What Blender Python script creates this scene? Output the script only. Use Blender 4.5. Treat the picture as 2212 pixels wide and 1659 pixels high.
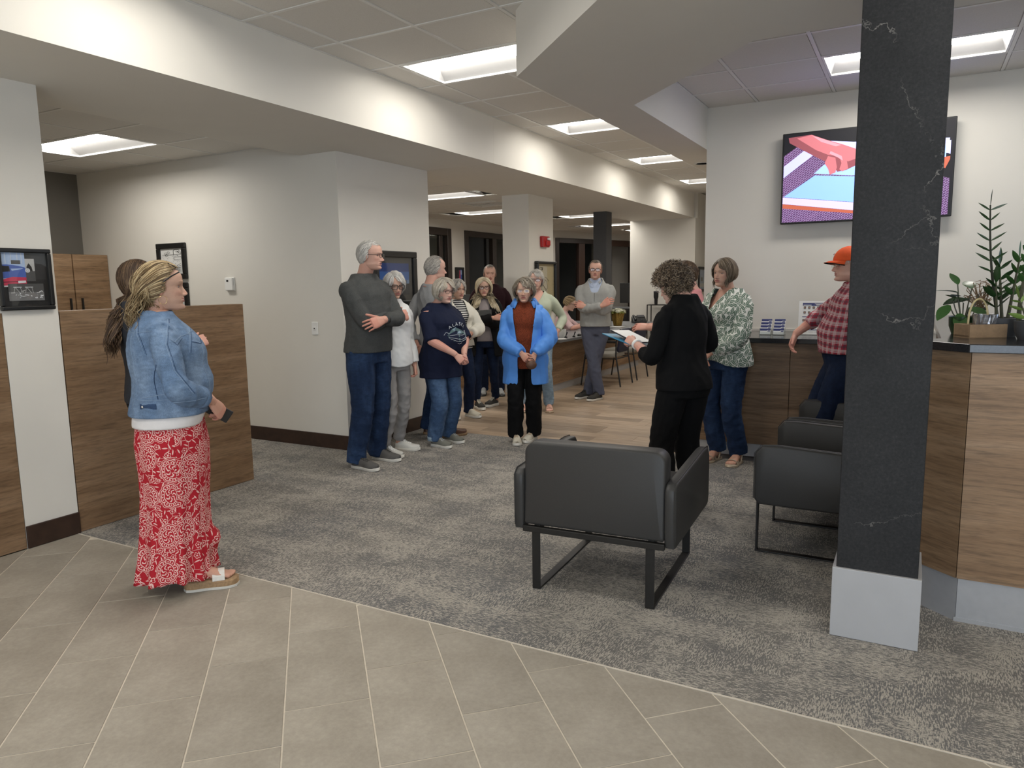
import bpy, bmesh, math, random
import numpy as np
from mathutils import Vector, Matrix, noise
from mathutils.bvhtree import BVHTree
sc = bpy.context.scene
for _o in list(bpy.data.objects):
    bpy.data.objects.remove(_o)
C = sc.collection
PI = math.pi
rnd = random.Random(7)

# ------------------------------------------------------------------ camera
def cam_axes(yaw, pitch, roll):
    cy, sy, cp, sp, cr, sr = math.cos(yaw), math.sin(yaw), math.cos(pitch), math.sin(pitch), math.cos(roll), math.sin(roll)
    f = Vector((sy*cp, cy*cp, sp)); r = Vector((cy, -sy, 0)); u = r.cross(f)
    return r*cr + u*sr, u*cr - r*sr, f
_r, _u, _f = cam_axes(-.50204, -.136295, -.0156183)
cd = bpy.data.cameras.new('camera')
cam = bpy.data.objects.new('camera', cd); C.objects.link(cam)
cd.sensor_fit = 'HORIZONTAL'; cd.sensor_width = 36.0; cd.lens = 36.0*1577.66/2212.0
cd.clip_start = .05; cd.clip_end = 100
_m = Matrix((_r, _u, -_f)).transposed().to_4x4(); _m.translation = Vector((0, 0, 1.5))
cam.matrix_world = _m
sc.camera = cam
# ------------------------------------------------------------------ light, exposure
sc.view_settings.view_transform = 'Standard'
sc.view_settings.look = 'None'
sc.view_settings.gamma = 1.0
sc.view_settings.use_curve_mapping = False
sc.view_settings.exposure = 0.8
w = bpy.data.worlds.new('World'); sc.world = w; w.use_nodes = True
w.node_tree.nodes['Background'].inputs[0].default_value = (.62, .78, 1.0, 1)
w.node_tree.nodes['Background'].inputs[1].default_value = 1.2
sc.cycles.use_denoising = True
sc.cycles.max_bounces = 8
sc.cycles.diffuse_bounces = 5
sc.cycles.glossy_bounces = 4
sc.cycles.transmission_bounces = 6
sc.cycles.transparent_max_bounces = 8
sc.cycles.sample_clamp_indirect = 6.0
LAMP = 12.0          # strength of the ceiling troffers' lenses
LAMP_COL = (1.0, .955, .88)
def day_light(name, loc, target, sx, sy, power, col):
    l = bpy.data.lights.new(name, 'AREA'); l.shape = 'RECTANGLE'; l.size = sx; l.size_y = sy; l.energy = power; l.color = col
    o = bpy.data.objects.new(name, l); C.objects.link(o); o.location = loc
    o.rotation_euler = (Vector(target)-Vector(loc)).to_track_quat('-Z', 'Y').to_euler()
    return o
day_light('daylight_entrance', (1.6, -4.3, 1.5), (1.6, 0, 1.2), 5.0, 2.4, 90, (.80, .90, 1.0))

# ------------------------------------------------------------------ materials
MATS = {}
class NT:
    """small node-tree helper"""
    def __init__(s, name, rough=.6, metal=0., spec=.5):
        s.m = bpy.data.materials.new(name); s.m.use_nodes = True
        s.t = s.m.node_tree; s.n = s.t.nodes; s.l = s.t.links
        s.b = s.n['Principled BSDF']
        s.b.inputs['Roughness'].default_value = rough
        s.b.inputs['Metallic'].default_value = metal
        s.b.inputs['Specular IOR Level'].default_value = spec
        MATS[name] = s.m
    def node(s, typ, **kw):
        n = s.n.new(typ)
        for k, v in kw.items():
            if k.startswith('_'): setattr(n, k[1:], v)
            else:
                key = k.replace('__', ' ')
                n.inputs[int(key[1:]) if key[0] == 'i' and key[1:].isdigit() else key].default_value = v
        return n
    def link(s, a, b, ai=0, bi=0):
        s.l.new(a.outputs[ai], b.inputs[bi])
    def coord(s, kind='Object', scale=(1, 1, 1), rot=(0, 0, 0), loc=(0, 0, 0)):
        tc = s.node('ShaderNodeTexCoord'); mp = s.node('ShaderNodeMapping')
        mp.inputs['Scale'].default_value = scale; mp.inputs['Rotation'].default_value = rot; mp.inputs['Location'].default_value = loc
        s.link(tc, mp, kind, 0); return mp
    def noise(s, co, scale, detail=3, rough=.55, dist=0.):
        n = s.node('ShaderNodeTexNoise', Scale=scale, Detail=detail, Roughness=rough, Distortion=dist)
        if co is not None: s.link(co, n, 0, 'Vector')
        return n
    def ramp(s, src, stops, out='Fac', interp='LINEAR'):
        r = s.node('ShaderNodeValToRGB'); r.color_ramp.interpolation = interp
        el = r.color_ramp.elements
        while len(el) > 1: el.remove(el[-1])
        el[0].position = stops[0][0]; el[0].color = c4(stops[0][1])
        for p, c in stops[1:]:
            e = el.new(p); e.color = c4(c)
        s.l.new(src.outputs[out] if out in src.outputs else src.outputs[0], r.inputs[0]); return r
    def mix(s, fac, a, b, mode='MIX'):
        n = s.node('ShaderNodeMix', _data_type='RGBA', _blend_type=mode)
        for i, v in ((0, fac), (6, a), (7, b)):
            if hasattr(v, 'outputs'):
                o = v.outputs[2] if v.bl_idname == 'ShaderNodeMix' else v.outputs[0]
                s.l.new(o, n.inputs[i])
            elif i == 0: n.inputs[0].default_value = v
            else: n.inputs[i].default_value = c4(v)
        return n
    def math(s, op, a, b=None, c=None):
        n = s.node('ShaderNodeMath', _operation=op)
        for i, v in enumerate((a, b, c)):
            if v is None: continue
            if isinstance(v, tuple): s.l.new(v[0].outputs[v[1]], n.inputs[i])
            elif hasattr(v, 'outputs'): s.l.new(v.outputs[0], n.inputs[i])
            else: n.inputs[i].default_value = v
        return n
    def color(s, src):
        s.l.new(src.outputs[2] if src.bl_idname == 'ShaderNodeMix' else src.outputs[0], s.b.inputs['Base Color'])
    def bump(s, src, strength=.2, dist=.002, out=0):
        b = s.node('ShaderNodeBump', Strength=strength, Distance=dist)
        s.l.new(src.outputs[out], b.inputs['Height']); s.l.new(b.outputs[0], s.b.inputs['Normal'])
def c4(c):
    if not hasattr(c, '__len__'): return (c, c, c, 1)
    return tuple(c) if len(c) == 4 else (c[0], c[1], c[2], 1)
def plain(name, col, rough=.6, metal=0., spec=.5, var=.06, scale=40., bump=0.):
    n = NT(name, rough, metal, spec)
    co = n.coord(); t = n.noise(co, scale)
    a = tuple(v*(1-var) for v in col); b = tuple(min(1, v*(1+var)) for v in col)
    n.color(n.ramp(t, [(.3, a), (.7, b)]))
    if bump: n.bump(t, bump, .001)
    return n.m
def emit(name, col, strength):
    n = NT(name); n.b.inputs['Base Color'].default_value = c4(col)
    n.b.inputs['Emission Color'].default_value = c4(col); n.b.inputs['Emission Strength'].default_value = strength
    return n.m
def thin_glass(name, tint=(.95, .96, .96), refl=.06, rough=.02):
    n = NT(name); n.n.remove(n.b); out = n.n['Material Output']; tr = n.node('ShaderNodeBsdfTransparent', Color=c4(tint)); gl = n.node('ShaderNodeBsdfGlossy', Roughness=rough)
    lw = n.node('ShaderNodeLayerWeight'); mx = n.node('ShaderNodeMixShader'); k = n.math('ADD', n.math('MULTIPLY', n.math('POWER', (lw, 1), 5.), .85), refl); n.l.new(k.outputs[0], mx.inputs[0]); n.l.new(tr.outputs[0], mx.inputs[1]); n.l.new(gl.outputs[0], mx.inputs[2]); n.l.new(mx.outputs[0], out.inputs[0])
    return n.m
def glass(name, tint=(.9, .93, .92)):
    n = NT(name, .02); n.b.inputs['Transmission Weight'].default_value = 1.0
    n.b.inputs['Base Color'].default_value = c4(tint); n.b.inputs['IOR'].default_value = 1.35
    return n.m

plain('wall_paint', (.70, .675, .62), .75, var=.012, scale=3, bump=.02)
plain('accent_paint', (.17, .16, .14), .8, var=.03, scale=3)
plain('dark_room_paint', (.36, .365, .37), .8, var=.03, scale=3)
n = NT('ceiling_panel', .9, spec=.2)
co = n.coord(); t = n.noise(co, 260, 4, .7); t2 = n.noise(co, 1.3, 2)
n.color(n.mix(n.ramp(t2, [(.3, .0), (.7, .5)]), n.ramp(t, [(.3, (.60, .58, .545)), (.5, (.70, .68, .64)), (.7, (.74, .72, .68))]), (.68, .66, .62)))
n.bump(t, .25, .002)
plain('grid_metal', (.74, .73, .70), .45, .0, var=.01)
plain('reflector_metal', (.46, .46, .46), .5, var=.01)
plain('white_metal', (.80, .80, .79), .4, var=.01)
emit('lamp_lens', LAMP_COL, LAMP)
plain('dark_baseboard', (.038, .019, .012), .45, var=.25, scale=14)
def wood(name, cols, scale=1., rot=(0, 0, 0), rough=.5, axis='x', spec=.4):
    n = NT(name, rough, spec=spec)
    k = {'x': (.9, 14, 14), 'y': (14, .9, 14), 'z': (14, 14, .9), 'xy': (.9, .9, 14)}[axis]
    co = n.coord(scale=tuple(scale*v for v in k), rot=rot)
    big = n.noise(co, .8, 3, .6, .6); fine = n.noise(co, 5.5, 5, .7, .25); finest = n.noise(co, 22, 2, .6)
    c = n.ramp(big, [(.28, cols[0]), (.46, cols[1]), (.58, cols[2]), (.74, cols[3])])
    g = n.ramp(fine, [(.32, .60), (.5, .95), (.7, 1.12)])
    g2 = n.ramp(finest, [(.3, .86), (.7, 1.06)])
    m = n.mix(1.0, n.mix(1.0, c, g, 'MULTIPLY'), g2, 'MULTIPLY')
    n.color(m); n.bump(fine, .06, .001)
    return n.m
WAL = [(.175, .103, .054), (.225, .138, .075), (.265, .168, .096), (.315, .207, .125)]
wood('walnut_laminate', WAL, 1., axis='xy')
wood('walnut_light', [tuple(v*1.2 for v in c) for c in WAL], 1., axis='xy')
n = NT('black_stone', .55, spec=.22)
co = n.coord()
d = n.noise(co, 3.2, 6, .65); dv = n.node('ShaderNodeVectorMath', _operation='SCALE'); dv.inputs['Scale'].default_value = .42
n.link(d, dv, 'Color', 0)
ad = n.node('ShaderNodeVectorMath', _operation='ADD'); n.link(co, ad, 0, 0); n.link(dv, ad, 0, 1)
v = n.node('ShaderNodeTexVoronoi', _feature='DISTANCE_TO_EDGE', Scale=1.15); n.link(ad, v, 0, 'Vector')
mask = n.ramp(n.noise(co, 1.9, 2), [(.54, 0.), (.62, 1.)])
vein = n.math('MULTIPLY', n.ramp(v, [(.0, 1.), (.0016, .8), (.0036, 0.)], 'Distance'), mask)
sp = n.ramp(n.noise(co, 85, 4, .7), [(.35, (.015, .015, .016)), (.6, (.023, .023, .024)), (.78, (.038, .038, .039))])
cl = n.ramp(n.noise(co, 3.5, 4), [(.3, .75), (.7, 1.25)])
n.color(n.mix(n.math('MULTIPLY', vein, .45), n.mix(1., sp, cl, 'MULTIPLY'), (.42, .40, .37)))
plain('brushed_aluminium', (.42, .42, .43), .38, .35, var=.03, scale=30)
plain('column_plinth', (.42, .42, .43), .5, .15, var=.02, scale=12)
plain('charcoal_paint', (.055, .056, .060), .6, var=.05)
n = NT('concrete_tile', .55, spec=.35)
oi = n.node('ShaderNodeObjectInfo'); co = n.coord('Object')
t = n.noise(co, 3.2, 6, .65, .4); t2 = n.noise(co, 46, 4, .7); sp = n.node('ShaderNodeTexVoronoi', Scale=55.); n.link(co, sp, 0, 'Vector')
c = n.ramp(t, [(.28, (.275, .244, .200)), (.5, (.330, .297, .247)), (.72, (.390, .355, .300))])
c = n.mix(1., c, n.ramp(t2, [(.3, .90), (.7, 1.08)]), 'MULTIPLY')
c = n.mix(1., c, n.ramp(oi, [(0, .93), (1, 1.07)], 'Random'), 'MULTIPLY')
spk = n.math('MULTIPLY', n.ramp(sp, [(.0, 1.), (.055, 1.), (.075, 0.)], 'Distance'), n.ramp(n.noise(co, 30, 1), [(.60, 0.), (.64, .6)]))
n.color(n.mix(spk, c, (.48, .43, .36))); n.bump(t2, .08, .001)
plain('grout', (.60, .54, .45), .8, var=.08, scale=30)
n = NT('woven_carpet', .95, spec=.1)
co = n.coord()
big = n.noise(n.coord(scale=(.8, 2.4, 1)), 1.7, 5, .7, .3); big2 = n.noise(n.coord(scale=(3.2, 1.0, 1)), 2.2, 5, .72)
fib = n.noise(n.coord(scale=(.45, 2.4, 1)), 95, 2, .5); fib2 = n.noise(n.coord(scale=(2.4, .45, 1)), 95, 2, .5)
thr = n.math('ADD', n.math('MULTIPLY', big, .6), n.math('MULTIPLY', big2, .4))
sel = n.ramp(n.noise(n.coord(scale=(1.2, 1.2, 1)), 2.3, 2), [(.46, 0.), (.54, 1.)])
f1 = n.mix(sel, fib, fib2)
f1 = n.math('ADD', n.math('MULTIPLY', (f1, 2), .72), n.math('MULTIPLY', n.noise(co, 150, 2, .6), .28))
sm = n.math('ADD', n.math('MULTIPLY', n.math('SUBTRACT', thr, .5), .58), f1)
loops = n.node('ShaderNodeTexVoronoi', Scale=190.); n.link(co, loops, 0, 'Vector')
tone = n.ramp(n.noise(n.coord(scale=(1, .5, 1)), 1.3, 2), [(.35, (.215, .204, .190)), (.65, (.185, .184, .188))])
c = n.mix(n.ramp(sm, [(.475, 0.), (.545, 1.)]), tone, (.49, .455, .40))
c = n.mix(1., c, n.ramp(loops, [(.0, 1.15), (.5, .70)], 'Distance'), 'MULTIPLY')
n.color(c); n.bump(f1, .5, .004)
n = NT('vinyl_plank', .42, spec=.4)
oi = n.node('ShaderNodeObjectInfo'); co = n.coord(scale=(.7, 9, 9)); gr = n.noise(co, 2.2, 5, .7, .5); fi = n.noise(n.coord(scale=(2, 60, 60)), 3, 3, .6)
c = n.ramp(gr, [(.27, (.22, .155, .105)), (.45, (.36, .265, .185)), (.62, (.47, .365, .265)), (.75, (.54, .43, .32))])
c = n.mix(1., c, n.ramp(fi, [(.3, .86), (.7, 1.08)]), 'MULTIPLY')
n.color(n.mix(1., c, n.ramp(oi, [(0, .72), (.5, 1.0), (1, 1.15)], 'Random'), 'MULTIPLY'))
plain('grey_leather', (.034, .033, .032), .46, var=.06, scale=180, bump=.08, spec=.4)
plain('black_metal', (.020, .019, .018), .38, .3, var=.1)
plain('black_plastic', (.012, .012, .013), .42, var=.1)
plain('black_frame', (.010, .010, .010), .35, var=.1)
plain('black_counter', (.022, .022, .024), .16, var=.25, scale=120)
plain('grey_worktop', (.115, .120, .128), .35, var=.06, scale=90)
plain('bronze_frame', (.052, .040, .034), .4, .3, var=.08)
plain('brown_frame', (.080, .046, .034), .4, .2, var=.1)
plain('white_plastic', (.80, .80, .78), .4, var=.01)
plain('white_paper', (.82, .82, .80), .7, var=.01)
plain('red_plastic', (.42, .012, .014), .35, var=.04)
plain('mat_board', (.62, .60, .55), .8, var=.02)
plain('seat_fabric', (.33, .31, .27), .85, var=.06, scale=150)
plain('navy_fabric', (.020, .022, .045), .8, var=.08, scale=150)
thin_glass('clear_glass', (.92, .94, .94), .05); thin_glass('picture_glass', (.97, .97, .97), .045); thin_glass('office_glass', (.80, .82, .82), .05)
plain('terracotta', (.35, .2, .12), .7)

# ------------------------------------------------------------------ mesh helpers
class MB:
    def __init__(s): s.v = []; s.f = []; s.mi = []; s.cur = 0
    def add(s, vs, fs):
        o = len(s.v); s.v += [tuple(p) for p in vs]
        for f in fs: s.f.append(tuple(i+o for i in f)); s.mi.append(s.cur)
        return s
    def box(s, x0, x1, y0, y1, z0, z1):
        x0, x1 = min(x0, x1), max(x0, x1); y0, y1 = min(y0, y1), max(y0, y1); z0, z1 = min(z0, z1), max(z0, z1)
        return s.add([(x0, y0, z0), (x1, y0, z0), (x1, y1, z0), (x0, y1, z0), (x0, y0, z1), (x1, y0, z1), (x1, y1, z1), (x0, y1, z1)],
              [(3, 2, 1, 0), (4, 5, 6, 7), (0, 1, 5, 4), (1, 2, 6, 5), (2, 3, 7, 6), (3, 0, 4, 7)])
    def prism(s, pts, z0, z1):
        """extrude a CCW polygon (xy) from z0 to z1"""
        n = len(pts)
        a = sum(pts[i][0]*pts[(i+1) % n][1]-pts[(i+1) % n][0]*pts[i][1] for i in range(n))
        if a < 0: pts = pts[::-1]
        vs = [(p[0], p[1], z0) for p in pts]+[(p[0], p[1], z1) for p in pts]
        fs = [tuple(range(n-1, -1, -1)), tuple(range(n, 2*n))]+[(i, (i+1) % n, n+(i+1) % n, n+i) for i in range(n)]
        return s.add(vs, fs)
    def extr(s, pts, axis, a0, a1):
        """extrude a 2-D polygon along x (pts=(y,z)) or y (pts=(x,z))"""
        n = len(pts)
        mk = (lambda p, a: (a, p[0], p[1])) if axis == 'x' else (lambda p, a: (p[0], a, p[1]))
        vs = [mk(p, a0) for p in pts]+[mk(p, a1) for p in pts]
        fs = [tuple(range(n-1, -1, -1)), tuple(range(n, 2*n))]+[(i, (i+1) % n, n+(i+1) % n, n+i) for i in range(n)]
        return s.add(vs, fs)
    def tube(s, pts, r, seg=8, cap=True, up=None):
        V, F = tube_vf(pts, r, seg, cap); return s.add(V, F)
    def lathe(s, prof, seg=20, c=(0, 0, 0)):
        """prof: (r,z) list"""
        n = len(prof); vs = []
        for r, z in prof:
            for k in range(seg):
                a = 2*PI*k/seg; vs.append((c[0]+r*math.cos(a), c[1]+r*math.sin(a), c[2]+z))
        fs = [(i*seg+k, i*seg+(k+1) % seg, (i+1)*seg+(k+1) % seg, (i+1)*seg+k) for i in range(n-1) for k in range(seg)]
        fs += [tuple(range(seg-1, -1, -1)), tuple((n-1)*seg+k for k in range(seg))]
        return s.add(vs, fs)
    def ball(s, c, r, seg=12, ring=8):
        r = r if hasattr(r, '__len__') else (r, r, r); vs = []
        for i in range(1, ring):
            t = PI*i/ring
            for k in range(seg):
                a = 2*PI*k/seg; vs.append((c[0]+r[0]*math.sin(t)*math.cos(a), c[1]+r[1]*math.sin(t)*math.sin(a), c[2]-r[2]*math.cos(t)))
        b = len(vs); vs += [(c[0], c[1], c[2]-r[2]), (c[0], c[1], c[2]+r[2])]
        fs = [(i*seg+k, i*seg+(k+1) % seg, (i+1)*seg+(k+1) % seg, (i+1)*seg+k) for i in range(ring-2) for k in range(seg)]
        fs += [(b, (k+1) % seg, k) for k in range(seg)]+[(b+1, (ring-2)*seg+k, (ring-2)*seg+(k+1) % seg) for k in range(seg)]
        return s.add(vs, fs)
    def build(s, name, mat, parent=None, bevel=0., smooth=False, seg=2, kind=None, angle=40):
        me = bpy.data.meshes.new(name)
        me.from_pydata(s.v, [], s.f)
        mats = mat if isinstance(mat, (list, tuple)) else [mat]
        for m in mats: me.materials.append(MATS[m] if isinstance(m, str) else m)
        if len(mats) > 1: me.polygons.foreach_set('material_index', s.mi)
        if bevel > 0 or True:
            bm = bmesh.new(); bm.from_mesh(me)
            bmesh.ops.recalc_face_normals(bm, faces=bm.faces)
            if bevel > 0:
                es = [e for e in bm.edges if len(e.link_faces) == 2 and e.calc_face_angle(0) > math.radians(30)]
                bmesh.ops.bevel(bm, geom=es, offset=bevel, segments=seg, profile=.5, affect='EDGES', clamp_overlap=True)
            bm.to_mesh(me); bm.free()
        if smooth:
            me.polygons.foreach_set('use_smooth', [True]*len(me.polygons))
            try: me.set_sharp_from_angle(angle=math.radians(angle))
            except Exception: pass
        me.update()
        o = bpy.data.objects.new(name, me); C.objects.link(o)
        if parent is not None: o.parent = parent
        if kind: o['kind'] = kind
        return o
def tube_vf(pts, r, seg=8, cap=True, up=None):
    P = [Vector(p) for p in pts]; n = len(P)
    R = r if hasattr(r, '__len__') else [r]*n
    vs = []; ref = None
    for i in range(n):
        t = (P[min(i+1, n-1)]-P[max(i-1, 0)])
        t = t.normalized() if t.length > 1e-9 else Vector((0, 0, 1))
        if ref is None:
            a = Vector(up) if up else (Vector((1, 0, 0)) if abs(t.x) < .8 else Vector((0, 1, 0)))
            ref = (a-t*a.dot(t)).normalized()
        else:
            ref = ref-t*ref.dot(t)
            ref = ref.normalized() if ref.length > 1e-6 else t.orthogonal().normalized()
        b = t.cross(ref); rr = R[i] if hasattr(R[i], '__len__') else (R[i], R[i])
        for k in range(seg):
            a = 2*PI*k/seg; vs.append(tuple(P[i]+ref*(rr[0]*math.cos(a))+b*(rr[1]*math.sin(a))))
    fs = [(i*seg+k, i*seg+(k+1) % seg, (i+1)*seg+(k+1) % seg, (i+1)*seg+k) for i in range(n-1) for k in range(seg)]
    if cap: fs += [tuple(range(seg-1, -1, -1)), tuple((n-1)*seg+k for k in range(seg))]
    return vs, fs
def tag(o, label=None, cat=None, group=None, kind=None):
    if label: o['label'] = label
    if cat: o['category'] = cat
    if group: o['group'] = group
    if kind: o['kind'] = kind
    return o
def thing(name, label, cat, loc=(0, 0, 0), rotz=0., group=None):
    o = bpy.data.objects.new(name, None); C.objects.link(o)
    o.location = loc; o.rotation_euler = (0, 0, rotz); o.empty_display_size = .1
    return tag(o, label, cat, group)
def struct(name, mb, mat, parent=None, **kw):
    o = mb.build(name, mat, parent, **kw)
    if parent is None: o['kind'] = 'structure'
    return o
def sempty(name):
    o = bpy.data.objects.new(name, None); C.objects.link(o); o['kind'] = 'structure'; return o
def share(o, name, parent, loc, rotz=0.):
    c = bpy.data.objects.new(name, o.data); C.objects.link(c); c.parent = parent; c.location = loc; c.rotation_euler = (0, 0, rotz); return c
def copy_tree(o, parent=None):
    c = o.copy(); C.objects.link(c)
    if parent is not None: c.parent = parent
    for ch in o.children: copy_tree(ch, c)
    return c
def clip_poly(poly, planes):
    """clip a 2-D polygon by half planes a*x+b*y<=c"""
    for a, b, c in planes:
        out = []
        for i in range(len(poly)):
            p, q = poly[i], poly[(i+1) % len(poly)]
            dp, dq = a*p[0]+b*p[1]-c, a*q[0]+b*q[1]-c
            if dp <= 0: out.append(p)
            if (dp < 0 < dq) or (dq < 0 < dp):
                t = dp/(dp-dq); out.append((p[0]+(q[0]-p[0])*t, p[1]+(q[1]-p[1])*t))
        poly = out
        if len(poly) < 3: return []
    return poly
# ================================================================== SETTING
BX0, BX1, BZ = -4.92, -3.69, 2.675      # long dropped beam: x range and underside
CZ, OZ, SZ = 3.11, 2.785, 2.735         # main ceiling, low ceilings, centre soffit underside
TVY = 7.2
# ---- floor
fl = sempty('floor')
MB().box(-9, 5, -5, 21, -.15, -.012).build('subfloor', 'grout', fl)
MB().prism([(-4.5, -5), (5, -5), (5, 2.535), (-4.5, 2.535)], -.012, -.0025).build('grout_bed', 'grout', fl)
# concrete-look tiles, 12 x 24 in, laid at 45 degrees in a one-third bond
ang = PI/4-.018
ux, uy = (math.cos(ang), math.sin(ang)), (-math.sin(ang), math.cos(ang))
TW, TL, JT = .3025, .61, .0030
planes = [(0, 1, 2.533), (-1, 0, 4.497), (1, 0, 4.2), (0, -1, -.2)]
for i in range(-14, 14):
    a0 = -.166+TW*i
    off = 2.56+.2035*i
    for j in range(-14, 10):
        b0 = off+TL*j
        q = [(a0+JT, b0+JT), (a0+TW-JT, b0+JT), (a0+TW-JT, b0+TL-JT), (a0+JT, b0+TL-JT)]
        q = [(a*ux[0]+b*uy[0], a*ux[1]+b*uy[1]) for a, b in q]
        q = clip_poly(q, planes)
        if len(q) < 3: continue
        ar = abs(sum(q[k][0]*q[(k+1) % len(q)][1]-q[(k+1) % len(q)][0]*q[k][1] for k in range(len(q))))/2
        if ar < .002: continue
        cx, cy = sum(p[0] for p in q)/len(q), sum(p[1] for p in q)/len(q)
        m = MB(); m.prism([(p[0]-cx, p[1]-cy) for p in q], -.011, 0)
        o = m.build('tile', 'concrete_tile', fl, bevel=.0012, seg=1); o.location = (cx, cy, rnd.uniform(-.0004, .0004))
MB().prism([(-4.5, 2.54), (4.6, 2.54), (4.6, 6.18), (-4.5, 6.18)], -.012, .002).build('carpet', 'woven_carpet', fl)
MB().prism([(-8.3, 2.56), (-4.5, 2.56), (-4.5, 5.06), (-8.3, 5.06)], -.012, .002).build('carpet', 'woven_carpet', fl)
MB().box(-4.49, 4.2, 2.5335, 2.5395, -.01, .0025).build('edge_strip', 'grout', fl)
MB().box(-8.3, 4.6, 6.175, 21, -.012, -.003).build('plank_bed', 'bronze_frame', fl)
# wood planks, running along x
y = 6.183; row = 0; far = MB()
while y < 20.5:
    x = -8.2-rnd.uniform(0, 1.2)
    while x < -1.4:
        x1 = x+1.22
        a, b = max(x, -8.2), min(x1, -1.45 if y < 7.2 else -1.80)
        if b-a > .05:
            if y < 9.6 and b > -4.45:
                m = MB().box(a-(a+b)/2+.0008, b-(a+b)/2-.0008, .0008, .1792, -.008, 0)
                o = m.build('plank', 'vinyl_plank', fl, bevel=.0008, seg=1); o.location = ((a+b)/2, y, rnd.uniform(-.0003, .0003))
            else:
                far.box(a+.0008, b-.0008, y+.0008, y+.1792, -.008, rnd.uniform(-.0003, .0003))
        x = x1
    y += .18; row += 1
far.build('plank_field', 'vinyl_plank', fl, kind='stuff')

# ---- ceilings: plenum slab, grid bars, lay-in panels
ce = sempty('ceiling')
MB().box(-9, 5, -5, 21, 3.19, 3.3).build('deck', 'ceiling_panel', ce)
def lay_ceiling(z, xs, ys, holes, near, skip=0):
    """xs, ys: grid lines.  holes: rects (x0,x1,y0,y1) taken by lamps / vents.  near(x,y): build the panel as a piece"""
    g = MB()
    for x in xs:
        cuts = sorted([(h[2], h[3]) for h in holes if h[0]+.05 < x < h[1]-.05 and h[3] > ys[0] and h[2] < ys[-1]]); a = ys[0]
        for c0, c1 in cuts+[(ys[-1], 0)]:
            if c0 > a: g.box(x-.012, x+.012, a, c0, z-.001, z+.02)
            a = c1
    for y_ in ys[skip:]: g.box(xs[0], xs[-1], y_-.0118, y_+.0118, z-.0012, z+.019)
    g.build('grid_bar', 'grid_metal', ce)
    restm = MB(); cache = {}
    for i in range(len(xs)-1):
        for j in range(len(ys)-1):
            cx, cy = (xs[i]+xs[i+1])/2, (ys[j]+ys[j+1])/2
            if any(h[0] < cx < h[1] and h[2] < cy < h[3] for h in holes): continue
            hx, hy = (xs[i+1]-xs[i])/2-.010, (ys[j+1]-ys[j])/2-.010
            if near(cx, cy):
                key = (round(hx, 3), round(hy, 3))
                if key not in cache:
                    m = MB(); m.box(-hx, hx, -hy, hy, 0, .014); m.box(-hx+.008, hx-.008, -hy+.008, hy-.008, -.006, .002)
                    cache[key] = m.build('panel', 'ceiling_panel', ce); cache[key].location = (cx, cy, z+.008)
                else: share(cache[key], 'panel', ce, (cx, cy, z+.008))
            else: restm.box(cx-hx, cx+hx, cy-hy, cy+hy, z+.002, z+.02)
    if restm.v: restm.build('panel_field', 'ceiling_panel', ce, kind='stuff')
HW = .165
def troffer(x, y, z, label, group, sx=1.22, sy=.61):
    """recessed troffer, long axis along x: frame, end caps, two reflectors, glowing lens"""
    t = thing('ceiling_light', label, 'light', (x, y, z), 0, group)
    hx, hy = sx/2-.014, sy/2-.014; f = MB()
    for a, b, c, d in ((-hx, hx, -hy, -hy+.016), (-hx, hx, hy-.016, hy), (-hx, -hx+.016, -hy+.016, hy-.016), (hx-.016, hx, -hy+.016, hy-.016)):
        f.box(a, b, c, d, -.002, .012)
    f.box(-hx, hx, -hy, hy, .086, .092)
    f.build('frame', 'white_metal', t)
    for s in (-1, 1):
        r = MB(); r.add([(-hx+.016, s*(hy-.016), .012), (hx-.016, s*(hy-.016), .012), (hx-.05, s*HW, .075), (-hx+.05, s*HW, .075)], [(0, 1, 2, 3)])
        r.build('reflector', 'reflector_metal', t)
    for s in (-1, 1): MB().add([(s*(hx-.016), -hy+.016, .012), (s*(hx-.016), hy-.016, .012), (s*(hx-.05), HW, .075), (s*(hx-.05), -HW, .075)], [(0, 1, 2, 3)]).build('end_plate', 'reflector_metal', t)
    l = MB(); nn = 8; vs = []
    for sx_ in (-1, 1):
        for k in range(nn+1):
            a = -1+2*k/nn; vs.append((sx_*(hx-.05), a*HW, .074-.026*(1-a*a)))
    l.add(vs, [(k, k+1, nn+2+k, nn+1+k) for k in range(nn)]); l.build('lens', 'lamp_lens', t, smooth=True)
    return t
main_l = [(-2.83, 4.885), (-2.83, 7.325), (-2.83, 9.765), (-2.83, 12.205), (-2.83, 2.445), (-2.83, .005), (-2.83, -2.435)]
xs = [-3.69, -3.45, -2.84, -2.23, -1.62, -1.01, -.40, .21, .82, 1.43, 2.04, 2.65, 3.26, 3.87, 4.5]
ys = [3.36+.61*k for k in range(-13, 18)]; ys[-1] = 13.82
front_l = [(.515, .005), (.515, 2.445), (2.955, 2.445), (2.955, .005)]
holes = [(x-.61, x+.61, y-.31, y+.31) for x, y in main_l+front_l]
lay_ceiling(CZ, [x for x in xs], [y for y in ys if y < 4.2], holes, lambda x, y: x < -1 and y > 2.6)
lay_ceiling(CZ, [x for x in xs if x < -1.9]+[-1.95], [y for y in ys if y > 3.9], holes, lambda x, y: y < 12, 1)
pos_words = ['third lit ceiling panel light over the carpet, behind the nearest', 'x']
tl = ['nearest large recessed ceiling light, cut by the corner of the soffit', 'second recessed light down the strip of ceiling beside the long beam',
      'third recessed light down the strip of ceiling beside the long beam', 'last recessed light of the ceiling strip, next to the screen wall']
for i, (x, y) in enumerate(main_l):
    troffer(x, y, CZ, tl[i] if i < 4 else 'recessed ceiling light behind the camera over the grey tile floor', 'recessed lights along the beam' if i < 4 else 'recessed lights over the entrance')
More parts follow.
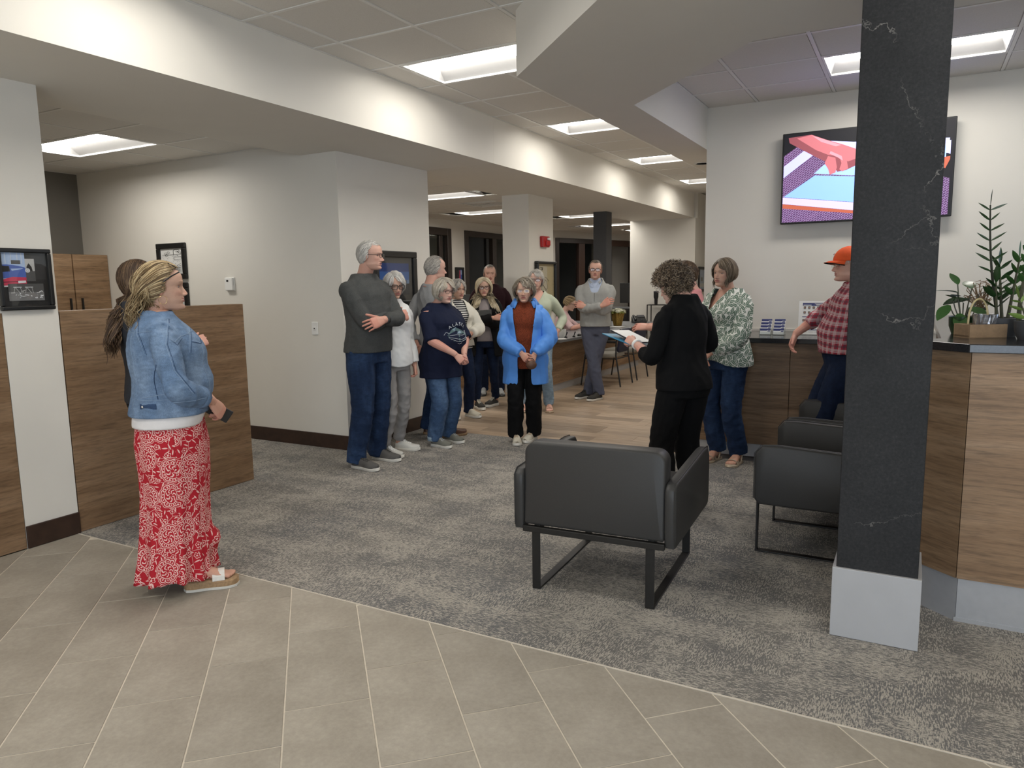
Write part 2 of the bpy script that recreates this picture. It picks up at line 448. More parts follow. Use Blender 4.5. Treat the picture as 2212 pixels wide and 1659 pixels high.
for x, y in front_l: troffer(x, y, CZ, 'recessed ceiling light behind the camera over the grey tile floor', 'recessed lights over the entrance')
# ceiling over the reception counter
rx = [-1.80, -1.345, -.70, .52, 1.74, 2.96, 4.5]; ry = [4.13, 4.20, 4.81, 5.42, 6.03, 6.64, TVY+.02]
rl = [(-.09, 6.335), (2.35, 6.335)]
lay_ceiling(CZ, rx, ry, [(x-.61, x+.61, y-.3, y+.3) for x, y in rl], lambda x, y: x < 2)
troffer(-.09, 6.335, CZ, 'recessed ceiling light above the wall screen, crossed by the dark column', 'recessed lights over the counter')
troffer(2.35, 6.335, CZ, 'recessed ceiling light out of frame over the counter', 'recessed lights over the counter')
# low ceiling of the room at the left
lx = [-8.3]+[-7.81+.61*k for k in range(5)]+[-4.94]; ly = [.8+.61*k for k in range(7)]+[5.06]
ly = [3.84+.61*k for k in range(-5, 2)]+[5.06]
lay_ceiling(OZ, lx, ly, [(-7.2, -5.98, 3.84, 4.45), (-7.2, -5.98, 1.4, 2.01)], lambda x, y: y > 2.5)
troffer(-6.59, 4.145, OZ, 'recessed ceiling light in the low ceiling at the far left', 'recessed lights in the side room')
troffer(-6.59, 1.705, OZ, 'recessed ceiling light hidden behind the white wall at left', 'recessed lights in the side room')
# low ceiling of the open office
ox = [-8.3+.61*k for k in range(5)]+[-5.25, -4.94]; oy = [5.1]+[5.80+.61*k for k in range(24)]+[20.2]
off_l = [(-6.165, 9.155), (-6.775, 11.6), (-6.0+.445, 13.4), (-5.86, 15.4), (-6.165, 17.3), (-6.165, 7.0)]
fl_ = []
for x, y in [(-6.165, 9.155), (-6.775, 11.595), (-5.555, 13.425), (-6.165, 15.865), (-5.86, 18.0), (-6.165, 6.715)]: fl_.append((x, y))
lay_ceiling(OZ, ox, oy, [(x-.615, x+.615, y-.31, y+.31) for x, y in fl_]+[(-6.5, -5.8, 10.2, 10.8)], lambda x, y: y < 10)
fo = ['recessed office light seen past the end of the picture wall', 'recessed office light just left of the white pillar, beyond the ceiling vent', 'recessed office light right of the white pillar',
      'recessed office light behind the slim dark post', 'farthest recessed office light, right of the dark post', 'recessed office light hidden behind the picture wall']
for (x, y), lab in zip(fl_, fo): troffer(x, y, OZ, lab, 'recessed lights in the open office')
v = thing('ceiling_vent', 'square metal air vent in the office ceiling beside the white pillar', 'vent', (-6.165, 10.5, OZ))
MB().box(-.30, .30, -.30, .30, .03, .04).build('backing', 'black_plastic', v)
for k in range(4):
    r = .29-.065*k; m = MB()
    for a, b, c, d in ((-r, r, -r, -r+.03), (-r, r, r-.03, r), (-r, -r+.03, -r+.03, r-.03), (r-.03, r, -r+.03, r-.03)): m.box(a, b, c, d, -.004+.004*k, .02)
    m.build('louver', 'grid_metal', v)

# ---- dropped beam along the left, its upper face, centre soffit
struct('trim_1', MB().box(BX0, BX1, -5, 6.423, BZ, 3.2), 'wall_paint')
struct('trim_2', MB().box(BX0, BX1-.002, 6.428, 13.9, BZ, 3.2), 'wall_paint')
struct('trim_3', MB().box(-9, BX0, -5, 20.5, 3.0, 3.19), 'wall_paint')
sof = [(-2.17, 16), (-2.17, 4.07), (-1.25, 3.15), (4.6, 3.15), (4.6, 4.13), (-.80, 4.13), (-1.80, 5.13), (-1.80, 16)]
struct('trim_4', MB().prism(sof, SZ, 3.2), 'wall_paint')
# ---- walls
wp = 'wall_paint'
struct('wall_left', MB().box(-4.72, -4.5, 2.245, 2.555, .0, BZ), wp)
struct('wall_left_front', MB().box(-4.72, -4.5, -5, 2.245, 1.38, BZ).box(-4.72, -4.56, -5, 2.245, 0, 1.38), wp)
struct('wall_side_room', MB().box(-8.3, -4.50, 5.06, 5.18, 0, 2.8), wp)
struct('wall_picture', MB().box(-4.72, -4.50, 5.18, 6.44, 0, BZ), wp)
struct('wall_side_back', MB().box(-8.45, -8.3, -1, 5.18, 0, 3), 'accent_paint')
struct('wall_side_front', MB().box(-8.3, -4.72, -1, -.85, 0, 3), wp)
struct('wall_screen', MB().box(-1.80, 4.6, TVY, TVY+.15, 0, 3.15), wp)
struct('wall_screen_return', MB().box(-1.80, -1.65, TVY+.15, 16, 0, 3.15), wp)
struct('wall_right', MB().box(4.5, 4.65, -5, 4.4, 0, 3.2).box(4.5, 4.65, 6.9, 7.4, 0, 3.2).box(4.5, 4.65, 4.4, 6.9, 2.4, 3.2).box(4.5, 4.65, 4.4, 6.9, 0, .9), wp)
struct('wall_rear', MB().box(-4.72, -1.2, -4.7, -4.55, 0, 3.2).box(4.2, 4.65, -4.7, -4.55, 0, 3.2).box(-1.2, 4.2, -4.7, -4.55, 2.7, 3.2), wp)
struct('wall_far', MB().box(-4.94, -3.66, 13.9, 14.05, 0, BZ).box(-3.81, -3.66, 14.05, 16.5, 0, 3.15).box(-3.66, -1.65, 16, 16.15, 0, 3.15), wp)
struct('wall_pillar', MB().box(-4.94, -4.54, 8.80, 9.55, 0, BZ), wp)
struct('wall_far_office', MB().box(-8.4, -3.66, 20.3, 20.45, 0, 3), wp)
# office window wall: x = -8.3 up to y = 15.6, then slanting to (-6.8, 20)
def panes_wall():
    W = 2.62
    m = MB()
    m.box(-8.42, -8.3, 5.18, 10.6, 0, 2.8); m.box(-8.42, -8.3, 10.6, 12.63, W, 2.8); m.box(-8.42, -8.3, 12.63, 13.15, 0, 2.8)
    m.box(-8.42, -8.3, 13.15, 15.6, W, 2.8)
    L = math.hypot(1.5, 4.4); ux_, uy_ = 1.5/L, 4.4/L
    def P(s, d, z): return (-8.3+ux_*s-uy_*d, 15.6+uy_*s+ux_*d, z)
    def slab(s0, s1, z0, z1):
        vs = [P(s0, 0, z0), P(s1, 0, z0), P(s1, .12, z0), P(s0, .12, z0), P(s0, 0, z1), P(s1, 0, z1), P(s1, .12, z1), P(s0, .12, z1)]
        m.add(vs, [(3, 2, 1, 0), (4, 5, 6, 7), (0, 1, 5, 4), (1, 2, 6, 5), (2, 3, 7, 6), (3, 0, 4, 7)])
    slab(0, 1.22, 0, 2.8); slab(1.22, 4.35, W, 2.8); slab(4.35, 4.9, 0, 2.8)
    struct('wall_office', m, wp)
    return P
PW = panes_wall()
def frame_piece(parent, P, s0, s1, z0, z1, d0=-.025, d1=.10, mat='bronze_frame', name='frame'):
    m = MB(); vs = [P(s0, d0, z0), P(s1, d0, z0), P(s1, d1, z0), P(s0, d1, z0), P(s0, d0, z1), P(s1, d0, z1), P(s1, d1, z1), P(s0, d1, z1)]
    m.add(vs, [(3, 2, 1, 0), (4, 5, 6, 7), (0, 1, 5, 4), (1, 2, 6, 5), (2, 3, 7, 6), (3, 0, 4, 7)])
    return m.build(name, mat, parent, bevel=.006, seg=1)
PX = lambda s, d, z: (-8.3-d, s, z)
w1 = sempty('window_1')
frame_piece(w1, PX, 12.49, 12.63, 0, 2.62, name='jamb'); frame_piece(w1, PX, 10.6, 10.72, 0, 2.62, name='jamb'); frame_piece(w1, PX, 10.72, 12.49, 2.48, 2.62, name='header')
frame_piece(w1, PX, 12.26, 12.37, 0, 2.48, d0=.02, d1=.09, name='mullion')
frame_piece(w1, PX, 10.72, 12.26, .02, 2.48, .045, .055, 'office_glass', 'pane'); frame_piece(w1, PX, 12.37, 12.49, .02, 2.48, .045, .055, 'office_glass', 'pane')
w2 = sempty('window_2')
frame_piece(w2, PX, 13.15, 13.29, 0, 2.62, name='jamb'); frame_piece(w2, PX, 15.46, 15.6, 0, 2.62, name='jamb'); frame_piece(w2, PX, 13.29, 15.46, 2.50, 2.62, name='header')
frame_piece(w2, PX, 14.10, 14.22, 0, 2.50, d0=.03, d1=.10, mat='black_plastic', name='door_edge'); frame_piece(w2, PX, 14.29, 14.46, 0, 2.50, name='mullion')
frame_piece(w2, PX, 14.46, 15.46, .02, 2.50, .045, .055, 'office_glass', 'pane')
w3 = sempty('window_3')
frame_piece(w3, PW, 1.22, 1.34, 0, 2.62, name='jamb'); frame_piece(w3, PW, 1.34, 3.35, 2.50, 2.62, name='header'); frame_piece(w3, PW, 2.07, 2.30, 0, 2.5, name='mullion', mat='brown_frame')
frame_piece(w3, PW, 1.34, 2.07, .02, 2.5, .045, .055, 'office_glass', 'pane'); frame_piece(w3, PW, 2.30, 3.25, .02, 2.5, .045, .055, 'office_glass', 'pane'); frame_piece(w3, PW, 3.25, 3.38, 0, 2.5, name='mullion')
d1 = sempty('door_1')
frame_piece(d1, PW, 3.38, 4.25, 2.46, 2.62, mat='brown_frame', name='header'); frame_piece(d1, PW, 4.22, 4.37, 0, 2.62, name='jamb')
# rooms behind the office glazing
struct('wall_room_lit', MB().box(-11.5, -11.35, 9, 12.95, 0, 2.8).box(-11.35, -8.42, 8.9, 9.05, 0, 2.8).box(-11.35, -8.42, 12.8, 12.95, 0, 2.8).box(-11.5, -8.42, 9, 12.95, 2.8, 2.9).box(-11.5, -8.42, 9, 12.95, -.1, 0), wp)
troffer(-10.0, 11.4, 2.79, 'recessed light of the small office behind the left glass wall', 'recessed lights in the open office')
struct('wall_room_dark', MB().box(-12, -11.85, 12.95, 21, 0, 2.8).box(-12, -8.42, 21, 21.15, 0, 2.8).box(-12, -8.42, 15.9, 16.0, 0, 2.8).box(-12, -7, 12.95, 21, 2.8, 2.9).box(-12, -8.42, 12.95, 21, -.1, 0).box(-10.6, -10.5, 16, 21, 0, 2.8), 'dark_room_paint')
# ---- baseboards
db = 'dark_baseboard'
struct('baseboard_left', MB().box(-4.5, -4.486, 2.245, 2.556, .002, .135), db, bevel=.003)
struct('baseboard_side_room', MB().box(-8.3, -4.486, 5.046, 5.06, .002, .135), db, bevel=.003)
struct('baseboard_picture', MB().box(-4.5, -4.486, 5.05, 6.444, .002, .135), db, bevel=.003)
struct('baseboard_pillar', MB().box(-4.54, -4.526, 8.79, 9.56, 0, .135), db, bevel=.003)
struct('baseboard_far', MB().box(-4.94, -3.646, 13.886, 13.9, 0, .135).box(-3.66, -3.646, 13.9, 16, 0, .135), db, bevel=.003)
# entrance glazing behind the camera and the window in the right wall
w4 = sempty('window_4')
for x in (-1.2, .12, 1.44, 2.76, 4.1): MB().box(x, x+.1, -4.68, -4.58, 0, 2.7).build('mullion', 'bronze_frame', w4)
MB().box(-1.2, 4.2, -4.68, -4.58, 2.6, 2.7).build('header', 'bronze_frame', w4)
w5 = sempty('window_5')
for y in (4.4, 5.6, 6.8): MB().box(4.52, 4.62, y, y+.1, .9, 2.4).build('mullion', 'bronze_frame', w5)
MB().box(4.50, 4.62, 4.4, 6.9, .86, .9).build('sill', 'bronze_frame', w5)
# ---- columns
cst = sempty('wall_column')
MB().box(-.228, .073, 3.222, 3.545, .0, 3.2).build('stone_cladding', 'black_stone', cst, bevel=.003)
MB().box(-.242, .087, 3.208, 3.56, .003, .303).build('plinth', 'column_plinth', cst, bevel=.002)
struct('trim_5', MB().box(-4.81, -4.575, 11.70, 11.95, 0, BZ), 'charcoal_paint', bevel=.004)

# added unseen shell around the rooms: blocks stray sky light except at the glazing
struct('light_block_left', MB().box(-13.2, -13, -5, 22, -.2, 3.4), 'dark_room_paint'); struct('light_block_far', MB().box(-13, 5.2, 21.8, 22, -.2, 3.4), 'dark_room_paint')
struct('light_block_right', MB().box(5, 5.2, 7.4, 22, -.2, 3.4).box(4.65, 5.2, 7.38, 7.45, -.2, 3.4), 'dark_room_paint'); struct('light_block_top', MB().box(-13.2, 5.2, -5, 22, 3.4, 3.5), 'dark_room_paint'); struct('light_block_rear', MB().box(-13, -4.5, -5, -4.9, -.2, 3.4).box(-4.5, 5.2, -4.9, -4.55, 3.1, 3.4).box(4.65, 5.2, -5, -4.9, -.2, 3.4).box(-13, 5.2, -5, 22, -.25, -.2), 'dark_room_paint')
# ================================================================== FURNITURE
# ---- wood partitions at left
t = thing('partition_panel', 'long low walnut partition with a flat top behind the woman in denim', 'partition', (-4.5, 3.25, 0))
MB().box(-.11, .0, -.687, .69, .004, 1.38).build('panel', 'walnut_laminate', t, bevel=.002)
MB().box(-.10, -.01, -.66, .66, 0, .004).build('base', 'black_plastic', t)
t = thing('partition_panel', 'walnut panel cut by the left edge of the picture', 'partition', (-4.5, 1.2, 0))
MB().box(-.055, .002, -2.4, 1.042, .004, 1.38).build('panel', 'walnut_laminate', t, bevel=.002)
MB().box(-.05, -.008, -2.3, 1.0, 0, .004).build('base', 'black_plastic', t)
# ---- wall cabinet in the side room
t = thing('wall_cabinet', 'walnut wall cabinet with two doors and black bar handles, left corner room', 'cabinet', (-8.3, 4.66, 0))
MB().box(0, .42, -.40, .395, .1, 1.885).build('body', 'walnut_light', t)
MB().box(0.001, .36, -.38, .38, 0, .1).build('plinth', 'black_plastic', t)
for a, b, hy in ((-.40, -.005, -.06), (.005, .395, .065)):
    d = MB().box(.421, .441, a+.002, b-.002, .102, 1.883).build('door', 'walnut_light', t, bevel=.0015)
    MB().box(.441, .468, hy-.006, hy+.006, 1.16, 1.42).build('handle', 'black_metal', d)
# ---- reception counter
t = thing('reception_counter', 'walnut reception counter with a glossy black worktop and pale metal kick plate', 'counter', (0, 0, 0))
wl = 'walnut_laminate'
for x0, x1 in ((-1.80, -.868), (-.864, .068), (.072, .17)):
    MB().box(x0, x1, 6.33, 6.36, .115, .985).build('front_panel', wl, t, bevel=.001)
MB().box(-1.80, .17, 6.36, 6.39, .11, .985).box(-1.80, -1.77, 6.39, 7.2, .11, .985).build('carcass', 'black_plastic', t)
MB().box(-1.79, .17, 6.345, 6.36, .002, .113).build('kick_plate', 'brushed_aluminium', t)
MB().box(-1.82, .19, 6.25, 7.198, .985, 1.025).build('worktop', 'black_counter', t, bevel=.004)
MB().box(-1.80, .19, 7.186, 7.199, 1.025, 1.045).build('upstand', 'mat_board', t)
cp = [(.22, 3.58), (.19, 3.607), (.06, 3.724), (.16, 3.83), (.16, 6.25)]
# right run: front face, chamfer, side
MB().prism([(.225, 3.58), (4.4, 3.58), (4.4, 3.61), (.232, 3.61)], .20, 1.187).build('front_panel', 'walnut_light', t, bevel=.001)
MB().prism([(.222, 3.581), (.06, 3.724), (.075, 3.742), (.230, 3.608)], .20, 1.187).build('front_panel', wl, t, bevel=.001)
MB().prism([(.058, 3.728), (.058, 3.76), (.16, 3.86), (.18, 3.85), (.08, 3.75)], .20, 1.187).build('front_panel', wl, t)
MB().box(.16, .18, 3.86, 6.25, .20, 1.187).build('front_panel', wl, t)
MB().prism([(.232, 3.592), (4.4, 3.592), (4.4, 3.61), (.238, 3.61)], .012, .199).prism([(.225, 3.588), (4.4, 3.588), (4.4, 3.594), (.23, 3.594)], .002, .02).build('kick_plate', 'brushed_aluminium', t)
MB().prism([(.230, 3.592), (.075, 3.728), (.085, 3.74), (.236, 3.608)], .002, .199).build('kick_plate', 'brushed_aluminium', t)
MB().box(.175, .19, 3.85, 6.25, .002, .2).build('kick_plate', 'brushed_aluminium', t)
MB().prism([(.212, 3.553), (4.4, 3.553), (4.4, 4.35), (.85, 4.35), (.55, 4.65), (.55, 6.25), (.12, 6.25), (.12, 3.87), (.02, 3.765), (.02, 3.725)], 1.187, 1.223).build('worktop', 'black_counter', t, bevel=.003)
MB().box(.45, 4.4, 4.34, 4.36, .0, 1.187).build('inner_panel', wl, t)
# ---- things on the counter
def stand_group():
    t = thing('card_holder', 'clear acrylic holder with two stacks of white and navy business cards', 'card holder', (-1.065, 6.62, 1.025))
    NV = plain('navy_ink', (.035, .045, .17), .5)
    for s in (-1, 1):
        MB().box(s*.055-.048, s*.055+.048, .0, .10, .0, .004).box(s*.055-.048, s*.055+.048, .0, .003, 0, .03).box(s*.055-.048, s*.055-.045, 0, .09, 0, .06).box(s*.055+.045, s*.055+.048, 0, .09, 0, .06).build('tray', 'clear_glass', t)
        for k in range(4):
            y = .012+.022*k; z = .006+.026*k
            c = MB(); vs = [(s*.055-.044, y, z), (s*.055+.044, y, z), (s*.055+.044, y+.014, z+.05), (s*.055-.044, y+.014, z+.05)]
            c.add(vs, [(0, 1, 2, 3)]); c.add([(p[0], p[1]+.004, p[2]) for p in vs], [(3, 2, 1, 0)])
            cc = c.build('card', 'white_paper', t)
            f = lambda u, v: (s*.055-.044+.088*u, y+.014*v-.0008, z+.05*v)
            b = MB(); b.add([f(0, .62), f(.62, .62), f(.70, .74), f(1, .74), f(1, 1), f(0, 1)], [(0, 1, 2, 3, 4, 5)]); b.build('band', 'navy_ink', cc)
            b = MB(); b.add([f(.70, .48), f(.80, .48), f(.84, .66), f(.74, .66)], [(0, 1, 2, 3)]); b.add([f(.82, .48), f(.92, .48), f(.96, .66), f(.86, .66)], [(0, 1, 2, 3)]); b.build('emblem', 'navy_ink', cc)
    t = thing('sign_stand', 'white acrylic stand with a printed sheet of small portraits and navy headings', 'sign', (-.745, 6.72, 1.025))
    th = .12
    def F(u, v, d=0): return (-.125+.25*u, .03+th*v*.35-d, .004+.285*v)
    m = MB(); m.add([F(0, 0), F(1, 0), F(1, 1), F(0, 1)], [(0, 1, 2, 3)]); m.add([F(0, 0, -.004), F(1, 0, -.004), F(1, 1, -.004), F(0, 1, -.004)], [(3, 2, 1, 0)]); m.build('sheet', 'white_paper', t)
    m = MB(); m.box(-.128, .128, -.02, .11, 0, .004); m.build('foot', 'clear_glass', t)
    def bar(u0, u1, v0, v1, mat, name, d=.0012):
        q = MB(); q.add([F(u0, v0, d), F(u1, v0, d), F(u1, v1, d), F(u0, v1, d)], [(0, 1, 2, 3)]); q.build(name, mat, t)
    plain('print_grey', (.30, .30, .33), .7); plain('portrait_skin', (.45, .27, .20), .7); plain('portrait_dark', (.06, .05, .05), .7)
    bar(.12, .84, .855, .94, 'navy_ink', 'heading')
    bar(.12, .84, .52, .538, 'navy_ink', 'heading'); bar(.12, .84, .128, .146, 'navy_ink', 'heading')
    pp = MB(); pd = MB(); pt = MB(); hd = MB()
    def portrait(u, v):
        a = [F(u-.036, v-.032, .0012), F(u+.036, v-.032, .0012), F(u+.036, v+.034, .0012), F(u-.036, v+.034, .0012)]; pd.add(a, [(0, 1, 2, 3)])
        pp.add([F(u-.016, v-.018, .0016), F(u+.016, v-.018, .0016), F(u+.018, v+.02, .0016), F(u-.018, v+.02, .0016)], [(0, 1, 2, 3)])
        pt.add([F(u-.036, v-.056, .0012), F(u+.036, v-.056, .0012), F(u+.036, v-.050, .0012), F(u-.036, v-.050, .0012)], [(0, 1, 2, 3)])
    for v in (.80, .655):
        for k in range(5): portrait(.19+.143*k, v)
    for k in range(3): portrait(.17+.115*k, .42); portrait(.54+.115*k, .42)
    for k in range(3): portrait(.17+.105*k, .235)
    portrait(.555, .235); portrait(.755, .235)
    pd.build('portrait_block', 'portrait_dark', t, kind='stuff'); pp.build('portrait_face', 'portrait_skin', t, kind='stuff')
    for u0, u1, v in ((.5, .83, .905), (.14, .40, .868), (.55, .83, .875)): hd.add([F(u0, v, .0018), F(u1, v, .0018), F(u1, v+.016, .0018), F(u0, v+.016, .0018)], [(0, 1, 2, 3)])
    hd.build('heading_text', 'white_paper', t)
    for k in range(3): pt.add([F(.14+.2*k, .07, .0012), F(.30+.2*k, .07, .0012), F(.30+.2*k, .078, .0012), F(.14+.2*k, .078, .0012)], [(0, 1, 2, 3)])
    pt.build('small_print', 'print_grey', t, kind='stuff')
stand_group()
# ---- wall screen
def wall_screen():
    t = thing('television', 'large wall television showing a hand above a pale board, behind the dark column', 'television', (0, 7.10, 0))
    MB().box(-1.10, .235, 0, .05, 1.995, 2.785).build('casing', 'black_plastic', t, bevel=.006)
    MB().box(-.75, -.1, .05, .099, 2.2, 2.6).build('bracket', 'black_metal', t)
    def E(name, col, s=1.0): emit(name, col, s)
    E('screen_black', (.004, .004, .006)); E('screen_board', (.18, .32, .82)); E('screen_board_back', (.23, .36, .85)); E('screen_edge', (.40, .36, .66))
    E('screen_cloth', (.35, .36, .72)); E('screen_skin', (.36, .105, .12)); E('screen_skin_dark', (.17, .045, .055)); E('screen_skin_light', (.52, .20, .24)); E('screen_rust', (.30, .07, .04))
    n = NT('screen_weave'); co = n.coord(rot=(0, .6, 0), scale=(1, 1, 1)); ck = n.node('ShaderNodeTexBrick', Scale=26., Mortar__Size=.022)
    ck.inputs['Color1'].default_value = (.09, .03, .12, 1); ck.inputs['Color2'].default_value = (.14, .05, .16, 1); ck.inputs['Mortar'].default_value = (.62, .5, .80, 1); ck.inputs['Brick Width'].default_value = .7; ck.inputs['Row Height'].default_value = .4
    sw = n.node('ShaderNodeSeparateXYZ'); cb = n.node('ShaderNodeCombineXYZ'); n.link(co, sw); n.link(sw, cb, 0, 0); n.link(sw, cb, 2, 1); n.link(cb, ck, 0, 'Vector')
    n.l.new(ck.outputs['Color'], n.b.inputs['Emission Color']); n.b.inputs['Emission Strength'].default_value = .8; n.b.inputs['Base Color'].default_value = (.01, .01, .01, 1)
    names = ['screen_black', 'screen_weave', 'screen_cloth', 'screen_board_back', 'screen_board', 'screen_edge', 'screen_rust', 'screen_skin', 'screen_skin_dark', 'screen_skin_light']
    m = MB(); lay = [0]
    def poly(mat, pts):
        lay[0] += 1; m.cur = names.index(mat); d = -.0012-.0004*lay[0]
        m.add([(x, d, z) for x, z in pts], [tuple(range(len(pts)))])
    poly('screen_black', [(-1.085, 2.01), (.222, 2.01), (.222, 2.772), (-1.085, 2.772)])
    poly('screen_weave', [(-1.085, 2.01), (.205, 2.01), (.205, 2.30), (-.25, 2.45), (-.80, 2.60), (-.95, 2.68), (-1.085, 2.59)])
    poly('screen_cloth', [(-1.083, 2.50), (-.87, 2.66), (-.80, 2.70), (-.52, 2.66), (.19, 2.62), (.19, 2.50), (-.55, 2.56), (-.80, 2.61), (-1.083, 2.40)])
    poly('screen_board_back', [(-.83, 2.42), (-.70, 2.53), (-.20, 2.57), (.17, 2.56), (.17, 2.42), (-.52, 2.38)])
    poly('screen_board', [(-1.078, 2.235), (-.82, 2.405), (-.52, 2.372), (.15, 2.36), (.10, 2.10), (-.50, 2.155)])
    poly('screen_edge', [(-1.083, 2.232), (-.50, 2.152), (.10, 2.098), (.10, 2.03), (-.50, 2.085), (-1.083, 2.175)])
    poly('screen_rust', [(-1.083, 2.173), (-.50, 2.083), (.10, 2.028), (.10, 2.012), (-.50, 2.06), (-1.083, 2.135)])
    poly('screen_skin_dark', [(-1.05, 2.745), (-.86, 2.755), (-.74, 2.70), (-.60, 2.64), (-.50, 2.60), (-.50, 2.46), (-.57, 2.43), (-.64, 2.42), (-.68, 2.48), (-.80, 2.55), (-.93, 2.63), (-1.04, 2.70)])
    poly('screen_skin', [(-.98, 2.735), (-.86, 2.752), (-.74, 2.70), (-.60, 2.645), (-.50, 2.60), (-.49, 2.52), (-.56, 2.50), (-.63, 2.55), (-.72, 2.57), (-.82, 2.62)])
    poly('screen_skin', [(-.72, 2.56), (-.66, 2.54), (-.645, 2.46), (-.655, 2.415), (-.70, 2.40), (-.715, 2.45), (-.745, 2.50)])
    poly('screen_skin', [(-.63, 2.55), (-.57, 2.52), (-.555, 2.44), (-.60, 2.42), (-.625, 2.44), (-.61, 2.49)])
    poly('screen_skin_light', [(-.86, 2.748), (-.74, 2.697), (-.62, 2.643), (-.66, 2.635), (-.78, 2.685)])
    poly('screen_skin_light', [(-.70, 2.60), (-.61, 2.55), (-.60, 2.51), (-.64, 2.54), (-.71, 2.58)])
    poly('screen_cloth', [(.165, 2.60), (.20, 2.60), (.20, 2.49), (.165, 2.51)])
    poly('screen_rust', [(.16, 2.47), (.20, 2.475), (.20, 2.45), (.17, 2.38), (.155, 2.39)])
    ob = m.build('screen', names, t)
wall_screen()
# ---- leather sled chairs
def armchair(label, group, loc, rz):
    t = thing('lounge_chair', label, 'chair', loc, rz, group)
    L = 'grey_leather'
    b = MB(); b.extr([(-.345, .335), (.345, .335), (.345, .735), (-.345, .735)], 'y', .0, .115)
    ob = soft_slab((-.347, .347), (.005, .115), (.328, .737), .055, .012, lean=.02); ob.build('backrest', L, t, smooth=True, angle=50)
    pipe_back(t)
    s = soft_slab((-.335, .335), (.10, .76), (.33, .47), .03, .03); s.build('seat', L, t, smooth=True, angle=50)
    for sx in (-1, 1):
        a = arm_slab(sx); a.build('armrest', L, t, smooth=True, angle=50)
        x = sx*.285; w, th = .021, .005
        f = MB()
        f.box(x-w, x+w, .003, .013, .004, .305); f.box(x-w, x+w, .767, .777, .004, .31); f.box(x-w, x+w, .003, .777, .0, .010)
        f.build('sled_leg', 'black_metal', t, bevel=.0025)
    f = MB(); f.box(-.352, .352, -.006, .022, .292, .322); f.box(-.31, .31, .74, .77, .30, .325); f.box(-.30, -.27, .02, .75, .30, .325); f.box(.27, .30, .02, .75, .30, .325)
    f.build('seat_rail', 'black_metal', t, bevel=.003)
    return t
def rrect(x0, x1, z0, z1, r, n=6, rb=None):
    rb = r if rb is None else rb; pts = []
    for cx, cz, a0, rr in ((x1-r, z1-r, 0, r), (x0+r, z1-r, PI/2, r), (x0+rb, z0+rb, PI, rb), (x1-rb, z0+rb, 1.5*PI, rb)):
        for k in range(n+1):
            a = a0+PI/2*k/n; pts.append((cx+rr*math.cos(a), cz+rr*math.sin(a)))
    return pts
def soft_slab(X, Y, Z, r, edge, lean=0., rb=.012, axis='y'):
    """upholstered slab: rounded outline, pillowed edges; thickness along y"""
    o = rrect(X[0], X[1], Z[0], Z[1], r, 6, rb); n = len(o)
    cx, cz = (X[0]+X[1])/2, (Z[0]+Z[1])/2; rings = []
    prof = [(-1, .94, 0.), (0, 1-.25*edge/.1*.3, edge*.35), (0, 1., edge), (1, 1., edge), (1, 1-.25*edge/.1*.3, edge*.35), (1, .94, 0.)]
    vs = []
    def ring(ins, y):
        for p in o:
            dx, dz = p[0]-cx, p[1]-cz; hx, hz = (X[1]-X[0])/2, (Z[1]-Z[0])/2
            vs.append((cx+dx*(1-ins/hx), y+lean*((p[1]-Z[0])/(Z[1]-Z[0])), cz+dz*(1-ins/hz)))
    ring(edge*.9, Y[0]-edge*.15); ring(edge*.25, Y[0]+edge*.12); ring(0, Y[0]+edge*.6); ring(0, Y[1]-edge*.6); ring(edge*.25, Y[1]-edge*.12); ring(edge*.9, Y[1]+edge*.15)
    m = MB(); fs = [tuple(range(n-1, -1, -1))]+[(i*n+k, i*n+(k+1) % n, (i+1)*n+(k+1) % n, (i+1)*n+k) for i in range(5) for k in range(n)]+[tuple(5*n+k for k in range(n))]
    m.add(vs, fs); return m
def arm_slab(sx):
    """side arm: outline in y-z, thickness along x"""
    o = [(.0, .30), (.75, .30), (.775, .33), (.775, .58), (.74, .622), (.66, .628), (.12, .605), (.03, .600), (.0, .575)]
    q = []
    for i in range(len(o)):
        p0, p1, p2 = o[i-1], o[i], o[(i+1) % len(o)]
        q += [(p1[0]*.8+p0[0]*.2, p1[1]*.8+p0[1]*.2), p1 if False else (p1[0]*.98+(p0[0]+p2[0])*.01, p1[1]*.98+(p0[1]+p2[1])*.01), (p1[0]*.8+p2[0]*.2, p1[1]*.8+p2[1]*.2)]
    o = q; n = len(o); cy, cz = .39, .46; vs = []
    xi, xo = sx*.349, sx*.402
    for ins, x in ((.012, xi-sx*.001), (.003, xi+sx*.004), (0, xi+sx*.010), (0, xo-sx*.010), (.003, xo-sx*.004), (.012, xo+sx*.001)):
        for p in o: vs.append((x, p[0]+(cy-p[0])*ins/.38, p[1]+(cz-p[1])*ins/.16))
    m = MB(); m.add(vs, [tuple(range(n-1, -1, -1))]+[(i*n+k, i*n+(k+1) % n, (i+1)*n+(k+1) % n, (i+1)*n+k) for i in range(5) for k in range(n)]+[tuple(5*n+k for k in range(n))]); return m
def pipe_back(t):
    for y, nm in ((.012, 'piping'), (.105, 'piping')):
        o = rrect(-.344, .344, .332, .734, .055, 5, .012); o.append(o[0])
        MB().tube([(p[0], y+.02*((p[1]-.33)/.405), p[1]) for p in o], .0032, 5, cap=False).build(nm, 'grey_leather', t, smooth=True)
    for sx in (-1, 1):
        pts = [(sx*.394, y, z) for y, z in ((.0, .32), (-.001, .575), (.03, .603), (.12, .608), (.66, .631), (.745, .625), (.778, .58), (.778, .33))]
        MB().tube(pts, .0026, 5).build('piping', 'grey_leather', t, smooth=True)
armchair('nearest dark grey leather lounge chair, its back to the camera', None, (-1.283, 3.085, 0), math.radians(3))
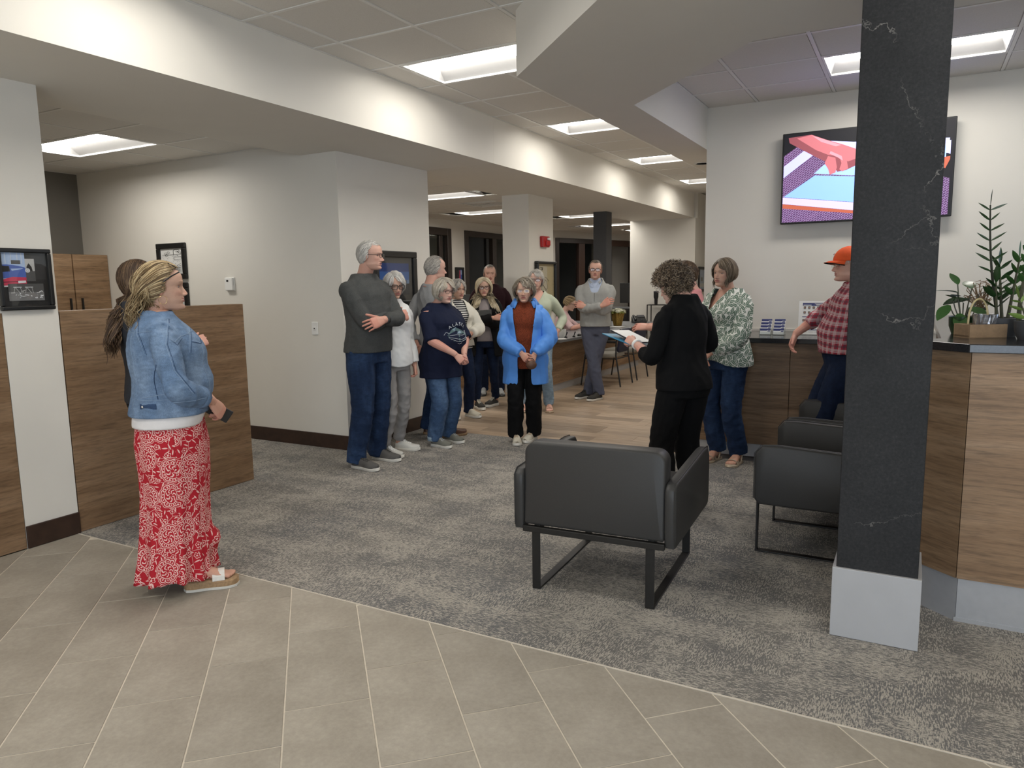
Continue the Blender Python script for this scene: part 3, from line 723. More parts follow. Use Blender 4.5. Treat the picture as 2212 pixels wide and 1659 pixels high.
armchair('dark grey leather lounge chair half behind the stone column, nearer of two facing left', 'lounge chairs by the counter', (.07, 4.38, 0), PI/2)
armchair('dark grey leather lounge chair next to the counter, farther of two facing left', 'lounge chairs by the counter', (.08, 5.28, 0), PI/2)
# ---- wall plates
t = thing('thermostat', 'small white wall thermostat with a dark display', 'thermostat', (-5.925, 5.06, 1.54))
MB().box(-.06, .06, -.012, 0, -.065, .065).build('base', 'white_plastic', t, bevel=.004); MB().box(-.052, .052, -.034, -.012, -.062, .062).build('cover', 'white_plastic', t, bevel=.006)
MB().box(-.024, .002, -.0355, -.034, .022, .04).build('display', 'black_plastic', t)
t = thing('wall_outlet', 'white wall plate with a small dark jack, on the wall left of the grey-sweater man', 'outlet', (-4.845, 5.06, 1.12))
MB().box(-.038, .038, -.007, 0, -.06, .06).build('plate', 'white_plastic', t, bevel=.004); MB().box(-.012, .012, -.012, -.007, -.014, .014).build('jack', 'white_plastic', t, bevel=.002)
MB().box(-.006, .006, -.013, -.012, -.006, .006).build('socket', 'black_plastic', t)
t = thing('fire_alarm', 'red wall fire alarm with a clear strobe on the white pillar', 'fire alarm', (-4.54, 9.235, 2.065))
MB().extr([(-.105, -.07), (.105, -.07), (.11, .078), (-.11, .078)], 'x', .0, .05).build('housing', 'red_plastic', t, bevel=.01)
MB().extr([(-.03, -.05), (.09, -.05), (.09, .02), (-.03, .02)], 'x', .05, .07).build('horn_grille', 'red_plastic', t, bevel=.008)
MB().box(.05, .078, .015, .095, .025, .06).build('strobe', 'white_plastic', t, bevel=.008)
# ---- framed pictures
def picture(name, label, origin, ex, w, h, border, depth, fmat, art, mat_w=0., mat_col='mat_board', n=None, group=None):
    """picture lying in the plane spanned by ex (unit, horizontal) and z; origin = lower left corner on the wall; the normal points to the viewer"""
    ex = Vector(ex); nz = ex.cross(Vector((0, 0, 1)))
    t = thing(name, label, 'picture', origin, math.atan2(ex.y, ex.x), group)
    # local axes: x along ex, -y out of the wall
    for a, b, c, d in ((0, w, 0, border), (0, w, h-border, h), (0, border, border, h-border), (w-border, w, border, h-border)):
        MB().box(a, b, -depth, 0, c, d).build('frame', fmat, t, bevel=min(.008, border*.25))
    i0, i1, j0, j1 = border, w-border, border, h-border
    MB().box(i0, i1, -depth*.35, 0, j0, j1).build('backing', mat_col if mat_w else fmat, t)
    if mat_w: i0 += mat_w; i1 -= mat_w; j0 += mat_w; j1 -= mat_w
    art(t, i0, i1, j0, j1, -depth*.35-.001)
    MB().box(border-.002, w-border+.002, -depth*.62, -depth*.58, border-.002, h-border+.002).build('glazing', 'picture_glass', t)
    return t
class Art:
    def __init__(s, t, i0, i1, j0, j1, y, name='print'):
        s.t, s.i0, s.i1, s.j0, s.j1, s.y, s.k, s.m, s.names, s.name = t, i0, i1, j0, j1, y, 0, MB(), [], name
    def p(s, mat, pts):
        if mat not in s.names: s.names.append(mat)
        s.m.cur = s.names.index(mat); y = s.y-.0002*s.k; s.k += 1
        s.m.add([(s.i0+(s.i1-s.i0)*u, y, s.j0+(s.j1-s.j0)*v) for u, v in pts], [tuple(range(len(pts)))])
    def rect(s, mat, u0, u1, v0, v1): s.p(mat, [(u0, v0), (u1, v0), (u1, v1), (u0, v1)])
    def line(s, mat, pts, w=.012):
        for (a, b), (c, d) in zip(pts, pts[1:]):
            l = math.hypot(c-a, d-b) or 1; nx, ny = -(d-b)/l*w/2, (c-a)/l*w/2
            s.p(mat, [(a-nx, b-ny), (c-nx, d-ny), (c+nx, d+ny), (a+nx, b+ny)])
    def done(s): s.m.build(s.name, s.names, s.t)
for nm, c in dict(ink_black=(.02, .02, .02), ink_dark=(.035, .035, .036), photo_grey=(.20, .20, .20), photo_light=(.52, .52, .51), photo_mid=(.09, .09, .09), photo_reflection_sky=(.42, .55, .78), photo_reflection_blue=(.075, .14, .46), photo_reflection_red=(.58, .045, .10), photo_white=(.72, .74, .76),  # sky, blue and red also serve the reflection painted into the collage
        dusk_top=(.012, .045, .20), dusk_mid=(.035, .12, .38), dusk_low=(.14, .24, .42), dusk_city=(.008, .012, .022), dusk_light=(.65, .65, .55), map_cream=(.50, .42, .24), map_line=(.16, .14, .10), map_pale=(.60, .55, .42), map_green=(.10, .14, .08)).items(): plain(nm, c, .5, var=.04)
def collage(t, i0, i1, j0, j1, y):
    a = Art(t, i0, i1, j0, j1, y); a.rect('ink_black', 0, 1, 0, 1)
    a.p('ink_dark', [(.64, .50), (.97, .50), (.97, .99), (.64, .99)])
    a.p('photo_light', [(.45, .47), (.73, .47), (.73, .89), (.45, .89)]); a.p('photo_mid', [(.45, .47), (.73, .47), (.73, .66), (.45, .66)]); a.p('ink_black', [(.54, .66), (.68, .66), (.66, .74), (.60, .81), (.55, .74)])
    a.p('photo_reflection_sky', [(0, .40), (.52, .40), (.52, 1), (0, 1)])  # painted reflection in the glass: sky, then blue and red cars below
    for u in (.1, .22, .36, .45): a.line('photo_white', [(u, .8), (u, 1)], .012)
    a.p('photo_mid', [(.22, .79), (.42, .79), (.42, .86), (.22, .86)])
    a.p('photo_reflection_blue', [(0, .52), (.52, .54), (.52, .72), (.38, .755), (.12, .78), (0, .775)]); a.p('ink_black', [(.0, .64), (.18, .65), (.17, .75), (0, .755)]); a.p('photo_reflection_sky', [(.22, .66), (.46, .70), (.46, .71), (.2, .70)])
    a.p('photo_reflection_red', [(0, .38), (.52, .40), (.52, .54), (.22, .55), (0, .50)]); a.line('ink_black', [(0, .45), (.52, .47)], .012); a.p('photo_white', [(.33, .43), (.50, .44), (.50, .48), (.33, .475)]); a.p('photo_white', [(0, .36), (.52, .385), (.52, .40), (0, .385)])
    for r, mt in ((.055, 'photo_white'), (.036, 'photo_light'), (.018, 'photo_white')): a.p(mt, [(.56+r*math.cos(k*PI/8), .67+r*.75*math.sin(k*PI/8)) for k in range(16)])
    a.p('photo_grey', [(.10, .10), (.88, .10), (.88, .42), (.10, .42)]); a.p('photo_mid', [(.10, .27), (.88, .26), (.88, .42), (.10, .42)])
    for u in (.30, .55): a.line('photo_white', [(u-.09, .355), (u+.09, .355)], .014); a.line('photo_light', [(u-.06, .35), (u-.09, .24)], .01); a.line('photo_light', [(u+.06, .35), (u+.09, .24)], .01); a.line('photo_light', [(u-.05, .35), (u+.05, .24)], .01)
    for k in range(26):
        u, v = .14+.7*rnd.random(), .15+.13*rnd.random(); a.line('photo_white' if k % 2 else 'photo_light', [(u, v), (u+.09*rnd.random(), v+.02*rnd.uniform(-1, 1))], .012)
    a.done()
picture('framed_collage', 'black framed photo collage with a painted car reflection on the white wall at the far left', (-4.5, 2.235, 1.393), (0, 1, 0), .295, .35, .024, .03, 'black_frame', collage)
def sketch(t, i0, i1, j0, j1, y):
    a = Art(t, i0, i1, j0, j1, y); a.rect('white_paper', 0, 1, 0, 1); r = random.Random(3)
    for cx, cy in ((.22, .80), (.36, .84), (.28, .74)):
        for k in range(7):
            an = k*.9; a.line('ink_black', [(cx+.06*math.cos(an), cy+.045*math.sin(an)), (cx+.06*math.cos(an+.8), cy+.045*math.sin(an+.8))], .012)
    a.line('ink_black', [(.60, .76), (.60, .92), (.68, .96), (.84, .95), (.92, .86), (.92, .76)], .014); a.p('ink_black', [(.66, .88), (.84, .89), (.86, .82), (.78, .87)])
    a.line('ink_black', [(.08, .75), (.96, .77)], .012); a.line('ink_black', [(.62, .55), (.95, .57), (.95, .68), (.62, .66), (.62, .55)], .009)
    for k in range(34):
        u, v = r.uniform(.08, .9), r.uniform(.30, .72); a.line('ink_black', [(u, v), (u+r.uniform(-.07, .07), v+r.uniform(-.03, .03))], .010)
    for k in range(5): a.line('ink_black', [(.50+.03*k, .16+.02*k), (.95, .10+.075*k)], .013)
    for k in range(4): a.line('ink_black', [(.62+.08*k, .10), (.62+.08*k, .26)], .009)
    a.done()
picture('framed_drawing', 'black framed ink drawing on the pale wall, upper one of a pair', (-6.995, 5.06, 1.603), (1, 0, 0), .45, .367, .055, .03, 'black_frame', sketch)
picture('framed_drawing', 'black framed ink drawing mostly hidden behind the denim woman, lower one of a pair', (-6.995, 5.06, 1.20), (1, 0, 0), .445, .367, .055, .03, 'black_frame', sketch)
def dusk(t, i0, i1, j0, j1, y):
    a = Art(t, i0, i1, j0, j1, y)
    for k, mt in enumerate(('dusk_top', 'dusk_top', 'dusk_mid', 'dusk_mid', 'dusk_low')): a.rect(mt, 0, 1, 1-.13*(k+1), 1-.13*k)
    a.rect('dusk_city', 0, 1, 0, .36)
    for u0, u1, v in ((.0, .2, .46), (.25, .42, .52), (.45, .62, .66), (.66, .9, .48)): a.rect('dusk_city', u0, u1, .3, v)
    for k in range(14): u, v = rnd.random()*.9, .2+.14*rnd.random(); a.rect('dusk_light', u, u+.02, v, v+.012)
    a.done()
picture('framed_photograph', 'large black framed dusk photograph on the end wall behind the white-haired woman', (-4.5, 5.46, 1.29), (0, 1, 0), .70, .545, .062, .04, 'black_frame', dusk, .055, 'ink_dark')
def blueprint(t, i0, i1, j0, j1, y):
    a = Art(t, i0, i1, j0, j1, y); a.rect('map_cream', 0, 1, 0, 1); a.rect('map_pale', .06, .60, .10, .95)
    a.line('map_line', [(.18, .86), (.34, .86), (.34, .92), (.18, .92), (.18, .86)], .012); a.p('ink_dark', [(.27, .85), (.33, .85), (.33, .91), (.27, .91)])
    a.line('map_line', [(.12, .62), (.35, .66), (.55, .60), (.62, .45), (.40, .34), (.20, .40), (.12, .62)], .014); a.line('map_line', [(.30, .64), (.34, .52), (.55, .38)], .02); a.line('map_line', [(.20, .58), (.50, .70), (.70, .60)], .012); a.line('map_line', [(.34, .52), (.22, .42), (.45, .26)], .012)
    a.line('map_line', [(.1, .22), (.5, .22)], .01); a.line('map_line', [(.1, .12), (.1, .30)], .01); a.p('map_line', [(.3, .56), (.42, .57), (.40, .66), (.30, .66)])
    a.done()
picture('framed_plan', 'dark framed yellowed building plan on the white pillar below the fire alarm', (-4.54, 8.95, 1.14), (0, 1, 0), .60, .66, .035, .06, 'black_frame', blueprint)
def redblue(t, i0, i1, j0, j1, y):
    a = Art(t, i0, i1, j0, j1, y); a.rect('ink_dark', 0, 1, 0, 1); a.p('photo_reflection_red', [(.35, 0), (.8, 0), (.62, .95), (.5, .95)]); a.p('photo_reflection_blue', [(.66, .1), (.95, .1), (.95, 1), (.66, 1)]); a.rect('photo_reflection_sky', .7, .92, .75, .95); a.done()
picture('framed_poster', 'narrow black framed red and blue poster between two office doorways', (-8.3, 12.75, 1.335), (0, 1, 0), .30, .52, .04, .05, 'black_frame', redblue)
def hallart(t, i0, i1, j0, j1, y):
    a = Art(t, i0, i1, j0, j1, y); a.rect('photo_reflection_sky', 0, 1, 0, 1); a.rect('photo_white', .1, .9, .1, .3); a.rect('photo_mid', .3, .6, .4, .6); a.done()
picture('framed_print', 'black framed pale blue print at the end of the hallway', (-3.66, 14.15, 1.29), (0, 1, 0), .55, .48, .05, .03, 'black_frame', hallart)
def greenmap(t, i0, i1, j0, j1, y):
    a = Art(t, i0, i1, j0, j1, y); a.rect('map_green', 0, 1, 0, 1)
    for k in range(14): u, v = rnd.random()*.8, rnd.random()*.8; a.line('map_line', [(u, v), (u+.2*rnd.random(), v+.15*rnd.uniform(-1, 1))], .03)
    a.done()
picture('framed_map', 'dark framed green map inside the dim office', (-10.5, 18.55, 1.2), (0, 1, 0), 1.0, .75, .07, .04, 'black_frame', greenmap)
# downlight
t = thing('downlight', 'small round recessed downlight in the soffit beside the screen wall', 'light', (-2.045, 7.998, SZ))
MB().lathe([(.085, -.004), (.085, .0), (.065, .0), (.065, -.004)], 20).build('trim_ring', 'white_metal', t, smooth=True)
m = MB(); m.lathe([(.0, -.001), (.063, -.001), (.063, 0.), (.0, 0.)], 20); m.build('lens', 'lamp_lens', t)
# ================================================================== OFFICE FURNITURE AND SMALL THINGS
t = thing('office_desk', 'long walnut office desk with a grey worktop and pale kick plate, behind the standing people', 'desk', (0, 0, 0))
for y0, y1 in ((8.99, 10.25), (10.253, 11.5), (11.503, 12.7)): MB().box(-4.36, -4.33, y0, y1, .10, .715).build('front_panel', 'walnut_light', t, bevel=.001)
MB().prism([(-4.535, 9.10), (-4.36, 8.985), (-4.33, 8.985), (-4.35, 9.01), (-4.535, 9.13)], .10, .715).build('front_panel', 'walnut_light', t)
MB().box(-4.36, -4.345, 9.0, 12.7, 0, .10).build('kick_plate', 'brushed_aluminium', t)
MB().box(-5.95, -4.36, 12.67, 12.70, 0, .715).build('front_panel', 'walnut_light', t)
MB().prism([(-4.535, 9.04), (-4.37, 8.94), (-4.08, 8.78), (-4.08, 12.75), (-4.10, 13.45), (-5.95, 13.45), (-5.95, 12.65), (-4.90, 12.65), (-4.90, 9.56), (-4.535, 9.56)], .715, .75).build('worktop', 'grey_worktop', t, bevel=.003)
t = thing('office_desk', 'walnut side desk with a grey worktop left of the white pillar', 'desk', (0, 0, 0))
for x0, x1 in ((-6.9, -5.93), (-5.927, -4.955)): MB().box(x0, x1, 8.98, 9.01, .002, .715).build('front_panel', 'walnut_light', t, bevel=.001)
MB().box(-6.95, -4.945, 8.86, 9.70, .715, .75).build('worktop', 'grey_worktop', t, bevel=.003)
MB().box(-6.9, -4.96, 9.3, 9.33, .002, .715).build('modesty_panel', 'walnut_light', t)
t = thing('desk_screen', 'two dark privacy panels with a metal post, standing on the side desk', 'privacy screen', (-5.42, 9.45, .75))
MB().box(-.62, -.012, -.015, .015, .02, .60).build('panel', 'charcoal_paint', t, bevel=.004); MB().box(.012, .44, -.015, .015, .02, .60).build('panel', 'charcoal_paint', t, bevel=.004)
MB().box(-.011, .011, -.018, .018, 0, .62).build('post', 'brushed_aluminium', t); MB().box(-.62, .44, -.04, .04, 0, .02).build('foot', 'brushed_aluminium', t)
def leaf_mesh(L, Wd, fold=.35, bend=.2, n=7):
    m = MB(); vs = []
    for i in range(n+1):
        u = i/n; wd = Wd*math.sin(PI*min(1, u*.94+.04))**.8*(1-.25*u); z = bend*L*(u*u)
        vs += [(-wd, u*L, z+fold*wd), (0, u*L, z), (wd, u*L, z+fold*wd)]
    m.add(vs, [(3*i+k, 3*i+k+1, 3*i+k+4, 3*i+k+3) for i in range(n) for k in (0, 1)]); return m
for nm, c in dict(leaf_dark=(.018, .050, .014), leaf_mid=(.045, .115, .030), leaf_pale=(.16, .25, .055), succulent=(.13, .21, .06), stem_green=(.060, .060, .032), stem_dark=(.020, .022, .012)).items(): plain(nm, c, .28 if 'leaf' in nm else .5, spec=.5, var=.2, scale=25)
plain('pot_white', (.74, .74, .72), .35); plain('pot_sage', (.50, .54, .40), .4); plain('gold_foil', (.36, .23, .055), .35, .6, var=.4, scale=60, bump=.6); plain('silver_foil', (.50, .50, .52), .25, .8, var=.4, scale=50, bump=.8); plain('mum_white', (.74, .74, .62), .8); plain('mum_green', (.26, .28, .07), .8); plain('soil', (.03, .02, .015), .9); plain('basket_wood', (.28, .18, .10), .6, var=.15); plain('basket_handle', (.52, .42, .22), .5)
# potted succulents
t = thing('potted_succulent', 'white ribbed pot with small green succulents at the near desk corner', 'plant', (-4.30, 9.28, .75))
m = MB(); prof = [(.052, 0), (.062, .03), (.070, .10), (.072, .112), (.062, .112), (.058, .10)]
vs = []; sg = 36
for r_, z_ in prof:
    for k in range(sg): a = 2*PI*k/sg; rr = r_*(1+(.045 if k % 3 == 0 else -.01)*(z_ < .105)); vs.append((rr*math.cos(a), rr*math.sin(a), z_))
m.add(vs, [(i*sg+k, i*sg+(k+1) % sg, (i+1)*sg+(k+1) % sg, (i+1)*sg+k) for i in range(5) for k in range(sg)]+[tuple(range(sg-1, -1, -1))]); m.build('pot', 'pot_white', t, smooth=True); MB().lathe([(0, .098), (.06, .098), (.06, .1), (0, .1)], 16).build('soil', 'soil', t)
lm = None
for cx, cy in ((-.025, .01), (.028, -.01), (.0, .032)):
    for k in range(9):
        a = k*2.4; 
        if lm is None: lm = leaf_mesh(.036, .010, .5, .5, 4).build('leaf', 'succulent', t, smooth=True); o = lm
        else: o = share(lm, 'leaf', t, (0, 0, 0))
        o.location = (cx, cy, .102); o.rotation_euler = (.35+.09*k, 0, a)
t = thing('potted_plant', 'pale sage pot with a small leafy plant on the side desk', 'plant', (-5.28, 9.0, .75)); MB().lathe([(.06, 0), (.075, .05), (.078, .12), (.070, .122), (.066, .10)], 24).build('pot', 'pot_sage', t, smooth=True); MB().lathe([(0, .10), (.068, .10), (.068, .105), (0, .105)], 16).build('soil', 'soil', t)
l2 = None
for k in range(16):
    if l2 is None: l2 = leaf_mesh(.08, .018, .3, .4, 5).build('leaf', 'leaf_mid', t, smooth=True); o = l2
    else: o = share(l2, 'leaf', t, (0, 0, 0))
    o.location = (.02*math.cos(k), .02*math.sin(k), .10); o.rotation_euler = (.5+.05*k, 0, k*2.4)
# chrysanthemum in gold foil
t = thing('potted_mum', 'white chrysanthemums in a gold foil pot on the desk right of the grey-sweater man', 'plant', (-4.52, 12.1, .75)); m = MB(); vs = []; sg = 40
for r_, z_, wv in ((.070, 0, .0), (.088, .08, .03), (.105, .17, .05), (.118, .215, .09), (.10, .20, .05)):
    for k in range(sg): a = 2*PI*k/sg; rr = r_*(1+wv*math.sin(7*a)+wv*.6*math.sin(13*a+1)); vs.append((rr*math.cos(a), rr*math.sin(a), z_))
m.add(vs, [(i*sg+k, i*sg+(k+1) % sg, (i+1)*sg+(k+1) % sg, (i+1)*sg+k) for i in range(4) for k in range(sg)]+[tuple(range(sg-1, -1, -1))]); m.build('foil_wrap', 'gold_foil', t)
fb = MB()
for k in range(60):
    a = rnd.random()*6.28; r_ = .13*math.sqrt(rnd.random()); fb.ball((r_*math.cos(a), r_*math.sin(a), .215+.05*rnd.random()*(1-r_/.16)), (.022, .022, .012), 6, 4)
fb.build('foliage', 'mum_green', t, kind='stuff'); fl0 = None
for k in range(14):
    a = k*2.4; r_ = .135*math.sqrt((k+.5)/14)
    if fl0 is None:
        m = MB(); m.ball((0, 0, .012), (.016, .016, .014), 8, 6)
        for j in range(14): an = 2*PI*j/14; m.add([(.01*math.cos(an-.15), .01*math.sin(an-.15), .008), (.044*math.cos(an-.13), .044*math.sin(an-.13), .014), (.046*math.cos(an+.13), .046*math.sin(an+.13), .014), (.01*math.cos(an+.15), .01*math.sin(an+.15), .010)], [(0, 1, 2, 3)])
        for j in range(10): an = 2*PI*j/10+.2; m.add([(.006*math.cos(an-.2), .006*math.sin(an-.2), .014), (.028*math.cos(an-.2), .028*math.sin(an-.2), .026), (.028*math.cos(an+.2), .028*math.sin(an+.2), .026), (.006*math.cos(an+.2), .006*math.sin(an+.2), .016)], [(0, 1, 2, 3)])
        fl0 = m.build('flower', 'mum_white', t); o = fl0
    else: o = share(fl0, 'flower', t, (0, 0, 0))
    o.location = (r_*math.cos(a), r_*math.sin(a), .275-.35*r_*r_/.135); o.rotation_euler = (-.6*r_/.135*math.sin(a)*-1, .6*r_/.135*math.cos(a), k)
# things on the desk
t = thing('paper_sheet', 'white sheet of paper on the desk beside the gold foil pot', 'paper', (-4.40, 11.75, .7505)); MB().box(-.11, .11, -.15, .15, 0, .001).build('sheet', 'white_paper', t)
t = thing('paper_sheet', 'white sheet of paper on the near corner of the desk', 'paper', (-4.22, 9.0, .7505), .6); MB().box(-.11, .11, -.10, .10, 0, .001).build('sheet', 'white_paper', t)
for k, (x_, y_, lab) in enumerate(((-4.20, 9.22, 'small black desk gadget left of its twin, by the succulent pot'), (-4.14, 9.36, 'small black desk gadget right of its twin, by the succulent pot'))):
    t = thing('desk_gadget', lab, 'gadget', (x_, y_, .75), .5); MB().lathe([(.022, 0), (.020, .012), (.008, .02)], 14).build('base', 'black_plastic', t, smooth=True); MB().extr([(-.004, .02), (.004, .02), (.03, .075), (.012, .08)], 'y', -.014, .014).build('clip', 'black_plastic', t, bevel=.003)
t = thing('computer_mouse', 'dark computer mouse with a pale top on the desk edge', 'mouse', (-4.17, 9.62, .75), .3); MB().ball((0, 0, .012), (.030, .050, .020), 16, 10).build('shell', 'black_plastic', t, smooth=True); MB().ball((0, .008, .020), (.018, .030, .014), 12, 8).build('top_cover', 'brushed_aluminium', t, smooth=True)
t = thing('desk_phone', 'black desk telephone with a tilted display on the far part of the desk', 'telephone', (-4.42, 12.95, .75), .55)
MB().extr([(-.11, 0), (.11, 0), (.11, .10), (.07, .13), (-.11, .03)], 'x', -.12, .12).build('body', 'black_plastic', t, bevel=.006); MB().tube([(-.08, -.09, .06), (-.085, -.04, .095), (-.085, .06, .135), (-.08, .11, .13)], [.022, .015, .015, .022], 10).build('handset', 'black_plastic', t, smooth=True)
MB().extr([(.02, .105), (.115, .135), (.115, .145), (.02, .115)], 'x', -.02, .11).build('display', 'charcoal_paint', t); kb = MB()
for i in range(3):
    for j in range(4): kb.box(.0+.03*i, .02+.03*i, -.09+.022*j, -.075+.022*j, .045+.0085*j, .056+.0085*j)
kb.build('keypad', 'charcoal_paint', t, kind='stuff')
t = thing('office_cabinet', 'low black cabinet with a pale top inside the far doorway', 'cabinet', (-5.35, 15.2, 0)); MB().box(-.55, .55, -.25, .25, .05, .93).build('body', 'black_plastic', t, bevel=.004); MB().box(-.53, .53, -.23, .23, 0, .05).build('plinth', 'black_plastic', t); MB().box(-.57, .57, -.27, .27, .93, .96).build('top', 'grey_worktop', t, bevel=.003)
for s_ in (-1, 1): MB().box(s_*.275-.26, s_*.275+.26, -.262, -.25, .08, .90).build('door', 'black_metal', t, bevel=.002)
t = thing('computer_monitor', 'large dark monitor on the low cabinet inside the far doorway', 'monitor', (-5.28, 15.25, .96)); MB().box(-.36, .36, -.02, .02, .09, .52).build('panel', 'black_plastic', t, bevel=.006); MB().box(-.34, .34, -.0215, -.02, .11, .50).build('screen', 'ink_black', t); MB().tube([(0, .01, .01), (0, .02, .2)], .02, 10).build('stand', 'black_plastic', t); MB().box(-.12, .12, -.09, .09, 0, .012).build('foot', 'black_plastic', t, bevel=.004)
t = thing('paper_stack', 'crumpled white papers on top of the low cabinet', 'paper', (-4.95, 15.05, .96)); MB().ball((0, 0, .045), (.13, .09, .05), 14, 8).build('crumpled_sheet', 'white_paper', t, smooth=True); MB().box(-.18, .12, -.10, .10, 0, .012).build('sheets', 'white_paper', t)
t = thing('metal_shelf', 'slim black metal shelf standing against the far end wall', 'shelf', (-4.28, 13.72, 0))
for sx in (-1, 1):
    for sy in (-1, 1): MB().box(sx*.20-.008, sx*.20+.008, sy*.12-.008, sy*.12+.008, 0, 1.06).build('leg', 'black_metal', t)
for z_ in (.3, .7, 1.05): MB().box(-.208, .208, -.128, .128, z_, z_+.015).build('shelf_board', 'black_metal', t)
t = thing('tumbler', 'black insulated tumbler with a lid on the slim metal shelf', 'tumbler', (-4.34, 13.70, 1.065)); MB().lathe([(.030, 0), (.034, .10), (.046, .14), (.047, .235), (.040, .238)], 20).build('body', 'black_plastic', t, smooth=True); MB().lathe([(.049, .235), (.049, .25), (.03, .255), (.0, .255)], 20).build('lid', 'charcoal_paint', t, smooth=True)
# guest chairs at the desk
def guest_chair(label, loc, rz, group):
    t = thing('guest_chair', label, 'chair', loc, rz, group); bk = 'black_metal'    # seat faces +y
    MB().extr(rrect(-.23, .23, 0, .48, .06), 'x', 0, 0) if False else None
    s_ = soft_slab((-.235, .235), (-.03, .03), (-.24, .24), .08, .018); o = s_.build('seat', 'seat_fabric', t, smooth=True, angle=60); o.location = (0, .02, .45); o.rotation_euler = (PI/2-.04, 0, 0)
    b_ = soft_slab((-.215, .215), (-.018, .018), (0, .34), .09, .012, rb=.06); o = b_.build('backrest', 'navy_fabric', t, smooth=True, angle=60); o.location = (0, -.25, .50); o.rotation_euler = (.16, 0, 0)
    for sx in (-1, 1):
        x_ = sx*.255
        MB().tube([(x_, -.315, .012), (x_, -.245, .46), (x_, -.25, .66), (x_*.98, -.31, .84)], .0115, 8).build('leg', bk, t, smooth=True); MB().tube([(x_, .295, .012), (x_, .235, .40), (x_, .20, .63), (x_, .16, .655)], .0115, 8).build('leg', bk, t, smooth=True)
        MB().tube([(x_, .20, .65), (x_, .0, .665), (x_, -.25, .655)], [(.011, .022), (.011, .024), (.011, .018)], 8).build('armrest', 'black_plastic', t, smooth=True)
        MB().tube([(x_, -.245, .415), (x_, .235, .405)], .009, 6).build('side_rail', bk, t, smooth=True)
    MB().tube([(-.255, .22, .41), (.255, .22, .41)], .009, 6).build('cross_rail', bk, t); MB().tube([(-.255, -.24, .41), (.255, -.24, .41)], .009, 6).build('cross_rail', bk, t); MB().tube([(-.25, -.305, .82), (.25, -.305, .82)], .010, 6).build('cross_rail', bk, t)
guest_chair('black framed guest chair with a beige seat at the desk, nearer of two', (-3.93, 10.06, 0), PI/2, 'guest chairs at the desk')
guest_chair('black framed guest chair with a beige seat at the desk, farther of two', (-3.95, 10.84, 0), PI/2, 'guest chairs at the desk')
# office chair under the seated woman
t = thing('office_chair', 'dark office chair under the seated woman in the pink polo', 'chair', (-5.15, 10.93, 0), math.radians(18-90))
s_ = soft_slab((-.23, .23), (-.035, .035), (-.22, .22), .08, .02); o = s_.build('seat', 'navy_fabric', t, smooth=True, angle=60); o.location = (0, 0, .40); o.rotation_euler = (PI/2, 0, 0)
s_ = soft_slab((-.21, .21), (-.025, .025), (0, .45), .09, .016); o = s_.build('backrest', 'navy_fabric', t, smooth=True, angle=60); o.location = (0, -.30, .48)
MB().tube([(0, 0, .08), (0, 0, .37)], .028, 12).build('gas_column', 'black_metal', t, smooth=True); MB().tube([(0, -.1, .37), (0, -.32, .38), (0, -.335, .55)], .016, 8).build('back_bracket', 'black_metal', t, smooth=True)
for k in range(5):
    a = 2*PI*k/5; o = MB().tube([(0, 0, .09), (.28*math.cos(a), .28*math.sin(a), .065)], [.022, .014], 8).build('base_arm', 'black_metal', t, smooth=True); MB().ball((.28*math.cos(a), .28*math.sin(a), .028), (.024, .024, .028), 10, 8).build('castor', 'black_plastic', o, smooth=True)
# ---- plants on the reception counter
def stem_leaves(t, base, tip, n, L, mat, start=.25, wd=.02, roll=0., stem='stem_green', r=.006, curve=(0, 0, 0), first=[None], up=.75, seedv=1, side=(1, 0, 0)):
    b, e, c = Vector(base), Vector(tip), Vector(curve); P = lambda u: b+(e-b)*u+c*math.sin(PI*u); rr = random.Random(seedv)
    MB().tube([P(k/10) for k in range(11)], [r*(1-.55*k/10) for k in range(11)], 8).build('stem', stem, t, smooth=True)
    proto = leaf_mesh(1., wd, .35, .12, 7).build('leaf', mat, t, smooth=True); used = False; s0 = Vector(side).normalized()
    for k in range(n):
        u = start+(1-start)*(k+.5)/n; p = P(u)
        for sd in (-1, 1):
            d = (s0*sd*rr.uniform(.8, 1.1)+Vector((rr.uniform(-.25, .25), rr.uniform(-.25, .25), up*rr.uniform(.7, 1.2)))).normalized(); Lk = L*rr.uniform(.8, 1.1)*(1-.35*u)
            o = proto if not used else share(proto, 'leaf', t, (0, 0, 0)); used = True
            o.location = p; q = d.to_track_quat('Y', 'Z'); o.rotation_euler = (q @ Matrix.Rotation(roll+rr.uniform(-.4, .4), 4, 'Y').to_quaternion()).to_euler(); o.scale = (Lk, Lk, Lk)
    o = share(proto, 'leaf', t, tuple(e)); q = (e-P(.9)).to_track_quat('Y', 'Z'); o.rotation_euler = q.to_euler(); o.scale = (L*.75,)*3
CT = 1.223
t = thing('potted_zz_plant', 'tall glossy plant with one thin feathery stem, on the counter corner', 'plant', (.36, 4.06, CT))
MB().lathe([(.06, 0), (.075, .04), (.08, .085), (.074, .088), (.07, .07)], 24).build('pot', 'charcoal_paint', t, smooth=True); MB().lathe([(0, .068), (.071, .068), (.071, .072), (0, .072)], 18).build('soil', 'soil', t)
sr = (.88, .48, 0)
stem_leaves(t, (-.01, 0, .06), (-.075, -.01, .60), 7, .095, 'leaf_dark', .40, .085, 1.25, 'stem_dark', .007, (-.012, 0, 0), side=sr, up=.55, seedv=4)
stem_leaves(t, (.005, .01, .06), (-.02, .03, .33), 4, .105, 'leaf_dark', .30, .20, .5, 'stem_green', .008, (.0, 0, 0), side=(.9, .3, 0), seedv=5)
stem_leaves(t, (.02, -.02, .06), (.05, -.03, .36), 4, .10, 'leaf_mid', .35, .20, .3, 'stem_green', .008, side=(.7, .7, 0), seedv=6)
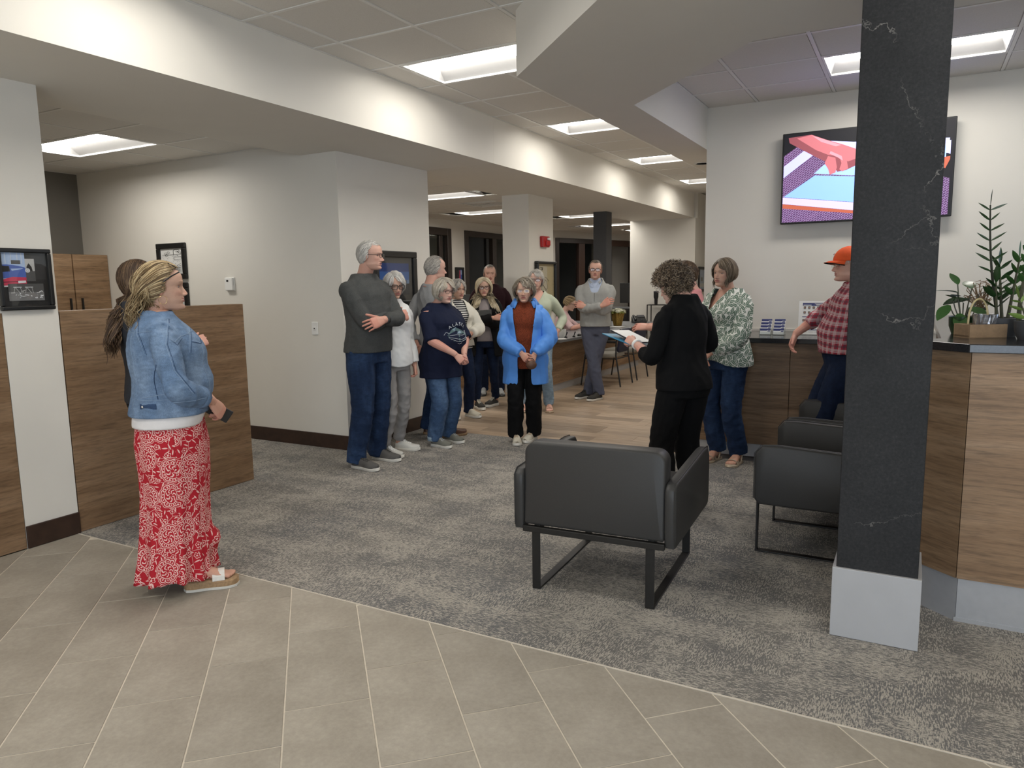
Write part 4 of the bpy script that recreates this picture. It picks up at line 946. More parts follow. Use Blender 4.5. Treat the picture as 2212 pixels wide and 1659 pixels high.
stem_leaves(t, (-.02, -.03, .06), (-.035, -.05, .25), 3, .105, 'leaf_dark', .25, .24, .2, 'stem_green', .008, side=(.95, .2, 0), seedv=7)
t = thing('potted_zz_plant', 'glossy plant with a thick leaning stem at the right edge of the picture', 'plant', (.46, 3.90, CT))
MB().lathe([(.05, 0), (.065, .04), (.068, .08), (.062, .083), (.06, .06)], 24).build('pot', 'charcoal_paint', t, smooth=True); MB().lathe([(0, .058), (.061, .058), (.061, .062), (0, .062)], 18).build('soil', 'soil', t)
stem_leaves(t, (-.05, .0, .05), (.005, .02, .47), 6, .085, 'leaf_mid', .42, .24, .4, 'stem_green', .010, (-.018, 0, 0), side=(.8, .6, 0), seedv=8)
stem_leaves(t, (.0, .02, .05), (.07, .05, .28), 4, .095, 'leaf_dark', .25, .22, .4, 'stem_green', .007, side=(.9, -.2, 0), seedv=9)
stem_leaves(t, (-.01, -.02, .05), (-.06, -.05, .18), 3, .085, 'leaf_pale', .2, .16, .9, 'stem_green', .005, side=(.6, .4, .3), seedv=10)
t = thing('trailing_plant', 'leafy plant with broad pale-veined leaves left of the wooden tray', 'plant', (.215, 4.20, CT)); MB().lathe([(.045, 0), (.058, .04), (.06, .085), (.055, .086), (.052, .07)], 20).build('pot', 'leaf_dark', t, smooth=True)
lp = None
for k, (dx, dy, dz, yaw, tilt, L_) in enumerate(((-.03, -.02, .20, 2.0, .25, .105), (.02, -.03, .17, .9, -.1, .13), (-.06, 0, .14, 2.6, -.7, .10), (.03, .02, .22, .2, .5, .10), (-.02, -.03, .10, 3.0, -.9, .10), (-.05, .01, .18, 3.6, .2, .09), (.05, -.02, .12, -.4, .0, .10), (.0, .03, .15, 1.4, .6, .09), (.01, -.05, .07, 2.2, -1., .09), (.06, .01, .19, -1., .4, .09), (.02, -.05, .13, 4., -.3, .10), (-.03, .02, .24, .6, .9, .08))):
    MB().tube([(dx*.2, dy*.2, .06), (dx*.7, dy*.7, dz*.7), (dx, dy, dz)], .0028, 6).build('stem', 'stem_green', t, smooth=True)
    if lp is None: lp = leaf_mesh(1., .34, .15, -.15, 8).build('leaf', 'leaf_mid', t, smooth=True); o = lp
    else: o = share(lp, 'leaf', t, (0, 0, 0))
    o.location = (dx, dy, dz); o.rotation_euler = (tilt, .3*math.sin(k*2), yaw); o.scale = (L_,)*3
fz = MB()
for k in range(40): 
    a, z_ = rnd.random()*6.28, .14+.11*rnd.random(); fz.tube([(.06+.04*rnd.random(), .05+.03*rnd.random(), .12), (.06+.05*math.cos(a), .05+.04*math.sin(a), z_), (.06+.06*math.cos(a+.6), .05+.05*math.sin(a+.6), z_+.012)], .0018, 4)
fz.build('dry_sprigs', 'basket_wood', t, kind='stuff')
t = thing('wooden_tray', 'small wooden gift tray with a tall bamboo handle and silver foil pot', 'tray', (.275, 3.985, CT), .50)
MB().box(-.085, .085, -.06, .06, 0, .012).build('bottom', 'basket_wood', t)
for a, b, c, d in ((-.085, .085, -.062, -.054), (-.085, .085, .054, .062), (-.085, -.077, -.054, .054), (.077, .085, -.054, .054)): MB().box(a, b, c, d, .002, .062).build('side_board', 'basket_wood', t, bevel=.002)
MB().tube([(-.045+.050*(1-math.cos(a))*.9, .02, .06+.115*math.sin(a)**.8) for a in np.linspace(0.001, PI-.001, 15)], .0045, 8).build('handle', 'basket_handle', t, smooth=True)
m = MB(); vs = []; sg = 30
for r_, z_ in ((.040, .013), (.044, .06), (.050, .105), (.046, .104)):
    for k in range(sg): a = 2*PI*k/sg; rr = r_*(1+.06*math.sin(9*a+z_*60)); vs.append((.018+rr*math.cos(a), rr*math.sin(a), z_))
m.add(vs, [(i*sg+k, i*sg+(k+1) % sg, (i+1)*sg+(k+1) % sg, (i+1)*sg+k) for i in range(3) for k in range(sg)]); m.build('foil_pot', 'silver_foil', t)
# ================================================================== PEOPLE: builders
def npn(v): return v/np.maximum(np.linalg.norm(v, axis=-1, keepdims=True), 1e-9)
def crom(xs, ys, x):
    xs, ys = np.asarray(xs, float), np.asarray(ys, float); x = np.clip(x, xs[0], xs[-1])
    i = np.clip(np.searchsorted(xs, x)-1, 0, len(xs)-2); h = xs[i+1]-xs[i]; t = (x-xs[i])/h
    d = np.gradient(ys, xs)
    return (2*t**3-3*t**2+1)*ys[i]+(t**3-2*t**2+t)*h*d[i]+(-2*t**3+3*t**2)*ys[i+1]+(t**3-t**2)*h*d[i+1]
def sstep(a, b, x): t = np.clip((x-a)/(b-a), 0, 1); return t*t*(3-2*t)
def G(x, s): return np.exp(-(x/s)**2)
def fnoise(P, f, seed, n=5):
    r = np.random.RandomState(seed); o = 0
    for k in range(n):
        d = r.normal(size=3); d /= np.linalg.norm(d); ff = f*(.7+.6*r.rand()); o = o+np.sin(P@d*ff*2*PI+r.rand()*6.28)
    return o/n
def grid_faces(n, m, off=0, wrap=True):
    return [(off+i*m+k, off+i*m+(k+1) % m, off+(i+1)*m+(k+1) % m, off+(i+1)*m+k) for i in range(n-1) for k in range(m if wrap else m-1)]
def rings_vf(R, cap=True):
    """R: array (n, m, 3)"""
    n, m, _ = R.shape; V = R.reshape(-1, 3); F = grid_faces(n, m)
    if cap: F = F+[tuple(range(m-1, -1, -1)), tuple((n-1)*m+k for k in range(m))]
    return V, F
def remesh(parts, voxel, smooth=5, fac=.5):
    m = MB()
    for V, F in parts: m.add(np.asarray(V).tolist(), F)
    me = bpy.data.meshes.new('tmp'); me.from_pydata(m.v, [], m.f)
    bm = bmesh.new(); bm.from_mesh(me); bmesh.ops.recalc_face_normals(bm, faces=bm.faces); bm.to_mesh(me); bm.free()
    o = bpy.data.objects.new('tmp', me); TS.collection.objects.link(o)
    a = o.modifiers.new('r', 'REMESH'); a.mode = 'VOXEL'; a.voxel_size = voxel
    if smooth: b = o.modifiers.new('s', 'SMOOTH'); b.factor = fac; b.iterations = smooth
    TVL.update(); dg = TVL.depsgraph; ev = o.evaluated_get(dg); e = ev.to_mesh()
    V = np.empty(len(e.vertices)*3); e.vertices.foreach_get('co', V); V = V.reshape(-1, 3)
    N = np.empty(len(e.vertices)*3); e.vertex_normals.foreach_get('vector', N) if hasattr(e, 'vertex_normals') else e.vertices.foreach_get('normal', N); N = N.reshape(-1, 3)
    L = np.empty(len(e.loops), int); e.loops.foreach_get('vertex_index', L); S = np.empty(len(e.polygons), int); e.polygons.foreach_get('loop_start', S)
    T = np.empty(len(e.polygons), int); e.polygons.foreach_get('loop_total', T)
    if (T == 4).all(): F = L.reshape(-1, 4)
    else: F = [tuple(L[s:s+t]) for s, t in zip(S, T)]
    ev.to_mesh_clear(); bpy.data.objects.remove(o); bpy.data.meshes.remove(me)
    return V, F, N
TS = bpy.data.scenes.new('build_temp'); TVL = TS.view_layers[0]
def mesh_obj(name, V, F, mat, parent, col=None, smooth=True, midx=None, kind=None):
    V = np.asarray(V, float)
    me = bpy.data.meshes.new(name)
    if isinstance(F, np.ndarray) and F.ndim == 2:
        nf, k = F.shape; me.vertices.add(len(V)); me.vertices.foreach_set('co', V.ravel()); me.loops.add(nf*k); me.loops.foreach_set('vertex_index', F.ravel().astype(np.int32))
        me.polygons.add(nf); me.polygons.foreach_set('loop_start', np.arange(0, nf*k, k, dtype=np.int32)); me.polygons.foreach_set('loop_total', np.full(nf, k, dtype=np.int32)); me.update(calc_edges=True); me.validate()
    else: me.from_pydata(V.tolist(), [], [tuple(int(i) for i in f) for f in F])
    for m in (mat if isinstance(mat, (list, tuple)) else [mat]): me.materials.append(MATS[m])
    if midx is not None: me.polygons.foreach_set('material_index', midx)
    if col is not None:
        a = me.color_attributes.new('Col', 'FLOAT_COLOR', 'POINT'); c = np.ones((len(V), 4)); c[:, :3] = col; a.data.foreach_set('color', c.ravel())
    if smooth: me.polygons.foreach_set('use_smooth', [True]*len(me.polygons))
    me.update()
    o = bpy.data.objects.new(name, me); C.objects.link(o); o.parent = parent
    if kind: o['kind'] = kind
    return o
def rotm(yaw=0, pitch=0, roll=0):
    """yaw: + turns left, pitch: + looks up, roll: + tilts the head to its own left"""
    return np.array(Matrix.Rotation(math.radians(yaw), 3, 'Z') @ Matrix.Rotation(math.radians(pitch), 3, 'X') @ Matrix.Rotation(math.radians(-roll), 3, 'Y'))
def attr_mat(name, rough, spec=.4, bump=0., bscale=200., sss=0.):
    n = NT(name, rough, spec=spec); a = n.node('ShaderNodeAttribute', _attribute_name='Col')
    t = n.noise(n.coord(), bscale, 3); n.color(n.mix(1., a, n.ramp(t, [(.3, .93), (.7, 1.05)]), 'MULTIPLY'))
    if bump: n.bump(t, bump, .001)
    return n.m
attr_mat('skin', .5, .35, .10, 350); attr_mat('hair', .50, .25, 0, 60)
thin_glass('spectacle_lens', (.97, .98, .98), .04)
plain('gold', (.75, .55, .25), .25, 1., var=.02); plain('silver', (.62, .62, .62), .25, 1., var=.02)
SK = dict(light=(.66, .445, .355), pink=(.64, .405, .325), tan=(.57, .355, .265), ruddy=(.61, .365, .285))

def head_geo(p):
    """detailed head, face towards +y, origin at eye level.  Returns V, F, colours"""
    zs = np.concatenate([np.linspace(-.115, .030, 64), np.linspace(.036, .1146, 18)]); m = 92
    t = np.linspace(-PI, PI, m, endpoint=False); th = t-.38*np.sin(t)
    yf = crom([-.115, -.109, -.099, -.083, -.064, -.05, -.03, 0, .018, .035, .06, .085, .103, .1146], [.050, .076, .087, .083, .0885, .0865, .085, .083, .090, .0905, .086, .067, .040, .002], zs)
    yb = crom([-.115, -.10, -.08, -.05, -.02, .02, .05, .08, .1, .1146], [.0, -.028, -.056, -.075, -.090, -.101, -.098, -.078, -.048, -.004], zs)
    jw = p.get('jaw', 1.); cw = p.get('cheek', 1.)
    w = crom([-.115, -.108, -.095, -.075, -.05, -.02, 0, .03, .06, .085, .103, .1146], [.016*jw, .030*jw, .042*jw, .054*jw, .0615*cw, .068*cw, .071, .0755, .072, .059, .037, .003], zs)
    ct, st = np.cos(th), np.sin(th)
    X = w[:, None]*(np.sign(st)*np.abs(st)**.86)[None]
    yc = .004
    Y = np.where(ct[None] > 0, yc+(yf-yc)[:, None]*(np.abs(ct)**.98)[None], yc-(yc-yb)[:, None]*(np.abs(ct)**.95)[None])
    Z = np.repeat(zs[:, None], m, 1)
    fm = sstep(.15, .6, ct)[None]; ax = np.abs(X); ns = p.get('nose', 1.); age = p.get('age', .5); sm = p.get('smile', 0.)
    nz = crom([-.052, -.047, -.042, -.035, -.025, -.01, .006, .017], [0, .008, .0205, .0245, .020, .012, .004, 0], zs); nz[(zs < -.052) | (zs > .017)] = 0
    sg = crom([-.052, -.04, -.03, .0, .02], [.012, .0115, .0095, .0075, .009], zs)
    D = ns*nz[:, None]*G(X, sg[:, None])+ns*.009*G(ax-.0135, .0058)*G(Z+.040, .0062)
    D -= .0088*G(ax-.032, .0148)*G(Z-.001, .0095)
    D += .0034*G(ax-.026, .022)*G(Z-.0215, .006)+.004*G(ax-.047, .016)*G(Z+.024, .016)+.003*sm*G(ax-.040, .014)*G(Z+.034, .012)
    lz = sm*.005*(ax/.025)**2
    D += .0046*G(X, .0195)*(.9*G(Z+.0575-lz, .0042)+1.1*G(Z+.0708-lz, .0048))
    D -= .0048*np.exp(-(ax/(.0245+.003*sm))**4)*G(Z+.0640-lz, .0017)
    D -= .0012*G(X, .003)*G(Z+.052, .004)
    tt = np.clip(((ax-.016)*.016+(-.036-Z)*.031)/(.016**2+.031**2), 0, 1); dd = np.hypot(ax-.016-.016*tt, Z+.036+.031*tt)
    D -= (.0008+.0022*age+.001*sm)*G(dd, .0032)
    D -= .0014*age*G(ax-.031, .013)*G(Z+.016, .0022)
    D -= .0012*age*G(Z-.045, .0015)*G(X, .04)+.001*age*G(Z-.055, .0015)*G(X, .035)
    D += .0035*G(X, .017)*G(Z+.098, .010)-.002*G(X, .02)*G(Z+.084, .004)
    D += p.get('chin2', 0.)*.014*G(X, .04)*G(Z+.112, .012)
    Y = Y+D*fm
    V = np.stack([X, Y, Z], -1).reshape(-1, 3)
    sk = np.array(p['skin']); col = np.repeat(sk[None], len(V), 0)
    x, y, z, fmv = X.ravel(), Y.ravel(), Z.ravel(), np.repeat(fm, len(zs), 0).ravel(); axv = np.abs(x)
    red = fmv*(.55*G(axv-.045, .018)*G(z+.03, .02)+.75*G(x, .016)*G(z+.034, .012)+.25*G(x, .02)*G(z+.098, .014)); col = col*(1-red[:, None]*np.array([.03, .20, .20]))
    col *= (1-.16*fmv*G(axv-.032, .016)*G(z+.004, .012))[:, None]
    lip = fmv*np.exp(-(axv/.0235)**4)*(sstep(-.0755, -.0735, z-lz.ravel())-sstep(-.0555, -.0535, z-lz.ravel())); lc = np.array(p.get('lip', (.42, .16, .14)))
    col = col*(1-lip[:, None])+lc*lip[:, None]
    ml = fmv*np.exp(-(axv/.0245)**4)*G(z+.064-lz.ravel(), .0012); col = col*(1-.6*ml[:, None])
    bz = .0225+.0035*(1-((axv-.034)/.02)**2)-.002; bm_ = fmv*sstep(.010, .015, axv)*(1-sstep(.046, .054, axv))*G(z-bz, .0032)*p.get('brow_w', .8); col = col*(1-bm_[:, None])+np.array(p.get('brow', (.12, .09, .07)))*bm_[:, None]
    st_ = p.get('stubble', 0.)
    if st_:
        q = fmv*sstep(-.03, -.055, z)*(1-lip)*st_; col = col*(1-q[:, None]*.35)
    F = grid_faces(len(zs), m)+[tuple(range(m-1, -1, -1)), tuple((len(zs)-1)*m+k for k in range(m))]
    Vs, Fs, Cs = [V], [F], [col]; off = len(V)
    def add(v, f, c):
        nonlocal off
        Vs.append(np.asarray(v)); Fs.append([tuple(i+off for i in q) for q in f]); Cs.append(np.repeat(np.array(c)[None], len(v), 0) if np.ndim(c) == 1 else c); off += len(v)
    gz = np.array(Matrix.Rotation(math.radians(p.get('gaze', 0)), 3, 'Z') @ Matrix.Rotation(math.radians(p.get('gaze_v', -4)), 3, 'X'))
    for s in (-1, 1):
        i = np.argmin((x-s*.0315)**2+(z-.0005)**2+(y < 0)*9); r = .0120; c = np.array([s*.0315, y[i]+.0034-r, .0005])
        # eyeball: rings around the gaze axis (+y)
        an = np.radians([0.1, 9, 12, 24, 28, 45, 70, 95]); q = np.linspace(0, 2*PI, 16, endpoint=False)
        ev = np.stack([r*np.sin(an)[:, None]*np.cos(q)[None], np.repeat(r*np.cos(an)[:, None], 16, 1), r*np.sin(an)[:, None]*np.sin(q)[None]], -1).reshape(-1, 3)@gz.T+c
        ir = np.array(p.get('iris', (.10, .13, .16))); ec = np.repeat(np.stack([np.full(3, .008), np.full(3, .008), ir, ir*.55, np.array([.40, .36, .33]), np.array([.42, .37, .34]), np.array([.5, .40, .37]), np.array([.5, .38, .34])]), 16, 0)
        add(ev, grid_faces(8, 16), ec)
        for up in (1, -1):
            e0 = p.get('lid', 13.) if up == 1 else -17.
            el = np.radians(np.linspace(e0, up*80, 5)); aa = np.radians(np.linspace(-78, 78, 11)); rr = r+.0013
            lv = np.stack([rr*np.cos(el)[:, None]*np.sin(aa)[None], rr*np.cos(el)[:, None]*np.cos(aa)[None], np.repeat(rr*np.sin(el)[:, None], 11, 1)], -1)
            lv[0, :, 1] += .0006; sh = 1-(np.sin(aa)**2)*.35; lv[0, :, 2] *= sh
            lcol = np.repeat((sk*np.array([.86, .78, .76]))[None], 55, 0); lcol[:11] = sk*np.array([.42, .32, .30]) if up == 1 else sk*np.array([.8, .66, .62])
            add(lv.reshape(-1, 3)+c, grid_faces(5, 11, wrap=False), lcol)
        # ear
        if p.get('ear', True):
            bm_e = MB().ball((0, 0, 0), (.0062, .0185, .0315), 16, 11); ev = np.array(bm_e.v); u, v_ = ev[:, 1]/.0185, ev[:, 2]/.0315
            ev[:, 1] += .006*v_-.003*(v_ < -.3)*(-v_-.3); ev[:, 1] *= 1-.28*(v_ < 0)*np.abs(v_); rr = np.hypot(u-.05, v_-.08)
            out = ev[:, 0] > 0; ev[:, 0] += np.where(out, .0038*G(rr-.72, .18)-.0048*G(rr, .38), 0)
            R = np.array(Matrix.Rotation(math.radians(-22), 3, 'Z') @ Matrix.Rotation(math.radians(8), 3, 'X')); ev = ev@R.T; ev[:, 0] *= s
            ev += np.array([s*.0735, -.012, -.010]); ecol = np.repeat((sk*np.array([.97, .80, .77]))[None], len(ev), 0); add(ev, [f if s > 0 else f[::-1] for f in bm_e.f], ecol)
    return np.concatenate(Vs), sum(Fs, []), np.concatenate(Cs)

def hand_parts(side, curl=(25, 35, 25), spread=5., thumb=(38, 20), scale=1., fing=None):
    """hand in its own frame: +y fingers, +z back of the hand, thumb towards -side*x.  list of closed pieces"""
    k = scale; parts = []; tx = -side
    q = np.linspace(0, 2*PI, 14, endpoint=False); secs = [(-.03, .026, .020), (-.008, .0275, .0185), (.018, .034, .0175), (.05, .040, .0155), (.078, .0415, .0125), (.094, .038, .009)]
    R = np.stack([np.stack([rx*np.sign(np.cos(q))*np.abs(np.cos(q))**.8, np.full(14, y), rz*np.sin(q)], -1) for y, rx, rz in secs]); parts.append(rings_vf(R*k))
    for i in range(4):
        L = (.070, .078, .073, .058)[i]; x = tx*(.030-.0203*i); r0 = (.0086, .0088, .0084, .0074)[i]; sp = math.radians(spread*(1.5-i))*tx
        cu = (fing[i] if fing else curl); pos = Vector((x, .080-.004*abs(i-1), -.001)); ang = 0; pts = [Vector((x*.9, .05, -.001)), pos.copy()]; rad = [r0, r0]
        for j, f in enumerate((.46, .31, .23)):
            ang += math.radians(cu[j]); d = Vector((math.sin(sp)*math.cos(ang), math.cos(sp)*math.cos(ang), -math.sin(ang)))
            for u in (.5, 1.): pts.append(pos+d*(L*f*u)); rad.append(r0*(1-.09*(j+u)))
            pos = pos+d*(L*f)
        pts.append(pos+d*.004); rad.append(r0*.42)
        parts.append(tube_vf([p*k for p in pts], [r*k for r in rad], 8))
    a, b = math.radians(thumb[0]), math.radians(thumb[1]); d1 = Vector((tx*math.sin(a), math.cos(a), -.35)).normalized(); d2 = Vector((tx*math.sin(a-b), math.cos(a-b), -.25)).normalized()
    p0 = Vector((tx*.020, .012, -.004)); p1 = p0+d1*.044; p2 = p1+d2*.030; p3 = p2+d2*.022
    parts.append(tube_vf([p*k for p in (p0, p0+d1*.02, p1, (p1+p2)/2, p2, p3, p3+d2*.004)], [r*k for r in (.012, .0135, .0105, .0102, .0095, .0078, .004)], 9))
    return parts
def frame_to(d, n):
    """rotation whose y axis is d and z axis is close to n"""
    y = npn(np.array(d, float)); z = np.array(n, float); z = npn(z-y*(z@y)); x = np.cross(y, z); return np.stack([x, y, z], 1)

class Person:
    def __init__(s, label, loc, heading, h, sex='f', skin='light', w=1., d=1., belly=0., bust=None, lean=(0, 0), dz=0., sh=None, far=False, group=None):
        s.root = thing('person', label, 'person', (loc[0], loc[1], loc[2] if len(loc) > 2 else 0), math.radians(heading-90), group)
        s.h, s.sex, s.w, s.d, s.belly, s.lean, s.dz, s.far = h, sex, w, d, belly, lean, dz, far
        s.skin = SK[skin] if isinstance(skin, str) else skin
        bust = (.022 if sex == 'f' else 0.) if bust is None else bust
        f = sex == 'f'
        # z/h, half width, half depth, y offset
        T = [(.455, .160 if f else .150, .110, -.010), (.50, .178 if f else .165, .122, -.014), (.55, .170 if f else .162, .118+belly*.5, -.006+belly*.4), (.60, .150 if f else .158, .105+belly*.9, .0+belly*.8), (.645, .140 if f else .158, .104+belly, .004+belly),
             (.69, .145 if f else .165, .112+belly*.55, .004+belly*.5), (.735, .152 if f else .175, .112+bust*.9, .004+bust*.9), (.775, .150 if f else .175, .106+bust*.3, .0+bust*.3), (.81, .122 if f else .140, .082, -.012), (.835, .090 if f else .100, .062, -.020), (.856, .066 if f else .072, .056, -.022), (.875, .056 if f else .062, .054, -.018)]
        s.T = np.array(T); s.T[:, 1] *= w*h/1.68; s.T[:, 2] *= d*h/1.68
        s.sw = (sh if sh else (.158 if f else .182))*h/1.70*(1+(w-1)*.35)
        s.hh = .218 if f else .232; s.body_parts = []; s.bh = []; s.arms = {}; s.legs = {}; s.children = []
    def off(s, z): 
        k = (z-.51*s.h)/(.31*s.h); k = np.clip(k, 0, 1.35); return s.lean[0]*k, s.lean[1]*k
    def torso(s, z0, z1, ease=0., n=26, m=36, flare=0., ex=2.25):
        zz = np.linspace(z0, z1, n); fr = np.clip(zz/s.h, .455, .875)
        rx = crom(s.T[:, 0], s.T[:, 1], fr)+ease; ry = crom(s.T[:, 0], s.T[:, 2], fr)+ease; yo = crom(s.T[:, 0], s.T[:, 3], fr)
        if flare: e = np.clip((.60*s.h-zz)/(.15*s.h), 0, 1.5); rx = rx+flare*e; ry = ry+flare*e
        q = np.linspace(0, 2*PI, m, endpoint=False); c, sn = np.cos(q), np.sin(q); a = 2/ex
        ox, oy = s.off(zz)
        R = np.stack([ox[:, None]+rx[:, None]*(np.sign(c)*np.abs(c)**a)[None], (oy+yo)[:, None]+ry[:, None]*(np.sign(sn)*np.abs(sn)**a)[None], np.repeat((zz+s.dz)[:, None], m, 1)], -1)
        return rings_vf(R)
    def shoulder(s, sd):
        z = .790*s.h; ox, oy = s.off(z); return np.array([ox+sd*s.sw, oy-.012, z+s.dz])
    def arm(s, sd, wrist, hint, hdir, back, curl=(25, 35, 25), spread=5., thumb=(38, 20), fing=None, bare=None, hs=None, sz=0.):
        """wrist and elbow hint in local metres; hdir: direction of the fingers; back: direction the back of the hand faces"""
        S = s.shoulder(sd)+np.array([0, 0, sz]); W = np.array(wrist, float); l1, l2 = .178*s.h, .150*s.h; v = W-S; D = np.linalg.norm(v)
        if D > (l1+l2)*.995: W = S+v/D*(l1+l2)*.995; v = W-S; D = np.linalg.norm(v)
        u = v/D; a = (l1*l1-l2*l2+D*D)/(2*D); hgt = math.sqrt(max(l1*l1-a*a, 1e-6)); hv = np.array(hint, float); hv = npn(hv-u*(hv@u)); E = S+u*a+hv*hgt
        s.arms[sd] = (S, E, W)
        sc_ = hs if hs else (.93 if s.sex == 'f' else 1.05)*s.h/1.70
        R = frame_to(hdir, back); P = []
        for V, F in hand_parts(sd, curl, spread, thumb, sc_, fing): P.append((np.asarray(V)@R.T+W+npn(np.array(hdir, float))*.022, F))
        t0 = .0 if bare else .45
        fa = npn(W-E); pts = [E+(W-E)*t for t in np.linspace(t0, 1.0, 6)]; rr = np.interp(np.linspace(t0, 1, 6), [0, .3, .75, 1], [.039, .041, .029, .026])*(1. if s.sex == 'f' else 1.12)*(.6+.4*s.w)
        pts = pts+[W+npn(np.array(hdir, float))*.02]; rr = list(rr)+[.025]
        P.append(tube_vf(pts, rr, 12))
        if bare != 'upper': P.append(tube_vf([S-np.array([sd*.05, 0, .01]), S, S*.5+E*.5, E, E+(W-E)*(t0+.05)], [.030, .030, .028, .027, .026], 8))
        if bare == 'upper': P.append(tube_vf([S, S*.5+E*.5, E], [.052*s.w, .048*s.w, .040*s.w], 12)); P.append((np.array(MB().ball(tuple(E), .0395*(.6+.4*s.w), 12, 8).v), MB().ball((0, 0, 0), 1., 12, 8).f))
        V, F, N = remesh(P, .0046 if s.far else .0036, 2)
        col = np.repeat(np.array(s.skin)[None]*np.array([.98, .90, .88]), len(V), 0)
        kn = np.clip(np.linalg.norm(V-W, axis=1)/.16, 0, 1); col = col*(1-.10*(fnoise(V, 14, 3)[:, None]*.5+.5)*np.array([0, .6, .6]))*(1-.12*((kn > .5)[:, None])*np.array([0, 1, 1]))
        s.body_parts.append((V, F.tolist() if isinstance(F, np.ndarray) else F, col))
    def leg(s, sd, foot, toe=0., lift=0., hip_w=None, knee=(0, 1, 0), bend=False):
        """foot: heel centre (x,y[,z]) ; toe: yaw of the foot, + turns outwards to its left"""
        hw = hip_w if hip_w else .088*s.w*s.h/1.68; H = np.array([sd*hw, -.005, .505*s.h+s.dz]); A = np.array([foot[0], foot[1]+.045 if False else foot[1], (foot[2] if len(foot) > 2 else 0)+.075])
        ty = math.radians(toe); fd = np.array([-math.sin(ty), math.cos(ty), 0]); A = A+fd*.05
        l1, l2 = .238*s.h, .232*s.h; v = A-H; D = np.linalg.norm(v); 
        if not bend or D > (l1+l2)*.998: q_ = D*1.0035/(l1+l2); l1 *= q_; l2 *= q_
        u = v/D; a = (l1*l1-l2*l2+D*D)/(2*D); hgt = math.sqrt(max(l1*l1-a*a, 1e-6)); hv = np.array(hint, float); hv = npn(hv-u*(hv@u)); E = S+u*a+hv*hgt
        s.arms[sd] = (S, E, W)
        sc_ = hs if hs else (.93 if s.sex == 'f' else 1.05)*s.h/1.70
        R = frame_to(hdir, back); P = []
        for V, F in hand_parts(sd, curl, spread, thumb, sc_, fing): P.append((np.asarray(V)@R.T+W+npn(np.array(hdir, float))*.022, F))
        t0 = .0 if bare else .45
        fa = npn(W-E); pts = [E+(W-E)*t for t in np.linspace(t0, 1.0, 6)]; rr = np.interp(np.linspace(t0, 1, 6), [0, .3, .75, 1], [.039, .041, .029, .026])*(1. if s.sex == 'f' else 1.12)*(.6+.4*s.w)
        pts = pts+[W+npn(np.array(hdir, float))*.02]; rr = list(rr)+[.025]
        P.append(tube_vf(pts, rr, 12))
        if bare != 'upper': P.append(tube_vf([S-np.array([sd*.05, 0, .01]), S, S*.5+E*.5, E, E+(W-E)*(t0+.05)], [.030, .030, .028, .027, .026], 8))
        if bare == 'upper': P.append(tube_vf([S, S*.5+E*.5, E], [.052*s.w, .048*s.w, .040*s.w], 12)); P.append((np.array(MB().ball(tuple(E), .0395*(.6+.4*s.w), 12, 8).v), MB().ball((0, 0, 0), 1., 12, 8).f))
        V, F, N = remesh(P, .0046 if s.far else .0036, 2)
        col = np.repeat(np.array(s.skin)[None]*np.array([.98, .90, .88]), len(V), 0)
        kn = np.clip(np.linalg.norm(V-W, axis=1)/.16, 0, 1); col = col*(1-.10*(fnoise(V, 14, 3)[:, None]*.5+.5)*np.array([0, .6, .6]))*(1-.12*((kn > .5)[:, None])*np.array([0, 1, 1]))
        s.body_parts.append((V, F.tolist() if isinstance(F, np.ndarray) else F, col))
    def leg(s, sd, foot, toe=0., lift=0., hip_w=None, knee=(0, 1, 0), bend=False):
        """foot: heel centre (x,y[,z]) ; toe: yaw of the foot, + turns outwards to its left"""
        hw = hip_w if hip_w else .088*s.w*s.h/1.68; H = np.array([sd*hw, -.005, .505*s.h+s.dz]); A = np.array([foot[0], foot[1]+.045 if False else foot[1], (foot[2] if len(foot) > 2 else 0)+.075])
        ty = math.radians(toe); fd = np.array([-math.sin(ty), math.cos(ty), 0]); A = A+fd*.05
        l1, l2 = .238*s.h, .232*s.h; v = A-H; D = np.linalg.norm(v); 
        if D > (l1+l2)*.998: l1 *= D/(l1+l2)*1.003; l2 = D*1.003-l1 if False else l2*D/(l1/ (D/(l1+l2)*1.003) +l2)*1.003 if False else D*1.004-l1
        u = v/D; a = (l1*l1-l2*l2+D*D)/(2*D); hg = math.sqrt(max(l1*l1-a*a, 1e-6)); kv = np.array(knee, float); kv = npn(kv-u*(kv@u)); K = H+u*a+kv*hg
        s.legs[sd] = (H, K, A, fd, np.array([foot[0], foot[1], foot[2] if len(foot) > 2 else 0.]), toe)
    def garment(s, name, parts, mat, voxel=None, smooth=3, fold=.004, ff=9., seed=1, cut=None, solid=0., stretch=(1, 1, .45), extra=None, inflate=0., post=None, leg_fold=False):
        V, F, N = remesh(parts, voxel or (.0115 if s.far else .0085), smooth)
        if inflate: V = V+N*inflate
        P = V*np.array(stretch); wt = np.ones(len(V))
        for S, E, W in s.arms.values():
            d = np.linalg.norm(V-E, axis=1); wt = wt+1.3*np.exp(-(d/.09)**2)
            sa = np.linalg.norm(V-S+np.array([0, 0, .07]), axis=1); wt = wt+.7*np.exp(-(sa/.09)**2)
        if leg_fold:
            for H, K, A, fd, ft, ty in s.legs.values():
                wt = wt+1.1*np.exp(-(np.linalg.norm((V-K)*np.array([1, 1, .8]), axis=1)/.10)**2)+.7*np.exp(-(np.linalg.norm((V-A)*np.array([1, 1, .7]), axis=1)/.12)**2)
        fold = fold*1.35
        n1 = 1-2*np.abs(fnoise(P, ff*.45, seed, 3)); n2 = 1-2*np.abs(fnoise(P, ff, seed+7, 4)); n3 = fnoise(V, ff*2.2, seed+3, 4)
        V = V+N*(fold*wt*(.65*n1+.5*n2+.18*n3))[:, None]
        if post is not None: V = post(V, N)
